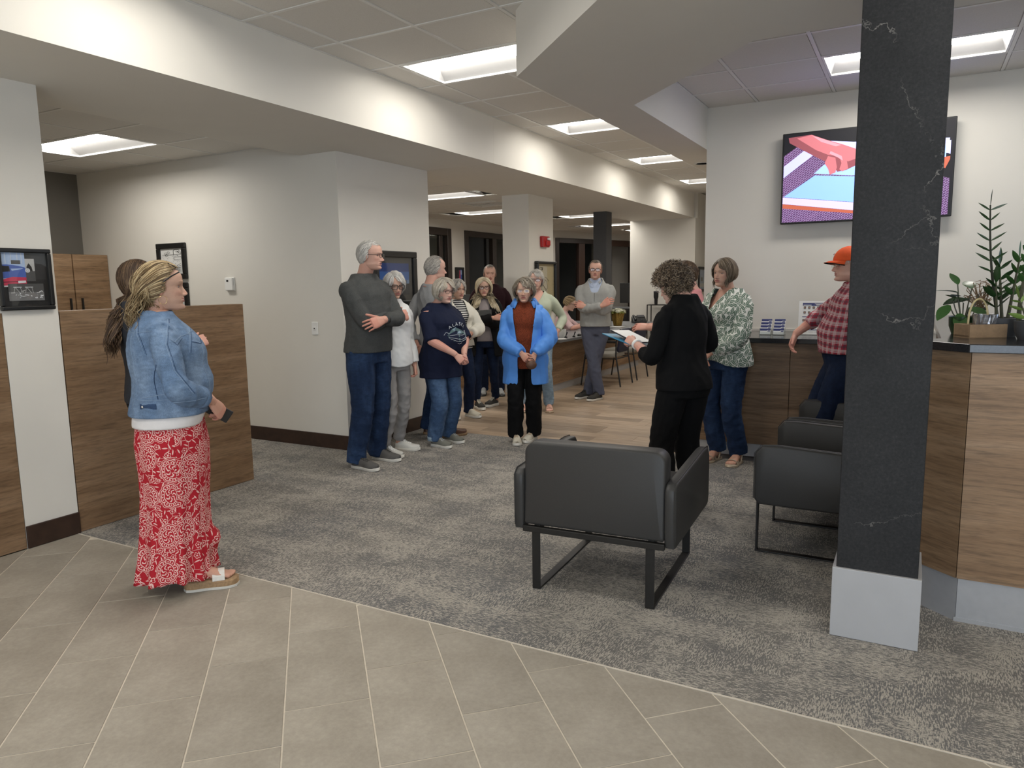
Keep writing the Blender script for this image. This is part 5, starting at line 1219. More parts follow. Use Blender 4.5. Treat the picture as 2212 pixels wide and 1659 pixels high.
        if cut is not None:
            Fa = np.asarray(F); ctr = V[Fa].mean(1); keep = ~cut(ctr[:, 0], ctr[:, 1], ctr[:, 2]); Fa = Fa[keep]; used = np.unique(Fa); mp = -np.ones(len(V), int); mp[used] = np.arange(len(used)); V = V[used]; F = mp[Fa]
            e = np.concatenate([F[:, [a, (a+1) % F.shape[1]]] for a in range(F.shape[1])]); es = np.sort(e, 1); _, inv, cnt = np.unique(es[:, 0].astype(np.int64)*len(V)+es[:, 1], return_inverse=True, return_counts=True); be = es[cnt[inv.ravel()] == 1]
            deg = np.bincount(be.ravel(), minlength=len(V)); bv = deg == 2
            for _ in range(14):
                A_ = np.zeros_like(V); np.add.at(A_, be[:, 0], V[be[:, 1]]); np.add.at(A_, be[:, 1], V[be[:, 0]]); V = np.where(bv[:, None], .5*V+.25*A_, V)
        o = mesh_obj(name, V, F, mat, s.root)
        if solid:
            md = o.modifiers.new('thickness', 'SOLIDIFY'); md.thickness = solid; md.offset = -1
        s.bvh = None; s.last = o
        return o
    def sleeve(s, sd, ease=.012, to=1.0, r_el=None, cuff=None, widen=0., sh_r=None):
        S, E, W = s.arms[sd]; k = (1. if s.sex == 'f' else 1.12)*(.55+.45*s.w)
        pts, rr = [], []
        base = [(0, .030), (.06, .041), (.16, .047), (.28, .047), (.6, .043), (1., .0385), (1.25, .0395), (1.6, .033), (2., .0280)]
        ts = np.concatenate([[0, .05, .11], np.linspace(.18, 1+to, 14)]); rv = np.interp(ts, [b[0] for b in base], [b[1] for b in base])*k+ease+widen*np.clip(ts-.6, 0, 1)
        for t in ts: pts.append(S+(E-S)*t if t <= 1 else E+(W-E)*(t-1))
        P = np.array(pts)
        # round the elbow a little
        for _ in range(2): P[1:-1] = .25*P[:-2]+.5*P[1:-1]+.25*P[2:]
        if cuff: rv[-2:] = cuff
        return tube_vf(P.tolist(), rv.tolist(), 14)
    def deltoid(s, sd, ease): 
        S = s.shoulder(sd); r = (.040 if s.sex == 'f' else .046)*(.6+.4*s.w)*s.h/1.7+ease*.7; b = MB().ball(tuple(S+np.array([-sd*.014, 0, -.010])), (r, r, r), 14, 10); ox_, oy_ = s.off(.85*s.h); N0 = np.array([ox_+sd*s.sw*.28, oy_-.022, .838*s.h+s.dz])
        kk = s.h/1.7*(.6+.4*s.w); tz = tube_vf([N0-np.array([0, 0, .030]), (N0+S)/2-np.array([0, 0, .022]), S-np.array([0, 0, .006])], [.030*kk+ease, .036*kk+ease*.8, .042*kk+ease*.8], 12)
        return [(b.v, b.f), tz]
    def top(s, mat, hem, ease=.012, to=1.0, name='sweater', fold=.004, flare=0., neck=.850, cuff=None, widen=0., seed=1, cut=None, solid=0., keep_arms=False, low_cut=True, voxel=None, sleeves=True, extra=None, post=None, ff=9., smooth=3, hemf=None):
        parts = [s.torso(hem*s.h-.055, neck*s.h, ease, flare=flare)]
        for sd in (-1, 1):
            parts += s.deltoid(sd, ease)
            if sleeves: parts.append(s.sleeve(sd, ease*.62, to, cuff=cuff, widen=widen*.7))
        if extra: parts += extra
        zc = hem*s.h+s.dz
        def cc(x, y, z):
            k = z < zc+(hemf(x, y) if hemf else 0)
            wr = np.zeros(len(x), bool)
            if cut is not None:
                nr = np.zeros(len(x), bool); Q = np.stack([x, y, z], 1)
                for S, E, W in s.arms.values():
                    for a_, b_, r_ in ((S, E, .075), (E, W, .066)):
                        t_ = np.clip(((Q-a_)@(b_-a_))/((b_-a_)@(b_-a_)), 0, .97); nr |= np.linalg.norm(Q-a_-t_[:, None]*(b_-a_), axis=1) < r_
                k = k | (cut(x, y, z) & ~(nr if keep_arms else np.zeros(len(x), bool)))
            return k
        return s.garment(name, parts, mat, cut=cc, solid=solid or .004, fold=fold, seed=seed, voxel=voxel, post=post, ff=ff, smooth=smooth)
    def trousers(s, mat, waist=.60, radii=(.092, .066, .056), hem=.055, ease=.004, fold=.0032, seed=5, name='trousers', voxel=None, back=0.):
        z1 = waist*s.h; parts = [s.torso(.468*s.h, z1, ease, 14)]
        k = s.h/1.68
        for sd in (-1, 1):
            H, K, A, fd, ft, ty = s.legs[sd]; hz = np.array([0, 0, hem-.075]); An = A+hz-fd*.012
            top_ = H+np.array([0, -.008, .03]); ts = np.linspace(0, 2, 17); P = np.array([top_+(K-top_)*t if t <= 1 else K+(An-K)*(t-1) for t in ts])
            for _ in range(2): P[1:-1] = .25*P[:-2]+.5*P[1:-1]+.25*P[2:]
            rv = np.interp(ts, [0, .25, .6, 1., 1.35, 1.8, 2.], [radii[0]*.98, radii[0], (radii[0]+radii[1])/2*1.03, radii[1], (radii[1]+radii[2])/2+.004, radii[2], radii[2]])*k*(.5+.5*s.w)
            parts.append(tube_vf(P.tolist(), [(r, r*1.06) for r in rv], 16))
        o = s.garment(name, parts, mat, fold=fold, seed=seed, ff=11., stretch=(1, 1, .95), leg_fold=True, voxel=voxel or (.011 if s.far else .0085), smooth=5)
        return o
    def shin(s, sd, z0=.05, z1=.40):
        H, K, A, fd, ft, ty = s.legs[sd]; P = [A-fd*.010+(K-A)*t for t in np.linspace(-.05, .30, 6)]+[K, H]; V, F = tube_vf(P, [.031, .028, .029, .031, .031, .030, .026, .036], 12)
        s.body_parts.append((np.asarray(V), F, np.repeat(np.array(s.skin)[None]*np.array([.95, .84, .80]), len(V), 0)))
    def foot_skin(s, sd, L=.235, z=.022):
        H, K, A, fd, ft, ty = s.legs[sd]; P = []
        q = np.linspace(0, 2*PI, 14, endpoint=False)
        secs = [(.012, .018, .018, .018), (.03, .030, .030, .034), (.07, .032, .040, .044), (.11, .034, .034, .036), (.15, .040, .024, .026), (.185, .043, .016, .018), (.205, .040, .011, .013)]
        R = np.stack([np.stack([rx*np.cos(q), np.full(14, y*L/.235), z+zc+rz*np.sin(q)*.98], -1) for y, rx, rz, zc in secs]); P.append(rings_vf(R))
        P.append(tube_vf([(0, .05, z+.04), (0, .052, z+.11)], [.034, .033], 12))
        for i in range(5):
            x = -sd*(.030-.0155*i); y1 = (.232, .230, .224, .216, .206)[i]*L/.235; r = (.0115, .0088, .0082, .0078, .0075)[i]
            P.append(tube_vf([(x*.95, .175*L/.235, z+.014), (x, y1-.018, z+.013), (x, y1-.006, z+.010), (x, y1, z+.008)], [r, r, r*.95, r*.5], 8))
        V, F, N = remesh(P, .0042, 2); V = s.place_foot(sd, V); s.shin(sd)
        s.body_parts.append((V, F.tolist(), np.repeat(np.array(s.skin)[None]*np.array([.98, .86, .83]), len(V), 0)))
    def place_foot(s, sd, V):
        H, K, A, fd, ft, ty = s.legs[sd]; c, n = math.cos(math.radians(ty)), math.sin(math.radians(ty)); R = np.array([[c, -n, 0], [n, c, 0], [0, 0, 1]])
        return np.asarray(V)@R.T+ft
    def foot_outline(s, L, k=1., n=26, dw=0.):
        t = [0, .03, .12, .3, .5, .68, .8, .9, .965, 1]; wl = np.array([0, .018, .030, .0325, .035, .043, .043, .036, .022, 0])*k; ys = crom(t, wl, np.linspace(0, 1, n)); ys[1:-1] += dw
        y = np.linspace(-dw, L+dw, n); return y, ys
    def shoe(s, sd, upper, sole, L=.26, style='sneaker', sole_h=.026, lace=None, k=1., h=1.):
        """trainer / slip-on: sole, upper, laces as parts of a shoe"""
        n = 24; y, hw = s.foot_outline(L, k, n, .003)
        # sole
        off = -sd*.006*np.sin(np.linspace(0, PI, n)); rock = .010*np.clip((np.linspace(0, 1, n)-.8)/.2, 0, 1)**2
        V = []; 
        for zz, sc_ in ((0, .93), (.004, 1.0), (sole_h*.9, 1.0), (sole_h, .97)):
            V.append(np.stack([np.concatenate([hw*sc_, -hw[::-1]*sc_])+np.concatenate([off, off[::-1]]), np.concatenate([y, y[::-1]]), zz+np.concatenate([rock, rock[::-1]])*(1 if zz < .01 else .9)], -1))
        V, F = rings_vf(np.stack(V)); ob = mesh_obj('shoe', s.place_foot(sd, V), F, sole, s.root)
        # upper
        m = 18; q = np.linspace(0, PI, m); t = np.linspace(0.0, .985, n); ht = crom([0, .04, .12, .26, .36, .46, .6, .75, .88, .96, 1], np.array([.040, .062, .078, .084, .082, .072, .058, .047, .040, .030, .014])*h, t)
        yy, ww = s.foot_outline(L-.006, k, n, 0); V = []
        for i in range(n):
            c, sn = np.cos(q), np.sin(q); V.append(np.stack([off[i]+max(ww[i], .004)*np.sign(c)*np.abs(c)**.75, np.full(m, yy[i]+.003), sole_h*.8+rock[i]*.9+ht[i]*np.abs(sn)**.8], -1))
        R = np.stack(V); Vv, F = R.reshape(-1, 3), grid_faces(n, m, wrap=False)+[tuple(range(m)), tuple((n-1)*m+j for j in range(m))[::-1]]
        up = mesh_obj('upper', s.place_foot(sd, Vv), F, upper, ob)
        if style == 'sneaker' and lace:
            mb = MB()
            for j, tt in enumerate((.40, .47, .54, .61)):
                zz = sole_h*.8+float(crom([0, .04, .12, .26, .36, .46, .6, .75, .88, .96, 1], np.array([.040, .062, .078, .084, .082, .072, .058, .047, .040, .030, .014])*h, np.array([tt]))[0])
                for a, b in ((-1, 1), (1, -1)):
                    pts = [(a*.020, L*tt-.006, zz-.006), (a*.008, L*tt-.001, zz+.003), (b*.008, L*tt+.005, zz+.002), (b*.020, L*tt+.010, zz-.009)]; mb.tube(s.place_foot(sd, pts).tolist(), .0026, 5)
            for a in (-1, 1):
                pts = [(0, L*.38, sole_h+.078*h), (a*.014, L*.37, sole_h+.086*h), (a*.024, L*.42, sole_h+.070*h), (a*.010, L*.42, sole_h+.072*h), (0, L*.39, sole_h+.076*h)]; mb.tube(s.place_foot(sd, pts).tolist(), .0022, 5)
            mb.build('laces', lace, ob, smooth=True)
        return ob
    def sandal(s, sd, sole, strap, L=.245, wedge=(.018, .018), straps=((.66, .05), (.78, .03)), foot_z=None, ankle=True, insole=None):
        n = 24; y, hw = s.foot_outline(L, 1.05, n, .004); t = np.linspace(0, 1, n); hz = wedge[1]+(wedge[0]-wedge[1])*t; rock = .008*np.clip((t-.82)/.18, 0, 1)**2; V = []
        for fz, sc_ in ((0, .95), (.15, 1.), (.85, 1.), (1., .98)):
            V.append(np.stack([np.concatenate([hw*sc_, -hw[::-1]*sc_]), np.concatenate([y, y[::-1]]), np.concatenate([hz*fz+rock, (hz*fz+rock)[::-1]])], -1))
        V, F = rings_vf(np.stack(V)); ob = mesh_obj('sandal', s.place_foot(sd, V), F, sole, s.root)
        fz = foot_z if foot_z is not None else wedge[1]
        def band(pts, w_, nm='strap', th=.002):
            q = [(p[0], p[1], p[2]) for p in pts]; mb = MB(); vs = []
            for p in q:
                for dy, dz in ((-w_/2, 0), (w_/2, 0), (w_/2, th), (-w_/2, th)): vs.append((p[0], p[1]+dy, p[2]+dz))
            mb.add(s.place_foot(sd, vs).tolist(), grid_faces(len(q), 4)+[(3, 2, 1, 0), tuple((len(q)-1)*4+j for j in range(4))]); return mb.build(nm, strap, ob, smooth=False)
        for tt, w_ in straps:
            yy = tt*L; hh = np.interp(tt, [.4, .6, .75, .85], [.060, .045, .034, .026]); ww = np.interp(tt, [.4, .6, .75, .9], [.036, .043, .046, .042])
            a = np.linspace(0, PI, 11); band([(ww*math.cos(q_)*1.02, yy+.0, fz+(hh+.004)*math.sin(q_)**.8-.002) for q_ in a], w_)
        if ankle:
            a = np.linspace(0, 2*PI, 18); mb = MB(); mb.tube(s.place_foot(sd, [(.037*math.cos(q_), .052+.040*math.sin(q_), fz+.062) for q_ in a]).tolist(), .005, 6); mb.build('ankle_strap', strap, ob, smooth=True)
            for sx in (-1, 1): mb = MB(); mb.tube(s.place_foot(sd, [(sx*.036, .05, fz+.062), (sx*.038, .075, fz+.02), (sx*.036, .085, fz-.006)]).tolist(), .006, 6); mb.build('strap', strap, ob, smooth=True)
        return ob
    def head(s, yaw=0, pitch=0, roll=0, fwd=.035, up=0., side=0., **kw):
        p = dict(kw); p.setdefault('skin', s.skin); k = kw.get('hh', s.hh)/.2296
        V, F, col = head_geo(p); R = rotm(yaw, pitch, roll); ox, oy = s.off(s.h*.9)
        top_pad = kw.get('pad', .012); cz = s.h+s.dz-top_pad-.1146*k+up
        s.hc = np.array([ox+side, oy+fwd, cz]); s.hR = R; s.hk = k; s.face = p
        # nod about the base of the skull
        piv = np.array([0, -.02, -.07])*k; s.hc = s.hc+piv-R@piv
        Vw = (V*k)@R.T+s.hc; s.body_parts.append((Vw, F, col))
        nb = np.array([ox*.95, oy-.024, .838*s.h+s.dz]); nt = s.hc+R@(np.array([0, -.022, -.045])*k); r0 = (.050 if s.sex == 'f' else .060)*(.75+.25*s.w)*kw.get('neck', 1.)
        P = [nb+(nt-nb)*t for t in np.linspace(-.25, 1, 9)]; Vn, Fn = tube_vf(P, [r0*1.35, r0*1.22, r0*1.08, r0*1.02, r0, r0, r0, r0*.98, r0*.95], 24)
        cn = np.repeat(np.array(s.skin)[None]*np.array([.92, .86, .85]), len(Vn), 0); s.body_parts.append((np.asarray(Vn), Fn, cn))
        Vt, Ft = s.torso(.70*s.h, .852*s.h, -.004, 16); Vt = np.asarray(Vt); s.body_parts.append((Vt, Ft, np.repeat(np.array(s.skin)[None]*np.array([.97, .86, .84]), len(Vt), 0)))
    def hp(s, q): return (np.asarray(q)*s.hk)@s.hR.T+s.hc
    def glasses(s, mat='black_plastic', r=.0022, w=.0235, h=.0185, temple=True, dy=.0, dz=0., round_=.45, tilt=0., lens=True, name='glasses', up=False):
        fy = .098+dy; mb = MB(); n = 22
        def rim(sx):
            pts = []
            for i in range(n+1):
                a = 2*PI*i/n; ca, sa = math.cos(a), math.sin(a); e = 1-round_*.55; x = w*np.sign(ca)*abs(ca)**e; z = h*np.sign(sa)*abs(sa)**e; X_ = sx*.0335+x
                pts.append((X_, fy-.10*max(abs(X_)-.02, 0)**1.0*.35, z-.001+dz))
            return pts
        B = (lambda P: s.hp(P)) if not up else (lambda P: s.hp(up_t(np.asarray(P))))
        def up_t(P):
            a = math.radians(58); c = np.array([0, .0, .0]); q = P-c; return np.stack([q[:, 0]*1.02, q[:, 1]*math.cos(a)-q[:, 2]*math.sin(a)+.0, q[:, 1]*math.sin(a)+q[:, 2]*math.cos(a)], -1)+c+np.array([0, -.004, .022])
        root = None
        for sx in (-1, 1): mb.tube(B(rim(sx)).tolist(), r, 6, cap=False)
        mb.tube(B([(-.0335+w, fy, .002+dz), (0, fy+.002, .006+dz), (.0335-w, fy, .002+dz)]).tolist(), r*.9, 6)
        o = mb.build(name, mat, s.root, smooth=True)
        if temple:
            for sx in (-1, 1): MB().tube(B([(sx*(.0335+w), fy-.012, .006+dz), (sx*.0735, fy-.024, .007+dz), (sx*.079, .03, .006+dz), (sx*.0815, -.012, .010+dz), (sx*.079, -.030, -.006+dz)]).tolist(), r*.9, 6).build('temple', mat, o, smooth=True)
        if lens:
            for sx in (-1, 1):
                P = B(rim(sx)[:-1]); m2 = MB(); m2.add(P.tolist(), [tuple(range(n))]); m2.build('lens', 'spectacle_lens', o)
        return o
    def finish(s):
        Vs, Fs, Cs, off = [], [], [], 0
        for V, F, c in s.body_parts: Vs.append(np.asarray(V)); Fs += [tuple(i+off for i in f) for f in F]; Cs.append(c); off += len(V)
        return mesh_obj('body', np.concatenate(Vs), Fs, 'skin', s.root, col=np.concatenate(Cs))
    # ------------------------------------------------------------ hair
    def hair_strands(s, P, rad, cols, name='hair', extra=None, parent=None):
        """P: (n, S, 3) head-local, rad (S,), cols (n,3)"""
        n, S, _ = P.shape; T = np.gradient(P, axis=1); T = npn(T); c0 = np.array([0, -.005, .0]); Nn = P-c0; Nn = npn(Nn-T*(Nn*T).sum(-1, keepdims=True)); B = np.cross(T, Nn)
        r = rad[None, :, None]; A = np.stack([P+B*r, P+Nn*r*.75, P-B*r], 2)        # n,S,3,3
        V = A.reshape(-1, 3); base = (np.arange(n)[:, None]*S+np.arange(S-1)[None])*3
        b = base.ravel(); F = np.concatenate([np.stack([b, b+1, b+4, b+3], 1), np.stack([b+1, b+2, b+5, b+4], 1)])
        grad = np.linspace(.82, 1.08, S)[None, :, None, None]; col = (cols[:, None, None, :]*grad*np.ones((n, S, 3, 1))).reshape(-1, 3)
        if extra is not None:
            Ve, Fe, Ce = extra; F = np.concatenate([F, np.asarray(Fe)+len(V)]); V = np.concatenate([V, Ve]); col = np.concatenate([col, Ce])
        return mesh_obj(name, s.hp(V), F, 'hair', s.root if parent is None else parent, col=col)
    def hair(s, n=700, L=.08, vol=.012, cols=((.3, .22, .14),), part=.0, flow=(1., 0., -1.), grav=1., bangs=0., wave=(0., 8.), hl=.074, seed=1, nape=-.075, rad=.0030, S=9, side_free=-.03, Lfun=None, temple=.032, cap=True, recede=0., ripple=.004, capvol=None, inward=0., topk=1., clumps=0, back_flow=None, spread=0., fw=.058, fall=.25, ymax=.075):
        """comb strands over the skull and let them hang"""
        r = np.random.RandomState(seed); c = np.array([0, -.008, .014]); rad0 = np.array([.0775, .0995, .1015]); cv0 = (capvol if capvol is not None else vol*.45)
        d = npn(r.normal(size=(n*6, 3))); P0 = c+d*rad0
        def inside(P):
            x, y, z = P[:, 0], P[:, 1], P[:, 2]; ax = np.abs(x)
            line = hl-recede*np.exp(-((ax-.042)/.016)**2)*-.02-(hl-temple)*np.clip((ax-.030)/.045, 0, 1)**1.6
            front = np.where(y > .012, z > line, True)
            sideb = np.where((y <= .012) & (y > -.03), z > -.012-.9*(.012-y), True)
            back = np.where(y <= -.03, z > nape+.35*np.clip(y+.085, 0, 1), True)
            return front & sideb & back
        P0 = P0[inside(P0)][:n]; n = len(P0)
        Lr = np.full(n, L) if Lfun is None else Lfun(P0); Lr = Lr*r.uniform(.85, 1.1, n); step = Lr/(S-1)
        vv = vol*(.55+.6*r.rand(n)); P = P0+npn(P0-c)*(cv0*.9); out = [P*1.0]; infl = rad0
        dirs = npn(P0-c)*.6; rf = r.rand(n)
        for k in range(1, S):
            t = k/(S-1); x = P[:, 0]; sg = np.sign(P0[:, 0]-part); sg[sg == 0] = 1
            fl = np.stack([sg*flow[0], np.full(n, flow[1]), np.full(n, flow[2])], 1)
            if back_flow is not None: bk = (P0[:, 1] < -.02)[:, None]; fl = np.where(bk, np.array(back_flow)[None]*np.stack([sg, np.ones(n), np.ones(n)], 1), fl)
            if bangs: fr = sstep(.03, .06, P0[:, 1])*(np.abs(P0[:, 0]) < .06); fl = fl+np.stack([-fl[:, 0]*.55, np.full(n, 1.0), np.zeros(n)], 1)*(fr*bangs)[:, None]
            if spread: fl = fl+r.normal(size=(n, 3))*spread
            g = np.array([0, 0, -1.])*grav*(.25+t); dirs = npn(.45*dirs+.55*npn(fl+g))
            rs = rad0+np.maximum(vv[:, None]*min(1, .35+1.2*t), cv0+.002); qn = (P-c)/rs; ln = np.linalg.norm(qn, axis=1); nr = npn((P-c)/rs**2); dn = (dirs*nr).sum(1)
            dirs = npn(dirs-nr*(np.clip(dn, 0, None)*(ln < 1.25))[:, None])
            Pn = P+dirs*step[:, None]
            q = (Pn-c)/(rad0+np.maximum(vv[:, None]*min(1, .35+1.2*t), cv0+.002)); l = np.linalg.norm(q, axis=1)
            above = Pn[:, 2] > side_free; push = (l < 1) & above
            Pn = np.where(push[:, None], c+(Pn-c)/np.maximum(l, 1e-6)[:, None], Pn)
            low = (~above) & (l < 1.0); rr = np.hypot(Pn[:, 0], Pn[:, 1]-c[1]); 
            if inward: Pn[:, :2] -= np.where(Pn[:, 2:3] < side_free, npn(Pn[:, :2]-c[:2])*inward*step[:, None], 0)
            zt = .040 if bangs else .066; win = (Pn[:, 1] > .020) & (Pn[:, 2] < zt+.012)
            xw = fw*np.sqrt(np.clip(1-(np.clip(Pn[:, 2]-.0, 0, None)/(zt+.014))**2, 0, 1)); xw = np.where(Pn[:, 2] < -.075, fw*(.9+fall*rf), xw); Pn[:, 1] = np.where(win & (Pn[:, 1] > ymax) & (Pn[:, 2] < .03) & (np.abs(Pn[:, 0]) < xw*1.25), ymax, Pn[:, 1])
            mv = win & (np.abs(Pn[:, 0]) < xw); Pn[:, 0] = np.where(mv, sg*xw, Pn[:, 0])
            if L > .3:
                lo = Pn[:, 2] < -.105; dn_ = np.clip(-Pn[:, 2]-.105, 0, .12); yb_ = -(.070+.55*dn_)*np.sqrt(np.clip(1-(Pn[:, 0]/.24)**2, .05, 1)); yf_ = (.030+.80*dn_)*np.sqrt(np.clip(1-(Pn[:, 0]/.24)**2, .05, 1)); bk_ = P0[:, 1] < .0
                Pn[:, 1] = np.where(lo & bk_ & (Pn[:, 1] > yb_), yb_-.045*rf, np.where(lo & ~bk_ & (Pn[:, 1] < yf_), yf_+.012*rf, Pn[:, 1]))
            P = Pn; out.append(P.copy())
        A = np.stack(out, 1)
        if wave[0]:
            ph = r.rand(n)*6.28*.25+P0[:, 0]*30+P0[:, 1]*20; tt = np.linspace(0, 1, S)[None]; am = wave[0]*np.clip(tt*1.6-.2, 0, 1)
            A[:, :, 0] += am*np.sin(ph[:, None]+tt*wave[1]); A[:, :, 1] += am*np.cos(ph[:, None]*1.3+tt*wave[1]*.9)
        A += (r.normal(size=(n, 1, 3))*ripple*np.linspace(.2, 1, S)[None, :, None])
        cs = np.array(cols); ci = cs[r.randint(0, len(cs), n)]*r.uniform(.82, 1.15, (n, 1)); rd = rad*np.concatenate([[.8], np.linspace(1.1, 1., S-3), [.75, .25]])
        ex = None
        if cap:
            u = np.linspace(0, 2*PI, 40, endpoint=False); v = np.linspace(.03, PI*.82, 26); D = np.stack([np.sin(v)[:, None]*np.cos(u)[None], np.sin(v)[:, None]*np.sin(u)[None], np.repeat(np.cos(v)[:, None], 40, 1)], -1).reshape(-1, 3)
            Vc0 = c+D*rad0; cv = capvol if capvol is not None else vol*.45
            Fc = np.array(grid_faces(26, 40)); ok = inside(Vc0); kf = ok[Fc].all(1); edge = sstep(0, 1, ok.astype(float)); Vc = c+D*(rad0+.002+cv*(.4+.6*np.clip((Vc0[:, 2:3]-.0)/.08, 0, 1)))
            ex = (Vc, Fc[kf], np.repeat(cs.mean(0)[None]*.55, len(Vc), 0))
        return s.hair_strands(A, rd, ci, extra=ex)
    def curls(s, n=800, thick=.045, cols=((.2, .15, .1),), seed=2, rad=.0022, hr=.008, hl=.06, nape=-.07):
        r = np.random.RandomState(seed); c = np.array([0, -.012, .018]); rad0 = np.array([.078, .100, .100]); d = npn(r.normal(size=(n*5, 3))); P = c+d*rad0
        y, z, ax = P[:, 1], P[:, 2], np.abs(P[:, 0]); ok = np.where(y > .01, z > hl-(hl+.0)*np.clip((ax-.02)/.06, 0, 1), z > nape); d = d[ok][:n]; n = len(d)
        S = 14; t = np.linspace(0, 1, S); lev = thick*(.25+.75*r.rand(n)**.6); O = c+d*(rad0+lev[:, None]*np.array([1, .9, .8])); ax_ = npn(r.normal(size=(n, 3))+d*.6+np.array([0, 0, -.5])); e1 = npn(np.cross(ax_, r.normal(size=(n, 3)))); e2 = np.cross(ax_, e1)
        turns = r.uniform(1.1, 2.0, n); h = hr*r.uniform(.6, 1.25, n); ph = turns[:, None]*2*PI*t[None]
        A = O[:, None]+ax_[:, None]*((t-.5)[None, :, None]*.040)+e1[:, None]*(np.cos(ph)*h[:, None])[..., None]+e2[:, None]*(np.sin(ph)*h[:, None])[..., None]
        cs = np.array(cols); lv = (lev/thick)[:, None]; ci = cs[r.randint(0, len(cs), n)]*(.5+.7*lv)*r.uniform(.8, 1.2, (n, 1)); rd = rad*np.concatenate([[.5], np.ones(S-2), [.4]])
        b = MB().ball(tuple(c+np.array([0, -.008, .006])), tuple(rad0+thick*.50), 28, 20); Vb = np.array(b.v); Fb = [f if len(f) == 4 else (f[0], f[1], f[2], f[2]) for f in b.f]; Fb = np.array([f for f in b.f if len(f) == 4])
        yb, zb, axb = Vb[:, 1], Vb[:, 2], np.abs(Vb[:, 0]); okb = np.where(yb > .03, zb > hl+.005, zb > nape-.01); Fb = Fb[okb[Fb].all(1)]
        return s.hair_strands(A, rd, ci, extra=(Vb, Fb, np.repeat(cs.mean(0)[None]*.35, len(Vb), 0)))
    def project(s, obj, pts, direction, lift=.0015):
        """drop local points on a garment along a direction (for print, pockets, seams)"""
        if getattr(s, '_pk', None) is not obj:
            me = obj.data; s._bv = BVHTree.FromPolygons([v.co[:] for v in me.vertices], [p.vertices[:] for p in me.polygons]); s._pk = obj
        out = []; d = Vector(direction).normalized()
        for p in pts:
            h = s._bv.ray_cast(Vector(p)-d*.5, d, 1.2)
            if h[0] is None: h = s._bv.find_nearest(Vector(p))
            n_ = h[1]; n_ = n_ if n_.dot(d) < 0 else -n_
            out.append(tuple(h[0]+n_*lift))
        return out
    def seam(s, obj, pts, direction, mat, r=.002, n=14, name='seam', lift=.001, parent=None):
        P = np.array(pts, float); t = np.linspace(0, 1, len(P)); tt = np.linspace(0, 1, n); Q = np.stack([np.interp(tt, t, P[:, i]) for i in range(3)], 1)
        return MB().tube(s.project(obj, Q.tolist(), direction, lift), r, 5).build(name, mat, parent or obj, smooth=True)
    def patch(s, obj, poly, direction, mat, name='patch', lift=.002, parent=None):
        """flat polygon (outline of 3-D points) laid on the garment"""
        P = s.project(obj, poly, direction, lift); c = np.mean(poly, axis=0); cc = s.project(obj, [c.tolist()], direction, lift)[0]
        m = MB(); n = len(P); m.add(list(P)+[cc], [(i, (i+1) % n, n) for i in range(n)]); return m.build(name, mat, parent or obj, smooth=True)
    def ring(s, sd, t, r, w, mat, name='watch', th=.004, face=None):
        """band around the forearm at fraction t from elbow to wrist"""
        S, E, W = s.arms[sd]; a = npn(W-E); p = E+(W-E)*t; V, F = tube_vf([p-a*w/2, p-a*w/2*.9, p+a*w/2*.9, p+a*w/2], [r, r+th, r+th, r], 18); o = mesh_obj(name, V, F, mat, s.root)
        return o
# ================================================================== PEOPLE: clothes materials
def fabric(name, col, rough=.88, var=.10, scale=260., bump=.25, big=.06, spec=.2):
    n = NT(name, rough, spec=spec); co = n.coord(); t = n.noise(co, scale, 3, .7); b = n.noise(co, 9, 3)
    c = n.ramp(t, [(.3, tuple(v*(1-var) for v in col)), (.7, tuple(min(1, v*(1+var)) for v in col))])
    n.color(n.mix(1., c, n.ramp(b, [(.3, 1-big), (.7, 1+big)]), 'MULTIPLY')); n.bump(t, bump, .001); return n.m
def denim(name, col, fade, rough=.85):
    n = NT(name, rough, spec=.2); co = n.coord(); tw = n.coord(scale=(1, 1, .25), rot=(0, .5, 0)); t = n.noise(tw, 420, 2, .7); b = n.noise(n.coord(scale=(1, 1, .45)), 6.5, 4, .6); f = n.noise(n.coord(scale=(1, 1, 2.5)), 22, 3, .6)
    c = n.mix(n.ramp(b, [(.42, 0.), (.72, 1.)]), col, fade); c = n.mix(1., c, n.ramp(f, [(.35, .82), (.65, 1.1)]), 'MULTIPLY')
    n.color(n.mix(1., c, n.ramp(t, [(.3, .78), (.7, 1.18)]), 'MULTIPLY')); n.bump(t, .3, .001); return n.m
denim('denim_dark', (.012, .026, .066), (.030, .060, .135)); denim('denim_navy', (.006, .012, .034), (.012, .024, .060)); denim('denim_mid', (.045, .085, .17), (.105, .175, .30)); denim('denim_pale', (.21, .30, .39), (.36, .45, .52))
denim('denim_jacket', (.125, .195, .315), (.235, .325, .46)); denim('denim_seam', (.035, .065, .135), (.05, .09, .18)); plain('denim_thread', (.24, .33, .46), .8)
fabric('charcoal_knit', (.066, .069, .068), var=.45, scale=330); fabric('white_fleece', (.74, .75, .75), var=.03); fabric('grey_twill', (.27, .26, .255)); fabric('grey_jersey', (.30, .305, .31), var=.15)
fabric('navy_tee', (.010, .014, .036)); fabric('cream_shirt', (.70, .68, .61), var=.04); fabric('black_knit', (.0045, .0045, .005), var=.3); fabric('black_cloth', (.0035, .0035, .004), var=.3); fabric('taupe_top', (.27, .235, .235)); fabric('maroon_shirt', (.020, .006, .009))
fabric('blue_jacket', (.085, .27, .72), .6, var=.03, bump=.05, spec=.4); fabric('rust_knit', (.155, .034, .014), var=.55, scale=120, bump=.6); fabric('sage_knit', (.43, .47, .37), var=.05); fabric('pink_polo', (.66, .47, .48), var=.04); fabric('grey_sweater', (.33, .335, .325), var=.08); fabric('collar_blue', (.45, .52, .66), var=.04)
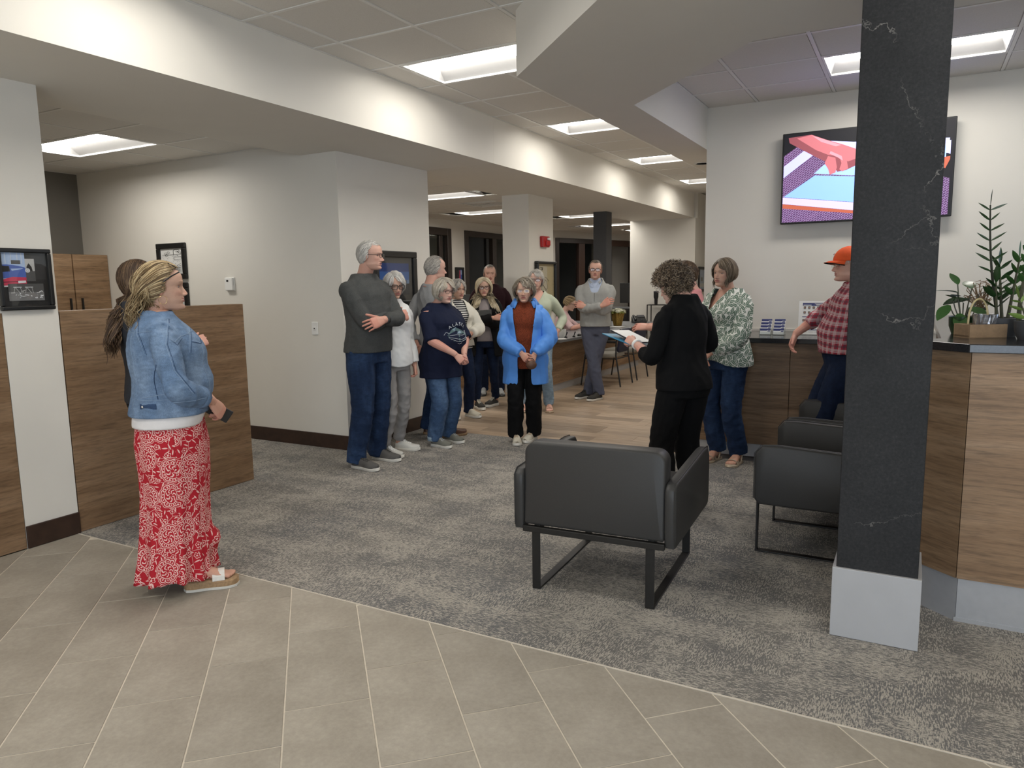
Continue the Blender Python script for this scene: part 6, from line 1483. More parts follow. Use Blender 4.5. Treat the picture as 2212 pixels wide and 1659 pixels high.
fabric('slate_pants', (.085, .092, .130), var=.08); fabric('white_tee', (.72, .70, .70), var=.02); fabric('pink_shirt', (.62, .26, .26), var=.12, scale=120); fabric('dark_top', (.030, .032, .038), var=.2)
fabric('shoe_grey', (.105, .100, .095), var=.15); fabric('shoe_white', (.58, .57, .53), var=.04); fabric('shoe_olive', (.17, .17, .145), var=.1); fabric('shoe_cream', (.62, .58, .48), var=.04); fabric('shoe_black', (.018, .017, .016)); fabric('shoe_pale_grey', (.36, .37, .37)); fabric('shoe_dark', (.05, .048, .044)); plain('shoe_sole', (.60, .58, .53), .6); plain('sole_dark', (.03, .03, .03), .6)
plain('strap_white', (.70, .68, .63), .5); plain('strap_tan', (.44, .33, .22), .5); plain('strap_beige', (.50, .40, .29), .5); plain('cork', (.33, .21, .11), .7, var=.2, scale=90); plain('leather_brown', (.10, .045, .025), .5); plain('orange_cap', (.80, .10, .018), .8); plain('folder_blue', (.02, .20, .36), .45); plain('folder_grey', (.075, .075, .070), .5); plain('phone_case', (.015, .015, .02), .3)
plain('print_white', (.62, .66, .70), .8); plain('print_teal', (.10, .17, .17), .8); plain('print_ice', (.30, .40, .50), .8)
def striped():
    n = NT('striped_jersey', .9); sp = n.node('ShaderNodeSeparateXYZ'); n.link(n.coord(), sp); s = n.math('FRACT', n.math('MULTIPLY', (sp, 2), 42.)); n.color(n.mix(n.math('GREATER_THAN', s, .5), (.70, .70, .68), (.012, .012, .018)))
striped()
def plaid():
    n = NT('plaid_shirt', .9); sp = n.node('ShaderNodeSeparateXYZ'); n.link(n.coord(rot=(0, .12, 0)), sp); u = n.math('ADD', (sp, 0), n.math('MULTIPLY', (sp, 1), .9))
    def band(src, f, ph, w): return n.math('LESS_THAN', n.math('FRACT', n.math('ADD', n.math('MULTIPLY', src, f), ph)), w)
    z = n.math('ADD', (sp, 2), 0.)
    c = n.mix(.35, (.34, .025, .045), (.34, .025, .045))
    for src in (u, z):
        c = n.mix(n.math('MULTIPLY', band(src, 16, .0, .26), .45), c, (.52, .48, .48)); c = n.mix(n.math('MULTIPLY', band(src, 16, .55, .24), .5), c, (.05, .03, .05)); c = n.mix(n.math('MULTIPLY', band(src, 16, .11, .05), .7), c, (.66, .62, .62))
    n.color(c)
plaid()
def rot2(n, vx, vy, ang):
    c, s = n.math('COSINE', ang), n.math('SINE', ang); return n.math('SUBTRACT', n.math('MULTIPLY', vx, c), n.math('MULTIPLY', vy, s)), n.math('ADD', n.math('MULTIPLY', vx, s), n.math('MULTIPLY', vy, c))
def leaf_blouse():
    n = NT('leaf_print', .85, spec=.2); sp = n.node('ShaderNodeSeparateXYZ'); n.link(n.coord(), sp); cb = n.node('ShaderNodeCombineXYZ'); n.l.new(n.math('ADD', (sp, 0), n.math('MULTIPLY', (sp, 1), .6)).outputs[0], cb.inputs[0]); n.l.new(sp.outputs[2], cb.inputs[1])
    col = None; base = n.mix(0., (.74, .75, .70), (.74, .75, .70))
    for k, (sc_, off) in enumerate(((17, 0.), (19, 3.7), (18, 8.1), (21, 5.2))):
        ad = n.node('ShaderNodeVectorMath', _operation='ADD'); n.link(cb, ad, 0, 0); ad.inputs[1].default_value = (off, off*.7, 0)
        v = n.node('ShaderNodeTexVoronoi', _voronoi_dimensions='2D', Scale=float(sc_), Randomness=.85); n.link(ad, v, 0, 'Vector')
        sb = n.node('ShaderNodeVectorMath', _operation='SUBTRACT'); n.link(ad, sb, 0, 0); n.l.new(v.outputs['Position'], sb.inputs[1]); s2 = n.node('ShaderNodeSeparateXYZ'); n.link(sb, s2); cs = n.node('ShaderNodeSeparateColor'); n.l.new(v.outputs['Color'], cs.inputs[0])
        a = n.math('MULTIPLY', (cs, 0), 6.28); U, W = rot2(n, (s2, 0), (s2, 1), a); L = .034
        uu = n.math('DIVIDE', U, L); prof = n.math('MULTIPLY', n.math('SUBTRACT', 1., n.math('MULTIPLY', uu, uu)), .0125); aw = n.math('ABSOLUTE', W)
        inside = n.math('LESS_THAN', aw, prof); outl = n.math('LESS_THAN', aw, n.math('ADD', prof, .0035)); rib = n.math('GREATER_THAN', aw, .0009)
        base = n.mix(outl, base, (.74, .75, .70)); base = n.mix(n.math('MULTIPLY', inside, rib), base, (.125, .185, .140))
    n.color(base)
leaf_blouse()
def paisley():
    n = NT('paisley_skirt', .85, spec=.2); uv = n.node('ShaderNodeTexCoord'); RED, WH = (.43, .018, .030), (.80, .52, .48)
    wob = n.node('ShaderNodeTexNoise', Scale=9.); n.l.new(uv.outputs['UV'], wob.inputs['Vector']); wv = n.node('ShaderNodeVectorMath', _operation='MULTIPLY_ADD'); n.l.new(wob.outputs['Color'], wv.inputs[0]); wv.inputs[1].default_value = (.035, .035, 0); n.l.new(uv.outputs['UV'], wv.inputs[2])
    def vor(scale, feat='F1', rnd_=.55):
        v = n.node('ShaderNodeTexVoronoi', _voronoi_dimensions='2D', _feature=feat, Scale=scale); v.inputs['Randomness'].default_value = rnd_; n.l.new(wv.outputs[0], v.inputs['Vector']); return v
    def band(d, r, w): return n.math('LESS_THAN', n.math('ABSOLUTE', n.math('SUBTRACT', d, r)), w)
    def polar(v):
        sb = n.node('ShaderNodeVectorMath', _operation='SUBTRACT'); n.l.new(wv.outputs[0], sb.inputs[0]); n.l.new(v.outputs['Position'], sb.inputs[1]); s2 = n.node('ShaderNodeSeparateXYZ'); n.link(sb, s2); ln = n.node('ShaderNodeVectorMath', _operation='LENGTH'); n.link(sb, ln); r = n.math('ADD', (ln, 1), 0.); return r, n.math('ARCTAN2', (s2, 1), (s2, 0)), s2
    M = None
    def acc(m):
        nonlocal M
        M = m if M is None else n.math('MAXIMUM', M, m)
    v = vor(6.2, rnd_=.6); r, th, s2 = polar(v)
    sc8 = n.math('MULTIPLY', n.math('ABSOLUTE', n.math('SINE', n.math('MULTIPLY', th, 5.))), .006)
    acc(band(r, .036, .0018)); acc(band(n.math('SUBTRACT', r, sc8), .048, .0022)); acc(band(n.math('SUBTRACT', r, sc8), .056, .0012))
    acc(n.math('MULTIPLY', n.math('MULTIPLY', n.math('GREATER_THAN', n.math('SINE', n.math('MULTIPLY', th, 22.)), .1), n.math('GREATER_THAN', r, .040)), n.math('LESS_THAN', r, .047)))
    sw = n.math('SINE', n.math('ADD', n.math('MULTIPLY', th, 7.), n.math('MULTIPLY', n.math('SINE', n.math('MULTIPLY', r, 260.)), 1.6))); acc(n.math('MULTIPLY', n.math('MULTIPLY', n.math('GREATER_THAN', sw, .35), n.math('LESS_THAN', r, .030)), n.math('GREATER_THAN', r, .007)))
    # little flowers and sprigs between the medallions
    v2 = vor(19., rnd_=.8); r2, t2, q2 = polar(v2); out = n.math('GREATER_THAN', r, .060); pet = n.math('MULTIPLY', n.math('ABSOLUTE', n.math('SINE', n.math('MULTIPLY', t2, 2.5))), .006)
    acc(n.math('MULTIPLY', out, band(n.math('SUBTRACT', r2, pet), .0085, .0016))); acc(n.math('MULTIPLY', out, n.math('LESS_THAN', r2, .004)))
    v3 = vor(34., rnd_=.9); r3, t3, q3 = polar(v3); cs = n.node('ShaderNodeSeparateColor'); n.l.new(v3.outputs['Color'], cs.inputs[0]); U, W = rot2(n, (q3, 0), (q3, 1), n.math('MULTIPLY', (cs, 0), 6.28))
    prof = n.math('MULTIPLY', n.math('SUBTRACT', 1., n.math('POWER', n.math('DIVIDE', U, .014), 2.)), .0030); acc(n.math('MULTIPLY', n.math('MULTIPLY', out, n.math('LESS_THAN', n.math('ABSOLUTE', W), prof)), n.math('GREATER_THAN', r2, .014)))
    e = vor(11., 'DISTANCE_TO_EDGE', .9); acc(n.math('MULTIPLY', out, n.math('LESS_THAN', (e, 0), .010)))
    n.color(n.mix(M, RED, WH))
paisley()
GREY = ((.36, .34, .31), (.48, .45, .41), (.26, .25, .23), (.56, .53, .48)); SILV = ((.58, .56, .52), (.70, .68, .64), (.45, .44, .42), (.64, .62, .58)); BROWN = ((.075, .045, .028), (.11, .068, .04), (.055, .034, .022), (.15, .095, .055)); BLONDE = ((.33, .23, .12), (.48, .36, .20), (.20, .13, .065), (.56, .44, .26), (.13, .085, .045)); PALEB = ((.60, .50, .33), (.70, .61, .44), (.48, .38, .23), (.66, .60, .48)); SALT = ((.20, .18, .155), (.33, .30, .26), (.14, .12, .10)); ASH = ((.135, .098, .064), (.20, .15, .10), (.085, .06, .04), (.28, .225, .165)); MIX = ((.105, .072, .044), (.165, .12, .076), (.062, .042, .028), (.22, .17, .12))
Z3 = np.array
# ------------------------------------------------------------------ 1: woman in the denim jacket and red skirt
p = Person('woman in a light denim jacket and red paisley skirt, hands clasped, nearest at left', (-3.2, 2.3), 58, 1.645, 'f', 'tan', w=1.12, d=1.22, belly=.030, bust=.018, lean=(0, -.005), sh=.158)
p.hh = .226
p.arm(1, (.10, .185, .955), (.9, -.5, -.25), (-.45, .55, -.75), (.75, .65, .1), curl=(38, 45, 25), thumb=(30, 10), bare=True, hs=.98)
p.arm(-1, (-.05, .185, .965), (-.9, -.5, -.25), (.50, .45, -.75), (-.6, .8, .3), curl=(42, 50, 30), bare=True, hs=.98)
p.leg(1, (.080, .005), -9, hip_w=.05); p.leg(-1, (-.085, -.125), 10, hip_w=.05)
for sd in (1, -1): p.shin(sd)
for sd in (1, -1): p.foot_skin(sd, .245, .045)
p.head(-4, 1, 0, fwd=.028, smile=.55, age=.45, jaw=1.0, nose=.92, chin2=.5, gaze=-3, iris=(.12, .16, .18), lip=(.42, .15, .14), brow=(.20, .14, .08), brow_w=.6, pad=.022)
# skirt
n_, m_ = 60, 96; zz = np.linspace(.885, .085, n_); q = np.linspace(0, 2*PI, m_+1)
rx = np.interp(zz, [.045, .20, .30, .5, .75, .885], [.185, .172, .170, .172, .188, .178]); ry = np.interp(zz, [.045, .20, .30, .5, .75, .885], [.180, .165, .160, .155, .168, .150]); yo = np.interp(zz, [.045, .3, .6, .885], [-.022, -.012, .005, .004])
am = np.interp(zz, [.045, .22, .30, .9], [.022, .010, .006, .0015])[:, None]*(.75*np.sin(9*q+1.)+.55*np.sin(14*q+.4)+.3*np.sin(23*q))[None]
fl = np.exp(-((zz-.24)/.05)**2)[:, None]*np.exp(-((q-PI/2+.15)/.42)**2)[None]*.055*(1+.4*np.sin(12*q))[None]
R = np.stack([(rx[:, None]+am+fl*.5)*np.cos(q)[None], yo[:, None]+(ry[:, None]+am+fl)*np.sin(q)[None], np.repeat(zz[:, None], m_+1, 1)+np.interp(zz, [.045, .3], [1, 0])[:, None]*(.016*np.sin(3*q+2)-.02*np.cos(q))[None]], -1)
sk_ = mesh_obj('skirt', R.reshape(-1, 3), grid_faces(n_, m_+1, wrap=False), 'paisley_skirt', p.root)
uvl = sk_.data.uv_layers.new(name='UVMap'); li = np.empty(len(sk_.data.loops), int); sk_.data.loops.foreach_get('vertex_index', li); cidx, ridx = li % (m_+1), li//(m_+1)
uvl.data.foreach_set('uv', np.stack([q[cidx]*.19, zz[ridx]], 1).ravel())
sk_.modifiers.new('thickness', 'SOLIDIFY').thickness = .002
p.top('white_tee', .515, ease=.006, sleeves=False, name='undershirt', fold=.002, neck=.80)
jk = p.top('denim_jacket', .548, ease=.020, to=.66, name='denim_jacket', fold=.0052, ff=11, seed=4, voxel=.008, neck=.845, cut=lambda x, y, z: (y > .05) & (np.abs(x) < .030+.20*np.clip(z-1.20, 0, 1)), solid=.006, widen=.004)
# jacket details on the visible right side and front
for nm, pts in (('sleeve_seam', [(.4, .02, 1.36), (.4, -.005, 1.25), (.4, .02, 1.13), (.4, .09, 1.02)]), ('armhole_seam', [(.4, .085, 1.40), (.4, .115, 1.32), (.4, .10, 1.20)]), ('armhole_seam', [(.4, -.10, 1.40), (.4, -.115, 1.30), (.4, -.09, 1.20)])):
    for o_ in (0, .008): p.seam(jk, [(a, b+o_, c) for a, b, c in pts], (-1, 0, 0), 'denim_seam' if o_ else 'denim_thread', .0011, 22, nm)
for z_, y0, y1 in ((.985, -.2, .22),):
    for d_ in ((-1, 0, 0), ): p.seam(jk, [(.5, y0*.9, z_), (.5, 0, z_), (.5, y1*.7, z_)], d_, 'denim_thread', .0011, 24, 'waist_seam')
p.seam(jk, [(-.10, -.5, 1.30), (0, -.5, 1.31), (.12, -.5, 1.30), (.18, -.5, 1.31)], (0, 1, 0), 'denim_thread', .0011, 22, 'yoke_seam')
p.seam(jk, [(.10, -.5, 1.29), (.11, -.5, 1.15), (.10, -.5, 1.0)], (0, 1, 0), 'denim_thread', .0011, 22, 'back_seam')
p.seam(jk, [(.5, -.05, 1.16), (.5, -.06, 1.08), (.5, -.05, .99)], (-1, 0, 0), 'denim_seam', .0018, 14, 'side_seam')
p.seam(jk, [(.07, .5, 1.30), (.12, .5, 1.295), (.165, .5, 1.28)], (0, -1, 0), 'denim_thread', .0011, 16, 'pocket_seam'); p.seam(jk, [(.07, .5, 1.26), (.11, .5, 1.235), (.155, .5, 1.25)], (0, -1, 0), 'denim_seam', .0018, 16, 'pocket_seam')
for x_ in (.055, .075, .12): p.seam(jk, [(x_, .5, 1.25), (x_*.95, .5, 1.1), (x_*.9, .5, .99)], (0, -1, 0), 'denim_thread', .0011, 18, 'front_seam')
b_ = p.project(jk, [(.5, -.115, .955)], (-1, 0, 0), .003)[0]; tb = p.patch(jk, [(.5, -.125, .945), (.5, -.06, .945), (.5, -.06, .968), (.5, -.125, .968)], (-1, 0, 0), 'denim_seam', 'side_tab', .003); m = MB(); m.ball(b_, .007, 10, 6); m.build('button', 'silver', jk, smooth=True)
cp_ = []; 
for k in range(25):
    a = -PI*.72+PI*1.44*k/24; yy = math.cos(a+PI); cp_.append((.095*math.sin(a)*(1+.15*(yy > 0)), -.022+.078*yy+(.05 if yy > .3 else 0)*(yy-.3), 1.378-.055*max(0, yy+.15)))
cb_ = MB(); vs = []
for (x_, y_, z_) in cp_:
    o_ = np.array([x_, y_+.022]); o_ = o_/np.linalg.norm(o_); vs += [(x_, y_, z_+.012), (x_+o_[0]*.012, y_+o_[1]*.012, z_+.024), (x_+o_[0]*.034, y_+o_[1]*.030, z_-.018)]
cb_.add(vs, grid_faces(25, 3, wrap=False)); co_ = cb_.build('collar', 'denim_jacket', p.root, smooth=True, angle=180); co_.modifiers.new('thickness', 'SOLIDIFY').thickness = .005
for sd in (1, -1): S, E, W = p.arms[sd]; a = E+(W-E)*.60; b2 = E+(W-E)*.74; V, F = tube_vf([a, a+(b2-a)*.03, b2, b2], [.050, .056, .054, .047], 18); mesh_obj('cuff', V, F, 'denim_jacket', p.root)
p.sandal(1, 'cork', 'strap_white', .252, (.040, .052), ((.64, .058),), .047, ankle=False); p.sandal(-1, 'cork', 'strap_white', .252, (.040, .052), ((.64, .058),), .047, ankle=False)
for sd in (1, -1):
    mb = MB(); y, hw = p.foot_outline(.254, 1.06, 20, .005); mb.add(*[x_ for x_ in rings_vf(np.stack([np.stack([np.concatenate([hw, -hw[::-1]]), np.concatenate([y, y[::-1]]), np.full(40, z_)], -1) for z_ in (0.001, .014)]))]); mb.v = [tuple(v_) for v_ in p.place_foot(sd, mb.v)]; mb.build('outsole', 'shoe_sole', p.root)
    mb = MB(); mb.tube(p.place_foot(sd, [(.036*math.cos(a), .045+.045*math.sin(a), .075+.018*math.sin(a)) for a in np.linspace(0, 2*PI, 20)]).tolist(), .006, 6); mb.build('heel_strap', 'strap_white', p.root, smooth=True)
hr_ = p.hair(n=2600, L=.21, vol=.022, cols=BLONDE, flow=(.35, -1.0, -.15), grav=.55, hl=.079, nape=-.085, rad=.0016, seed=3, wave=(.004, 7.), S=11, side_free=-.2, capvol=.014, ripple=.002)
r = np.random.RandomState(5); N_ = 1000; S_ = 16; t = np.linspace(0, 1, S_)
x0 = r.normal(0, .030, N_); A = np.stack([x0[:, None]*(1+.5*np.sin(t*3)[None])+.020*np.sin(t*9+r.rand(N_, 1)*6)*t, -.098-.030*np.sin(t*2.4)[None]+r.normal(0, .018, (N_, 1))+.018*np.cos(t*10+r.rand(N_, 1)*6)*t, -.035-.150*t[None]*r.uniform(.6, 1.15, (N_, 1))+r.normal(0, .008, (N_, 1))], -1)
cs = np.array(BLONDE)*.72; p.hair_strands(A, .0017*np.concatenate([np.ones(S_-3), [.9, .7, .3]]), cs[r.randint(0, 4, N_)], name='ponytail')
p.glasses('black_plastic', up=True, temple=False, lens=True)
MB().tube(p.hp([(x_, y_, z_) for x_, y_, z_ in ((.079, .078, .070), (.0855, .04, .050), (.089, .0, .022), (.083, -.016, -.002))]).tolist(), .0035, 6).build('glasses_arm', 'black_plastic', p.root, smooth=True)
for sx in (1, -1): MB().tube(p.hp([(sx*(.078+.003*math.cos(a)), -.006+.0185*math.sin(a), -.062+.0205*math.cos(a)) for a in np.linspace(0, 2*PI, 26)]).tolist(), .0011, 6, cap=False).build('hoop_earring', 'gold', p.root, smooth=True)
p.finish()
def world(p_, q_):
    a = p_.root.rotation_euler.z; return (p_.root.location.x+q_[0]*math.cos(a)-q_[1]*math.sin(a), p_.root.location.y+q_[0]*math.sin(a)+q_[1]*math.cos(a), q_[2])
t_ = thing('phone', 'dark phone held low in the clasped hands of the woman in denim', 'phone', world(p, (.02, .225, .885)), math.radians(-32)); ph = MB().box(-.005, .005, -.034, .034, -.070, .070).build('body', 'phone_case', t_, bevel=.004); ph.rotation_euler = (.95, .15, 0)
MB().box(.005, .0055, -.030, .030, -.066, .066).build('screen', 'black_plastic', ph)
# ------------------------------------------------------------------ 2: woman with long brown hair
p = Person('woman with long wavy brown hair in dark clothes, half hidden behind the denim jacket', (-3.955, 2.75), 64, 1.685, 'f', 'light', bust=.02, lean=(0, -.045))
p.arm(1, (.10, .215, 1.165), (.7, -.3, -.5), (-.35, .75, .25), (.8, .3, .4), curl=(30, 45, 30)); p.arm(-1, (-.02, .20, 1.12), (-.7, -.3, -.5), (.8, .4, .1), (0, .6, .7))
p.leg(1, (.10, -.05), -6); p.leg(-1, (-.10, -.08), 6)
p.head(-6, 2, 0, smile=.1, age=.1, jaw=.88, pad=.022)
p.top('dark_top', .50, ease=.014, name='blouse'); p.trousers('black_cloth', radii=(.088, .062, .050)); 
for sd in (1, -1): p.shoe(sd, 'shoe_black', 'sole_dark', .245)
p.hair(n=2400, L=.44, vol=.026, cols=BROWN, flow=(.8, -.5, -.8), grav=1.2, hl=.078, nape=-.075, rad=.0027, S=16, wave=(.020, 13.), seed=9, capvol=.012, side_free=-.09)
p.finish()
# ------------------------------------------------------------------ 3: tall man, grey sweater
p = Person('tall white-haired man in a charcoal sweater and dark jeans with folded arms', (-3.95, 4.74), -2, 1.87, 'm', 'ruddy', w=1.04, d=1.04, belly=.015, sh=.198)
p.arm(-1, (.115, .275, 1.235), (-.8, .1, -.5), (.9, -.15, -.20), (.2, .85, .35), curl=(20, 25, 15), thumb=(45, 10)); p.arm(1, (-.10, .215, 1.245), (.8, -.05, -.6), (-.85, .1, .1), (.0, .9, .3))
p.leg(1, (.160, -.095), -4); p.leg(-1, (-.160, -.150), 2)
p.head(20, -2, 0, fwd=.05, age=.9, jaw=1.05, nose=1.15, smile=-.25, brow=(.35, .28, .22), brow_w=.5, lip=(.40, .18, .16), gaze=-8, cheek=.98, pad=.008)
p.top('charcoal_knit', .515, ease=.022, name='sweater', fold=.006, seed=11, neck=.853, cuff=.034)
p.trousers('denim_dark', radii=(.100, .074, .066), hem=.045, fold=.0042, seed=21)
for sd in (1, -1): p.shoe(sd, 'shoe_grey', 'shoe_sole', .30, lace='shoe_dark', k=1.12)
p.hair(n=2000, L=.046, vol=.010, cols=SILV, flow=(.35, -.55, -.35), grav=.4, hl=.080, temple=.040, nape=-.080, rad=.0015, S=6, seed=4, side_free=-.2, capvol=.006, ripple=.003, recede=.6, topk=0)
p.glasses('black_plastic', w=.025, h=.0150, r=.0018, round_=.4)
p.ring(-1, .88, .034, .032, 'black_plastic', 'watch'); p.finish()
# ------------------------------------------------------------------ 4: white sweatshirt woman
p = Person('white-haired woman in round dark glasses, white sweatshirt and grey trousers', (-4.0, 5.13), -18, 1.625, 'f', 'tan', w=.93, d=.92, bust=.012)
p.arm(1, (.185, .045, .775), (.4, -.9, 0), (.05, .20, -1), (.95, .3, .1), curl=(45, 60, 35)); p.arm(-1, (-.215, .0, .80), (-.4, -.9, 0), (0, .2, -1), (-.95, .2, 0), curl=(40, 50, 30))
p.leg(1, (.135, -.055), 18); p.leg(-1, (-.085, -.165), 34)
p.head(-14, -8, 0, fwd=.05, age=.8, jaw=.9, cheek=.95, smile=-.2, nose=1.05, gaze=12, gaze_v=2, brow=(.3, .27, .24), brow_w=.6)
p.top('white_fleece', .505, ease=.024, name='sweatshirt', fold=.006, seed=31, widen=.006, hemf=lambda x, y: -.03*np.exp(-(x/.1)**2)*(y > 0)); 
p.trousers('grey_twill', radii=(.082, .060, .055), hem=.105, fold=.0036, seed=33)
for sd in (1, -1): p.shoe(sd, 'shoe_white', 'shoe_sole', .245, lace='white_paper', h=.85); p.shin(sd)
p.hair(n=2000, L=.085, vol=.018, cols=SILV, part=.025, flow=(1., .25, -.5), grav=.6, bangs=.7, hl=.078, nape=-.078, rad=.0017, S=8, seed=6, side_free=-.2, capvol=.012, Lfun=lambda P: .055+.045*(P[:, 1] > .02))
p.glasses('black_plastic', w=.0265, h=.0200, r=.0026, round_=.9); p.finish()
# ------------------------------------------------------------------ 5: man in grey long-sleeved tee
p = Person('grey-haired man in a pale grey long-sleeved tee, turned away, hands behind him', (-4.13, 5.98), 66, 1.78, 'm', 'ruddy', w=1.02, d=1.02, belly=.02, lean=(0, -.02), sh=.188)
p.arm(1, (.10, -.19, .92), (.9, -.2, .1), (-.8, -.3, -.5), (0, -.9, .2)); p.arm(-1, (-.08, -.19, .95), (-.9, -.2, .1), (.8, -.3, -.5), (0, -.9, .2))
p.leg(1, (.13, -.06), -6); p.leg(-1, (-.13, -.10), 6)
p.head(-8, -2, 0, fwd=.04, age=.9, jaw=1.1, nose=1.2, brow=(.4, .38, .35), gaze=-5, pad=.006)
p.top('grey_jersey', .478, ease=.020, name='shirt', fold=.0055, seed=41); p.trousers('denim_dark', radii=(.098, .072, .062), seed=43)
for sd in (1, -1): p.shoe(sd, 'leather_brown', 'cork', .29, k=1.1)
p.hair(n=1800, L=.044, vol=.009, cols=GREY, flow=(.25, -.8, -.35), grav=.4, hl=.082, temple=.042, nape=-.085, rad=.0015, S=6, seed=14, side_free=-.2, capvol=.006, ripple=.0035, recede=1., topk=0); p.finish()
# ------------------------------------------------------------------ 6: woman in the navy ALASKA tee
p = Person('grey-blonde woman in a navy ALASKA tee and rolled blue jeans, hands clasped', (-3.84, 5.64), -16, 1.575, 'f', 'pink', w=1.12, d=1.15, belly=.050, bust=.04, sh=.160)
p.arm(1, (.075, .270, .885), (.9, -.35, -.2), (-.35, .60, -.65), (.6, .7, .3), curl=(40, 50, 30), bare='upper'); p.arm(-1, (-.045, .265, .880), (-.9, -.35, -.2), (.25, .65, -.70), (-.5, .7, .4), curl=(45, 55, 30), bare='upper')
p.leg(1, (.110, -.05), 6); p.leg(-1, (-.120, -.125), 4)
p.head(-2, -5, 0, fwd=.055, age=.85, jaw=1.0, cheek=1.02, smile=-.1, chin2=.4, gaze=6, gaze_v=-8, brow=(.4, .35, .3), brow_w=.5, pad=.02)
te = p.top('navy_tee', .415, ease=.030, to=.02, name='tshirt', fold=.0055, seed=51, flare=.012, widen=.03, neck=.846)
p.trousers('denim_mid', radii=(.088, .074, .068), hem=.068, fold=.0038, seed=53)
for sd in (1, -1):
    H, K, A_, fd, ft, ty = p.legs[sd]; c_ = A_+np.array([0, 0, -.004])-fd*.010; V, F = tube_vf([c_+np.array([0, 0, -.014]), c_+np.array([0, 0, -.012]), c_+np.array([0, 0, .024]), c_+np.array([0, 0, .026])], [.062, .068, .068, .062], 20); mesh_obj('rolled_cuff', V, F, 'denim_pale', p.root)
    p.shoe(sd, 'shoe_olive', 'shoe_sole', .25, lace='shoe_pale_grey', h=.9)
p.hair(n=2000, L=.13, vol=.024, cols=((.50, .45, .36), (.60, .55, .46), (.38, .33, .26), (.55, .52, .46)), part=.02, flow=(1., .1, -.5), grav=.8, bangs=.8, hl=.078, nape=-.082, rad=.0018, S=9, seed=16, side_free=-.06, inward=.5, capvol=.016, wave=(.004, 6), Lfun=lambda P: .10+.035*(P[:, 1] < .02)); p.glasses('black_metal', w=.0245, h=.0160, r=.0014, round_=.5)
def chest_text(txt, obj, cx, cz, size, arc, mat, pr):
    cu = bpy.data.curves.new('lettering', 'FONT'); cu.body = txt; cu.size = size; cu.align_x = 'CENTER'; cu.space_character = 1.45; cu.offset = size*.012
    to = bpy.data.objects.new('lettering', cu); TS.collection.objects.link(to); TVL.update(); e = to.evaluated_get(TVL.depsgraph); me = e.to_mesh(); P = np.array([v.co[:] for v in me.vertices]); F = [tuple(f.vertices) for f in me.polygons]; e.to_mesh_clear(); bpy.data.objects.remove(to)
    pts = []
    for x, y, z in P:
        a = x/arc; pts.append((cx-(arc+y)*math.sin(a), .6, cz+(arc+y)*math.cos(a)-arc))
    m = MB(); m.add(pr.project(obj, pts, (0, -1, 0), .0025), F); return m.build('lettering', mat, obj)
chest_text('ALASKA', te, -.012, 1.135, .040, .135, 'print_white', p)
ms = [[(-.115, 1.045), (-.06, 1.105), (-.03, 1.120), (.01, 1.105), (.05, 1.090), (.105, 1.060), (.10, 1.040), (.0, 1.030)], [(-.11, 1.045), (.11, 1.05), (.10, 1.015), (.06, .995), (0, .985), (-.07, .995), (-.105, 1.02)]]
for poly, mt in zip(ms, ('print_teal', 'print_teal')): p.patch(te, [(-.012-x, .6, z) for x, z in poly], (0, -1, 0), mt, 'mountain_print', .0022)
for poly in ([(-.06, 1.095), (-.03, 1.120), (-.005, 1.100), (-.025, 1.092), (-.035, 1.085)], [(-.02, 1.060), (.02, 1.085), (.055, 1.068), (.02, 1.060)]): p.patch(te, [(-.012-x, .6, z) for x, z in poly], (0, -1, 0), 'print_ice', 'snow_print', .0034)
for pts in ([(-.11, .6, 1.03), (-.05, .6, 1.018), (0, .6, 1.006), (.06, .6, 1.012), (.105, .6, 1.035)], [(-.095, .6, 1.014), (-.04, .6, .994), (.01, .6, .988), (.07, .6, .998), (.1, .6, 1.02)], [(-.14, .6, 1.05), (-.115, .6, 1.075), (-.09, .6, 1.06)], [(.09, .6, 1.075), (.115, .6, 1.082), (.10, .6, 1.05)], [(-.025, .6, .975), (0, .6, .966), (.025, .6, .975)], [(-.1, .6, 1.045), (-.03, .6, 1.05), (.04, .6, 1.042), (.1, .6, 1.05)]): p.seam(te, [(-.012-a, b, c) for a, b, c in pts], (0, -1, 0), 'print_white', .0016, 18, 'outline_print', .002)
p.finish()
# ------------------------------------------------------------------ 7: person in the cream overshirt, head hidden
p = Person('person in a cream overshirt over a striped top, head hidden behind the navy tee woman', (-4.50, 6.93), -28, 1.57, 'f', 'tan', w=1.05, bust=.02, far=True)
p.arm(-1, (-.06, .22, .965), (-.9, -.2, -.4), (.75, .35, -.2), (-.1, .9, .3)); p.arm(1, (.08, .21, .95), (.9, -.2, -.4), (-.75, .35, -.2), (.1, .9, .3))
p.leg(1, (.10, -.05), -4); p.leg(-1, (-.09, .0), 12)
p.head(2, -4, 0, age=.6); p.top('striped_jersey', .50, ease=.010, sleeves=False, name='striped_top')
p.top('cream_shirt', .52, ease=.030, name='overshirt', fold=.006, seed=61, widen=.010, cut=lambda x, y, z: (y > .04) & (np.abs(x) < .045+.10*np.clip(z-1.0, 0, 1)), solid=.006, keep_arms=True)
p.trousers('denim_navy', radii=(.088, .066, .058), hem=.05, seed=63)
for sd in (1, -1): p.shoe(sd, 'shoe_cream', 'shoe_sole', .245)
p.hair(n=800, L=.10, vol=.016, cols=GREY, flow=(1, 0, -.6), bangs=.7, seed=18); p.finish()
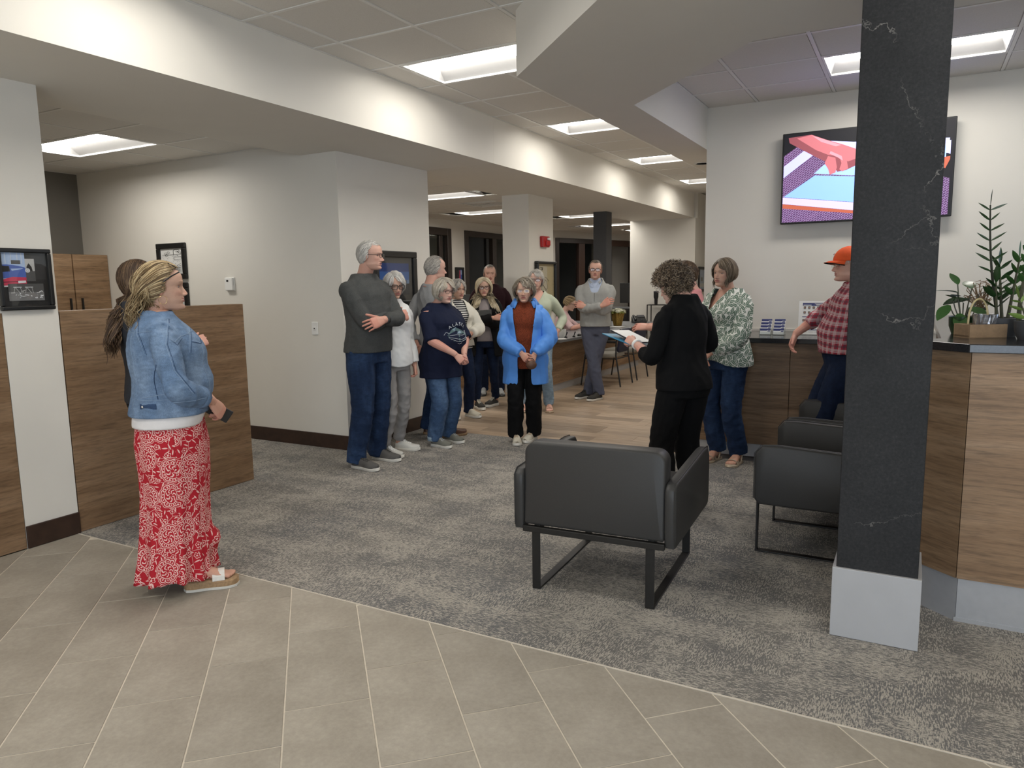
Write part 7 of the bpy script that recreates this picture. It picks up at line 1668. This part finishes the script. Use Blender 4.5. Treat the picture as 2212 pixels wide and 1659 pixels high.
# ------------------------------------------------------------------ 8: blonde woman, black cardigan
p = Person('long-haired blonde woman in glasses and black cardigan holding a grey folder', (-4.54, 7.60), -58, 1.595, 'f', 'tan', w=1.02, bust=.025, far=True)
p.arm(1, (-.085, .235, 1.105), (.9, -.1, -.6), (-.95, .15, .05), (.1, .9, .3), curl=(15, 20, 15)); p.arm(-1, (.055, .21, 1.09), (-.9, -.1, -.6), (.85, .2, .05), (.1, -.4, -.9), curl=(20, 20, 10))
p.leg(1, (.125, .0), 20); p.leg(-1, (-.150, -.17), -38)
p.head(2, -3, 0, age=.6, jaw=.92, smile=-.15, gaze_v=-6, brow=(.25, .2, .15), pad=.02)
p.top('taupe_top', .515, ease=.008, sleeves=False, name='top', neck=.835)
p.top('black_knit', .40, ease=.030, name='cardigan', fold=.005, seed=71, flare=.030, widen=.008, cut=lambda x, y, z: (y > .03) & (np.abs(x) < .06+.05*np.clip((1.05-z)/.3, 0, 1)), solid=.006, keep_arms=True)
p.trousers('denim_navy', radii=(.082, .058, .050), hem=.105, seed=73)
for sd in (1, -1):
    p.shin(sd); p.shoe(sd, 'shoe_dark', 'shoe_sole', .25, lace='shoe_cream', sole_h=.034)
p.hair(n=1700, L=.40, vol=.022, cols=PALEB, part=-.01, flow=(1., -.1, -.5), grav=1.1, fall=1.1, ymax=.06, hl=.078, nape=-.07, rad=.0026, S=15, wave=(.010, 9.), seed=19, capvol=.012, side_free=-.02); p.glasses('black_plastic', w=.0255, h=.0185, r=.0024, round_=.6); p.finish()
fo_ = thing('folder', 'dark grey folder held against the chest of the blonde woman', 'folder', world(p, (.02, .212, 1.135)), p.root.rotation_euler.z); f_ = MB().box(-.105, .105, -.006, .006, -.065, .065).build('cover', 'folder_grey', fo_, bevel=.004); f_.rotation_euler = (-.15, .06, 0)
# ------------------------------------------------------------------ 9: man in maroon
p = Person('short-haired man in a dark maroon shirt standing behind the blonde woman', (-4.99, 8.52), -62, 1.765, 'm', 'ruddy', w=1.02, far=True)
p.arm(1, (.24, .05, .88), (.5, -.8, 0), (0, .2, -1), (.9, 0, 0)); p.arm(-1, (-.24, .05, .88), (-.5, -.8, 0), (0, .2, -1), (-.9, 0, 0))
p.leg(1, (.11, -.14), -6); p.leg(-1, (-.11, -.10), 6)
p.head(6, -2, 0, age=.8, jaw=1.02, smile=-.2, brow=(.15, .11, .08)); p.top('maroon_shirt', .50, ease=.018, name='shirt', seed=81); p.trousers('denim_navy', seed=83)
for sd in (1, -1): p.shoe(sd, 'shoe_pale_grey', 'sole_dark', .29, k=1.1)
p.hair(n=700, L=.028, vol=.006, cols=SALT, flow=(.2, .6, -.3), grav=.3, hl=.082, temple=.044, nape=-.075, rad=.0022, S=5, seed=24, side_free=-.2, capvol=.003, ripple=.002, recede=.6, topk=0); p.finish()
# ------------------------------------------------------------------ 10: woman in the bright blue jacket
p = Person('smiling older woman in a bright blue open jacket, rust sweater and black trousers', (-3.2, 6.10), -66, 1.565, 'f', 'tan', w=1.02, d=1.05, belly=.02, bust=.02)
p.arm(1, (.03, .215, .875), (.9, -.2, -.3), (-.55, .50, -.55), (.5, .8, .3), curl=(45, 55, 30)); p.arm(-1, (-.105, .205, .865), (-.9, -.2, -.3), (.35, .50, -.70), (-.4, .9, .2), curl=(48, 55, 35))
p.leg(1, (.105, .005), 8); p.leg(-1, (-.085, -.10), -22)
p.head(-2, 0, 0, age=1., jaw=.95, smile=1., gaze=2, brow=(.35, .3, .25), brow_w=.5, iris=(.12, .16, .2), pad=.024)
p.top('rust_knit', .455, ease=.012, sleeves=False, name='sweater', fold=.003, neck=.875)
bj = p.top('blue_jacket', .36, ease=.032, name='jacket', fold=.0075, ff=8, seed=91, flare=.022, widen=.012, neck=.862, cut=lambda x, y, z: (y > .02) & (np.abs(x-.0) < .062+.05*np.clip((z-.9)/.4, 0, 1)), solid=.006, cuff=.045, keep_arms=True)
p.trousers('black_cloth', radii=(.090, .078, .076), hem=.062, seed=93)
for sd in (1, -1): p.shoe(sd, 'shoe_cream', 'shoe_sole', .245, lace='strap_tan', h=.9)
p.hair(n=2100, L=.125, vol=.030, cols=((.24, .20, .15), (.33, .28, .225), (.17, .14, .105), (.40, .36, .30)), part=.03, flow=(1., .15, -.35), grav=.75, bangs=.75, hl=.077, nape=-.078, rad=.0018, S=9, seed=26, side_free=-.05, inward=.35, capvol=.020, wave=(.005, 6), Lfun=lambda P: .085+.05*(P[:, 1] < .02)); p.glasses('gold', w=.0245, h=.0170, r=.0007, round_=.6)
vs = []; 
for k in range(21):
    a = -PI*.78+PI*1.56*k/20; yy = math.cos(a+PI); xx = math.sin(a); bx, by, bz = .078*xx, -.02+.066*yy, 1.352-.045*max(0, yy); o_ = npn(np.array([xx, yy])); vs += [(bx, by, bz+.012), (bx+o_[0]*.02, by+o_[1]*.02, bz+.016), (bx+o_[0]*.062, by+o_[1]*.055, bz-.045)]
c_ = MB().add(vs, grid_faces(21, 3, wrap=False)).build('collar', 'blue_jacket', p.root, smooth=True, angle=180); c_.modifiers.new('thickness', 'SOLIDIFY').thickness = .005
p.finish()
t_ = thing('purse', 'small dark coin purse hanging below the hands of the woman in blue', 'purse', world(p, (-.07, .262, .765)), p.root.rotation_euler.z); m = MB().ball((0, 0, 0), (.050, .026, .042), 16, 10); m.build('pouch', 'leather_brown', t_, smooth=True); MB().tube([(-.03, 0, .038), (-.01, 0, .060), (.02, 0, .058), (.035, 0, .034)], .004, 6).build('wrist_strap', 'leather_brown', t_, smooth=True)
# ------------------------------------------------------------------ 11: woman in sage green
p = Person('grey-haired woman in a sage green top and pale jeans behind the blue jacket', (-3.86, 7.66), -66, 1.665, 'f', 'pink', w=1.02, bust=.02, far=True)
p.arm(-1, (-.245, .06, .96), (-.5, -.8, 0), (.1, .25, -1), (-.9, .2, .1)); p.arm(1, (.245, .06, .92), (.5, -.8, 0), (-.1, .25, -1), (.9, .2, .1))
p.leg(-1, (-.130, -.065), 4); p.leg(1, (.165, -.08), 4)
for sd in (1, -1): p.foot_skin(sd, .235, .016)
p.head(-4, -2, 0, age=.7, jaw=.95, smile=.1, brow=(.35, .32, .3), pad=.016)
vn = lambda x, y, z: (y > 0) & (z > 1.24) & (np.abs(x) < .55*(z-1.24))
p.top('sage_knit', .50, ease=.020, name='top', seed=101, cut=vn); p.trousers('denim_pale', radii=(.085, .064, .060), hem=.075, seed=103)
for sd in (1, -1): p.sandal(sd, 'strap_tan', 'strap_tan', .245, (.016, .016), ((.72, .020), (.60, .014)), .016)
p.hair(n=1000, L=.07, vol=.016, cols=GREY, part=.03, flow=(.9, .1, -.3), grav=.5, bangs=.7, hl=.079, nape=-.08, rad=.0024, S=7, seed=28, side_free=-.2, capvol=.010); p.glasses('maroon_shirt', w=.0255, h=.0165, r=.0020, round_=.5)
MB().tube([(.13, .10, 1.37), (.05, .14, 1.25), (-.05, .15, 1.12), (-.16, .10, .98)], .008, 6).build('bag_strap', 'leather_brown', p.root, smooth=True); p.finish()
# ------------------------------------------------------------------ 12: woman seated at the desk
p = Person('young woman in a pink polo with tied-up hair, seated working at the desk', (-5.12, 10.93), 18, 1.66, 'f', 'light', w=.98, dz=-.36, lean=(0, .10), far=True)
p.arm(1, (.16, .46, .815), (.9, -.3, -.5), (-.2, 1., -.15), (.3, .2, .9), bare='upper'); p.arm(-1, (-.14, .46, .81), (-.9, -.3, -.5), (.2, 1., -.15), (-.3, .2, .9), bare='upper')
p.leg(1, (.12, .36), 0, knee=(0, .8, .6), bend=True); p.leg(-1, (-.12, .36), 0, knee=(0, .8, .6), bend=True)
p.head(0, -24, 0, fwd=.06, age=.1, jaw=.88, gaze_v=-20, brow=(.15, .1, .06)); p.top('pink_polo', .53, ease=.012, to=.0, name='polo_shirt', seed=111, widen=.02); p.trousers('slate_pants', seed=113)
for sd in (1, -1): p.shoe(sd, 'shoe_black', 'sole_dark', .245)
p.hair(n=900, L=.16, vol=.010, cols=BLONDE, flow=(.2, -1., .2), grav=.15, hl=.080, nape=-.075, rad=.0024, S=9, seed=30, side_free=-.2, capvol=.008)
r = np.random.RandomState(8); N_ = 120; S_ = 14; t = np.linspace(0, 2*PI, S_); e = npn(r.normal(size=(N_, 3))); f2 = npn(np.cross(e, r.normal(size=(N_, 3)))); A = np.array([0, -.108, .030])+.026*(e[:, None]*np.cos(t)[None, :, None]+f2[:, None]*np.sin(t)[None, :, None]); p.hair_strands(A, .003*np.ones(S_), np.array(BLONDE)[r.randint(0, 4, N_)], name='hair_bun')
p.glasses('black_plastic', w=.0235, h=.0150, r=.0024, round_=.5); p.finish()
# ------------------------------------------------------------------ 13: man in the grey quarter-zip
p = Person('man in a light grey quarter-zip sweater, arms folded and ankles crossed, leaning on the desk', (-3.60, 8.82), -72, 1.785, 'm', 'ruddy', w=1.03, d=1.0, belly=.010, lean=(0, -.015), sh=.190, far=True)
p.arm(1, (-.085, .245, 1.205), (.9, -.1, -.55), (-.85, .10, .45), (.1, .9, .3), curl=(16, 20, 14), spread=2); p.arm(-1, (.095, .205, 1.195), (-.9, -.1, -.55), (.90, .05, .25), (-.1, .9, .3))
p.leg(1, (-.085, .065), -34); p.leg(-1, (.075, -.075), -36)
p.head(3, 1, 2, fwd=.03, age=.45, jaw=1.02, smile=-.25, brow=(.10, .07, .05), gaze=0, stubble=.35)
p.top('collar_blue', .60, ease=.006, sleeves=False, name='shirt', neck=.872, fold=.001)
qz = p.top('grey_sweater', .525, ease=.020, name='quarter_zip', fold=.0055, seed=121, neck=.870, cut=lambda x, y, z: (y > 0) & (z > 1.37) & (np.abs(x) < .04+.35*(z-1.37)), solid=.006, voxel=.009)
vs = []
for k in range(21):
    a = -PI*.82+PI*1.64*k/20; yy = math.cos(a+PI); xx = math.sin(a); bx, by, bz = .076*xx, -.012+.074*yy, 1.515-.045*max(0, yy); vs += [(bx*1.06, by*1.05, bz-.012), (bx, by, bz+.03)]
c_ = MB().add(vs, grid_faces(21, 2, wrap=False)).build('collar', 'grey_sweater', p.root, smooth=True, angle=180); c_.modifiers.new('thickness', 'SOLIDIFY').thickness = .006
for sx in (-1, 1): MB().add([(sx*.012, .075, 1.455), (sx*.05, .072, 1.505), (sx*.062, .068, 1.465), (sx*.030, .090, 1.435)], [(0, 1, 2, 3)]).build('shirt_collar', 'collar_blue', p.root)
p.seam(qz, [(0, .5, 1.385), (0, .5, 1.30), (0, .5, 1.26)], (0, -1, 0), 'charcoal_knit', .0022, 10, 'zip')
MB().box(-.012, .012, -.002, .002, -.012, .012).build('logo', 'navy_ink' if 'navy_ink' in MATS else 'navy_tee', p.root).location = tuple(p.shoulder(-1)+np.array([-.03, .045, -.13]))
p.trousers('slate_pants', radii=(.094, .070, .062), hem=.055, fold=.004, seed=123)
for sd in (1, -1): p.shoe(sd, 'shoe_dark', 'shoe_sole', .285, lace='shoe_black', k=1.1)
p.hair(n=900, L=.034, vol=.010, cols=((.10, .075, .055), (.15, .115, .085), (.20, .17, .14)), flow=(.25, -.1, .2), grav=.1, hl=.080, temple=.042, nape=-.075, rad=.0022, S=6, seed=32, side_free=-.2, capvol=.007, ripple=.004, recede=.8, topk=0); p.glasses('black_plastic', w=.0265, h=.0165, r=.0026, round_=.5); p.finish()
# ------------------------------------------------------------------ 14: the speaker in black
p = Person('curly-haired woman in black reading from a tablet and folder, her back to the camera', (-1.27, 4.60), 150, 1.645, 'f', 'pink', w=1.02, d=1.04, belly=.010, bust=.025, lean=(0, .02), sh=.160)
p.arm(-1, (-.185, .255, 1.105), (-.4, -.6, -1.), (.10, .95, .12), (-.8, .1, .5), curl=(35, 45, 30), thumb=(30, 20), bare=True); p.arm(1, (.155, .255, 1.06), (.8, -.4, -.4), (-.10, .95, .15), (.8, .1, -.4), curl=(30, 40, 25), bare=True)
p.leg(1, (.115, -.05), -8); p.leg(-1, (-.115, -.02), 8)
p.head(14, -22, 0, fwd=.055, age=.6, jaw=.95, smile=.1, gaze_v=-20, pad=.045)
p.top('black_knit', .50, ease=.014, to=.42, name='sweater', fold=.005, seed=131, neck=.86); p.trousers('black_cloth', radii=(.094, .078, .074), hem=.04, seed=133)
for sd in (1, -1): p.shoe(sd, 'shoe_cream', 'shoe_sole', .25)
p.curls(n=1500, thick=.046, cols=MIX, hr=.0085, rad=.0021); p.glasses('silver', w=.0245, h=.0165, r=.0013)
p.ring(-1, .90, .031, .020, 'white_plastic', 'watch_band'); p.finish()
bw = world(p, (-.09, .40, 1.135)); rz = p.root.rotation_euler.z
t_ = thing('tablet', 'dark tablet with a bright screen lying on the folder held by the speaker', 'tablet', bw, rz); b_ = MB().box(-.09, .09, -.125, .125, -.004, .004).build('body', 'phone_case', t_, bevel=.003); MB().box(-.082, .082, -.116, .116, .004, .0045).build('screen', 'white_paper', b_); b_.rotation_euler = (.30, .05, .10)
t_ = thing('folder', 'blue folder held under the tablet by the speaker', 'folder', world(p, (-.10, .41, 1.108)), rz); b_ = MB().box(-.115, .115, -.155, .155, -.003, .003).build('cover', 'folder_blue', t_, bevel=.002); b_.rotation_euler = (.24, .08, .14)
# ------------------------------------------------------------------ 15: man in the pink shirt behind her
p = Person('brown-haired man in a pink checked shirt, mostly hidden behind the speaker in black', (-1.74, 6.44), 196, 1.68, 'm', 'ruddy', w=1.06, belly=.03)
p.arm(-1, (-.12, .34, 1.10), (-.8, -.3, -.5), (.35, .90, .05), (-.6, .3, .7), curl=(15, 20, 12), spread=10, bare=True); p.arm(1, (.10, .33, 1.10), (.8, -.3, -.5), (-.25, .92, .1), (.3, .3, .85), curl=(15, 20, 12), spread=10, bare=True)
p.leg(1, (.11, -.06), -4); p.leg(-1, (-.11, -.06), 10)
p.head(4, -3, 0, age=.6, brow=(.15, .1, .06), pad=.008); p.top('pink_shirt', .465, ease=.022, to=.35, name='shirt', seed=141); p.trousers('black_cloth', seed=143)
for sd in (1, -1): p.shoe(sd, 'shoe_black', 'sole_dark', .29, lace='shoe_white', k=1.1)
p.hair(n=900, L=.036, vol=.009, cols=((.10, .06, .03), (.15, .09, .05), (.07, .045, .025)), flow=(.3, .3, -.4), grav=.4, hl=.078, nape=-.07, rad=.0022, S=6, seed=34, side_free=-.2, capvol=.006); p.finish()
# ------------------------------------------------------------------ 16: woman in the leaf-print blouse
p = Person('woman with brown bob in a green leaf-print blouse and dark jeans by the counter', (-1.33, 6.04), -118, 1.685, 'f', 'tan', w=1.08, d=1.10, belly=.02, bust=.03, sh=.165)
p.arm(-1, (-.075, .235, .945), (-.9, -.3, -.2), (.75, .25, -.45), (-.15, .95, .3), curl=(30, 35, 20)); p.arm(1, (.045, .215, .905), (.9, -.3, -.2), (-.35, .35, -.85), (.3, .9, .2), curl=(22, 25, 15))
p.leg(1, (.115, -.10), 12); p.leg(-1, (-.075, -.13), 20)
for sd in (1, -1): p.foot_skin(sd, .24, .020)
p.head(4, -1, 4, fwd=.04, age=.6, jaw=.98, cheek=1.03, smile=-.35, gaze=-6, gaze_v=-3, brow=(.2, .15, .1), brow_w=.6, pad=.016)
vn2 = lambda x, y, z: (y > 0) & (z > 1.255) & (np.abs(x-.005) < .42*(z-1.255))
p.top('leaf_print', .485, ease=.032, name='blouse', fold=.007, seed=151, widen=.016, cut=vn2, flare=.012, cuff=.036, hemf=lambda x, y: .05*np.exp(-(x/.12)**2)*(y > 0))
p.trousers('denim_dark', radii=(.090, .070, .068), hem=.085, fold=.0038, seed=153)
for sd in (1, -1): p.sandal(sd, 'strap_beige', 'strap_beige', .252, (.020, .020), ((.73, .030), (.58, .022)), .020)
p.hair(n=2200, L=.165, vol=.018, cols=ASH, part=.012, flow=(1., .05, -.4), grav=.9, bangs=.55, hl=.079, nape=-.082, rad=.0017, S=11, seed=36, side_free=-.03, inward=.30, capvol=.012, ymax=.045, fw=.062, Lfun=lambda P: np.where((P[:, 1] > .055) & (np.abs(P[:, 0]) < .045), .065, .165))
p.ring(-1, .90, .030, .018, 'black_plastic', 'watch_band'); w_ = p.arms[-1][2]; MB().box(-.018, .018, -.006, .006, -.020, .020).build('watch_face', 'black_plastic', p.root, bevel=.004).location = tuple(p.arms[-1][1]+(w_-p.arms[-1][1])*.90+np.array([-.004, .033, .006])); p.finish()
# ------------------------------------------------------------------ 17: man in the orange cap
p = Person('man in an orange cap and red plaid shirt leaning on the counter by the column', (-.425, 5.84), 196, 1.735, 'm', 'ruddy', w=1.06, d=1.06, belly=.030, lean=(.03, -.045))
p.arm(1, (.40, .28, 1.075), (.6, -.6, .4), (-.35, .35, -.85), (.6, .7, .3), curl=(25, 30, 20), bare=True); p.arm(-1, (-.20, -.16, .98), (-.6, -.8, 0), (.5, -.3, -.6), (-.5, -.8, 0), bare=True)
p.leg(1, (.13, .20), -4, knee=(0, 1, .1)); p.leg(-1, (-.11, .16), 6, knee=(0, 1, .1))
p.head(4, 0, 0, fwd=.05, age=.9, jaw=1.1, nose=1.15, smile=-.2, brow=(.35, .3, .26), chin2=.6, pad=.022)
sh_ = p.top('plaid_shirt', .555, ease=.022, to=.55, name='shirt', fold=.005, seed=161); p.trousers('denim_navy', radii=(.100, .082, .068), seed=163); 
V, F = p.torso(.555*p.h, .578*p.h, .012, 4); mesh_obj('belt', V, F, 'leather_brown', p.root)
for sd in (1, -1): p.shoe(sd, 'leather_brown', 'sole_dark', .30, k=1.15)
p.hair(n=700, L=.03, vol=.006, cols=GREY, flow=(.2, -.4, -.5), grav=.5, hl=.07, nape=-.075, rad=.0022, S=5, seed=38, side_free=-.2, capvol=.004); p.glasses('gold', w=.0265, h=.0185, r=.0010)
c = np.array([0, -.006, .030]); u = np.linspace(0, 2*PI, 40, endpoint=False); v = np.linspace(.02, PI*.5, 16); D = np.stack([np.sin(v)[:, None]*np.cos(u)[None], np.sin(v)[:, None]*np.sin(u)[None], np.repeat(np.cos(v)[:, None], 40, 1)], -1).reshape(-1, 3); Vc = c+D*np.array([.087, .108, .102]); Vc = np.concatenate([Vc, [[0, -.006, .1325]]]); Fc = grid_faces(16, 40)+[(k, (k+1) % 40, 640) for k in range(40)]
cap_ = mesh_obj('cap', p.hp(Vc), Fc, 'orange_cap', p.root); cap_.modifiers.new('thickness', 'SOLIDIFY').thickness = .003
a = np.linspace(-1.15, 1.15, 21); vs = []
for k in a:
    for f_, dz_ in ((0., 0.), (.5, -.004), (1., -.016)): rr = 1+f_*.62*math.cos(k*.9); vs.append((.087*math.sin(k)*(1+.10*f_), c[1]+.108*math.cos(k)*rr, c[2]+.004+dz_-.02*(k/1.15)**2*f_))
br_ = MB().add([tuple(q_) for q_ in p.hp(np.array(vs))], grid_faces(21, 3, wrap=False)).build('brim', 'orange_cap', cap_, smooth=True, angle=180); br_.modifiers.new('thickness', 'SOLIDIFY').thickness = .004
MB().tube(p.hp([(vs[3*k+2][0], vs[3*k+2][1]-.004, vs[3*k+2][2]-.0005) for k in range(21)]).tolist(), .004, 6).build('brim_edge', 'black_cloth', cap_, smooth=True)
MB().box(-.028, .028, -.0008, .0008, -.004, .006).build('cap_lettering', 'print_white', cap_).matrix_local = Matrix.Translation(Vector(p.hp(np.array([[.030, .094, .078]]))[0])) @ Matrix(p.hR.tolist()).to_4x4() @ Matrix.Rotation(-.35, 4, 'Z') @ Matrix.Rotation(.5, 4, 'X')
p.finish()
bpy.data.scenes.remove(TS)
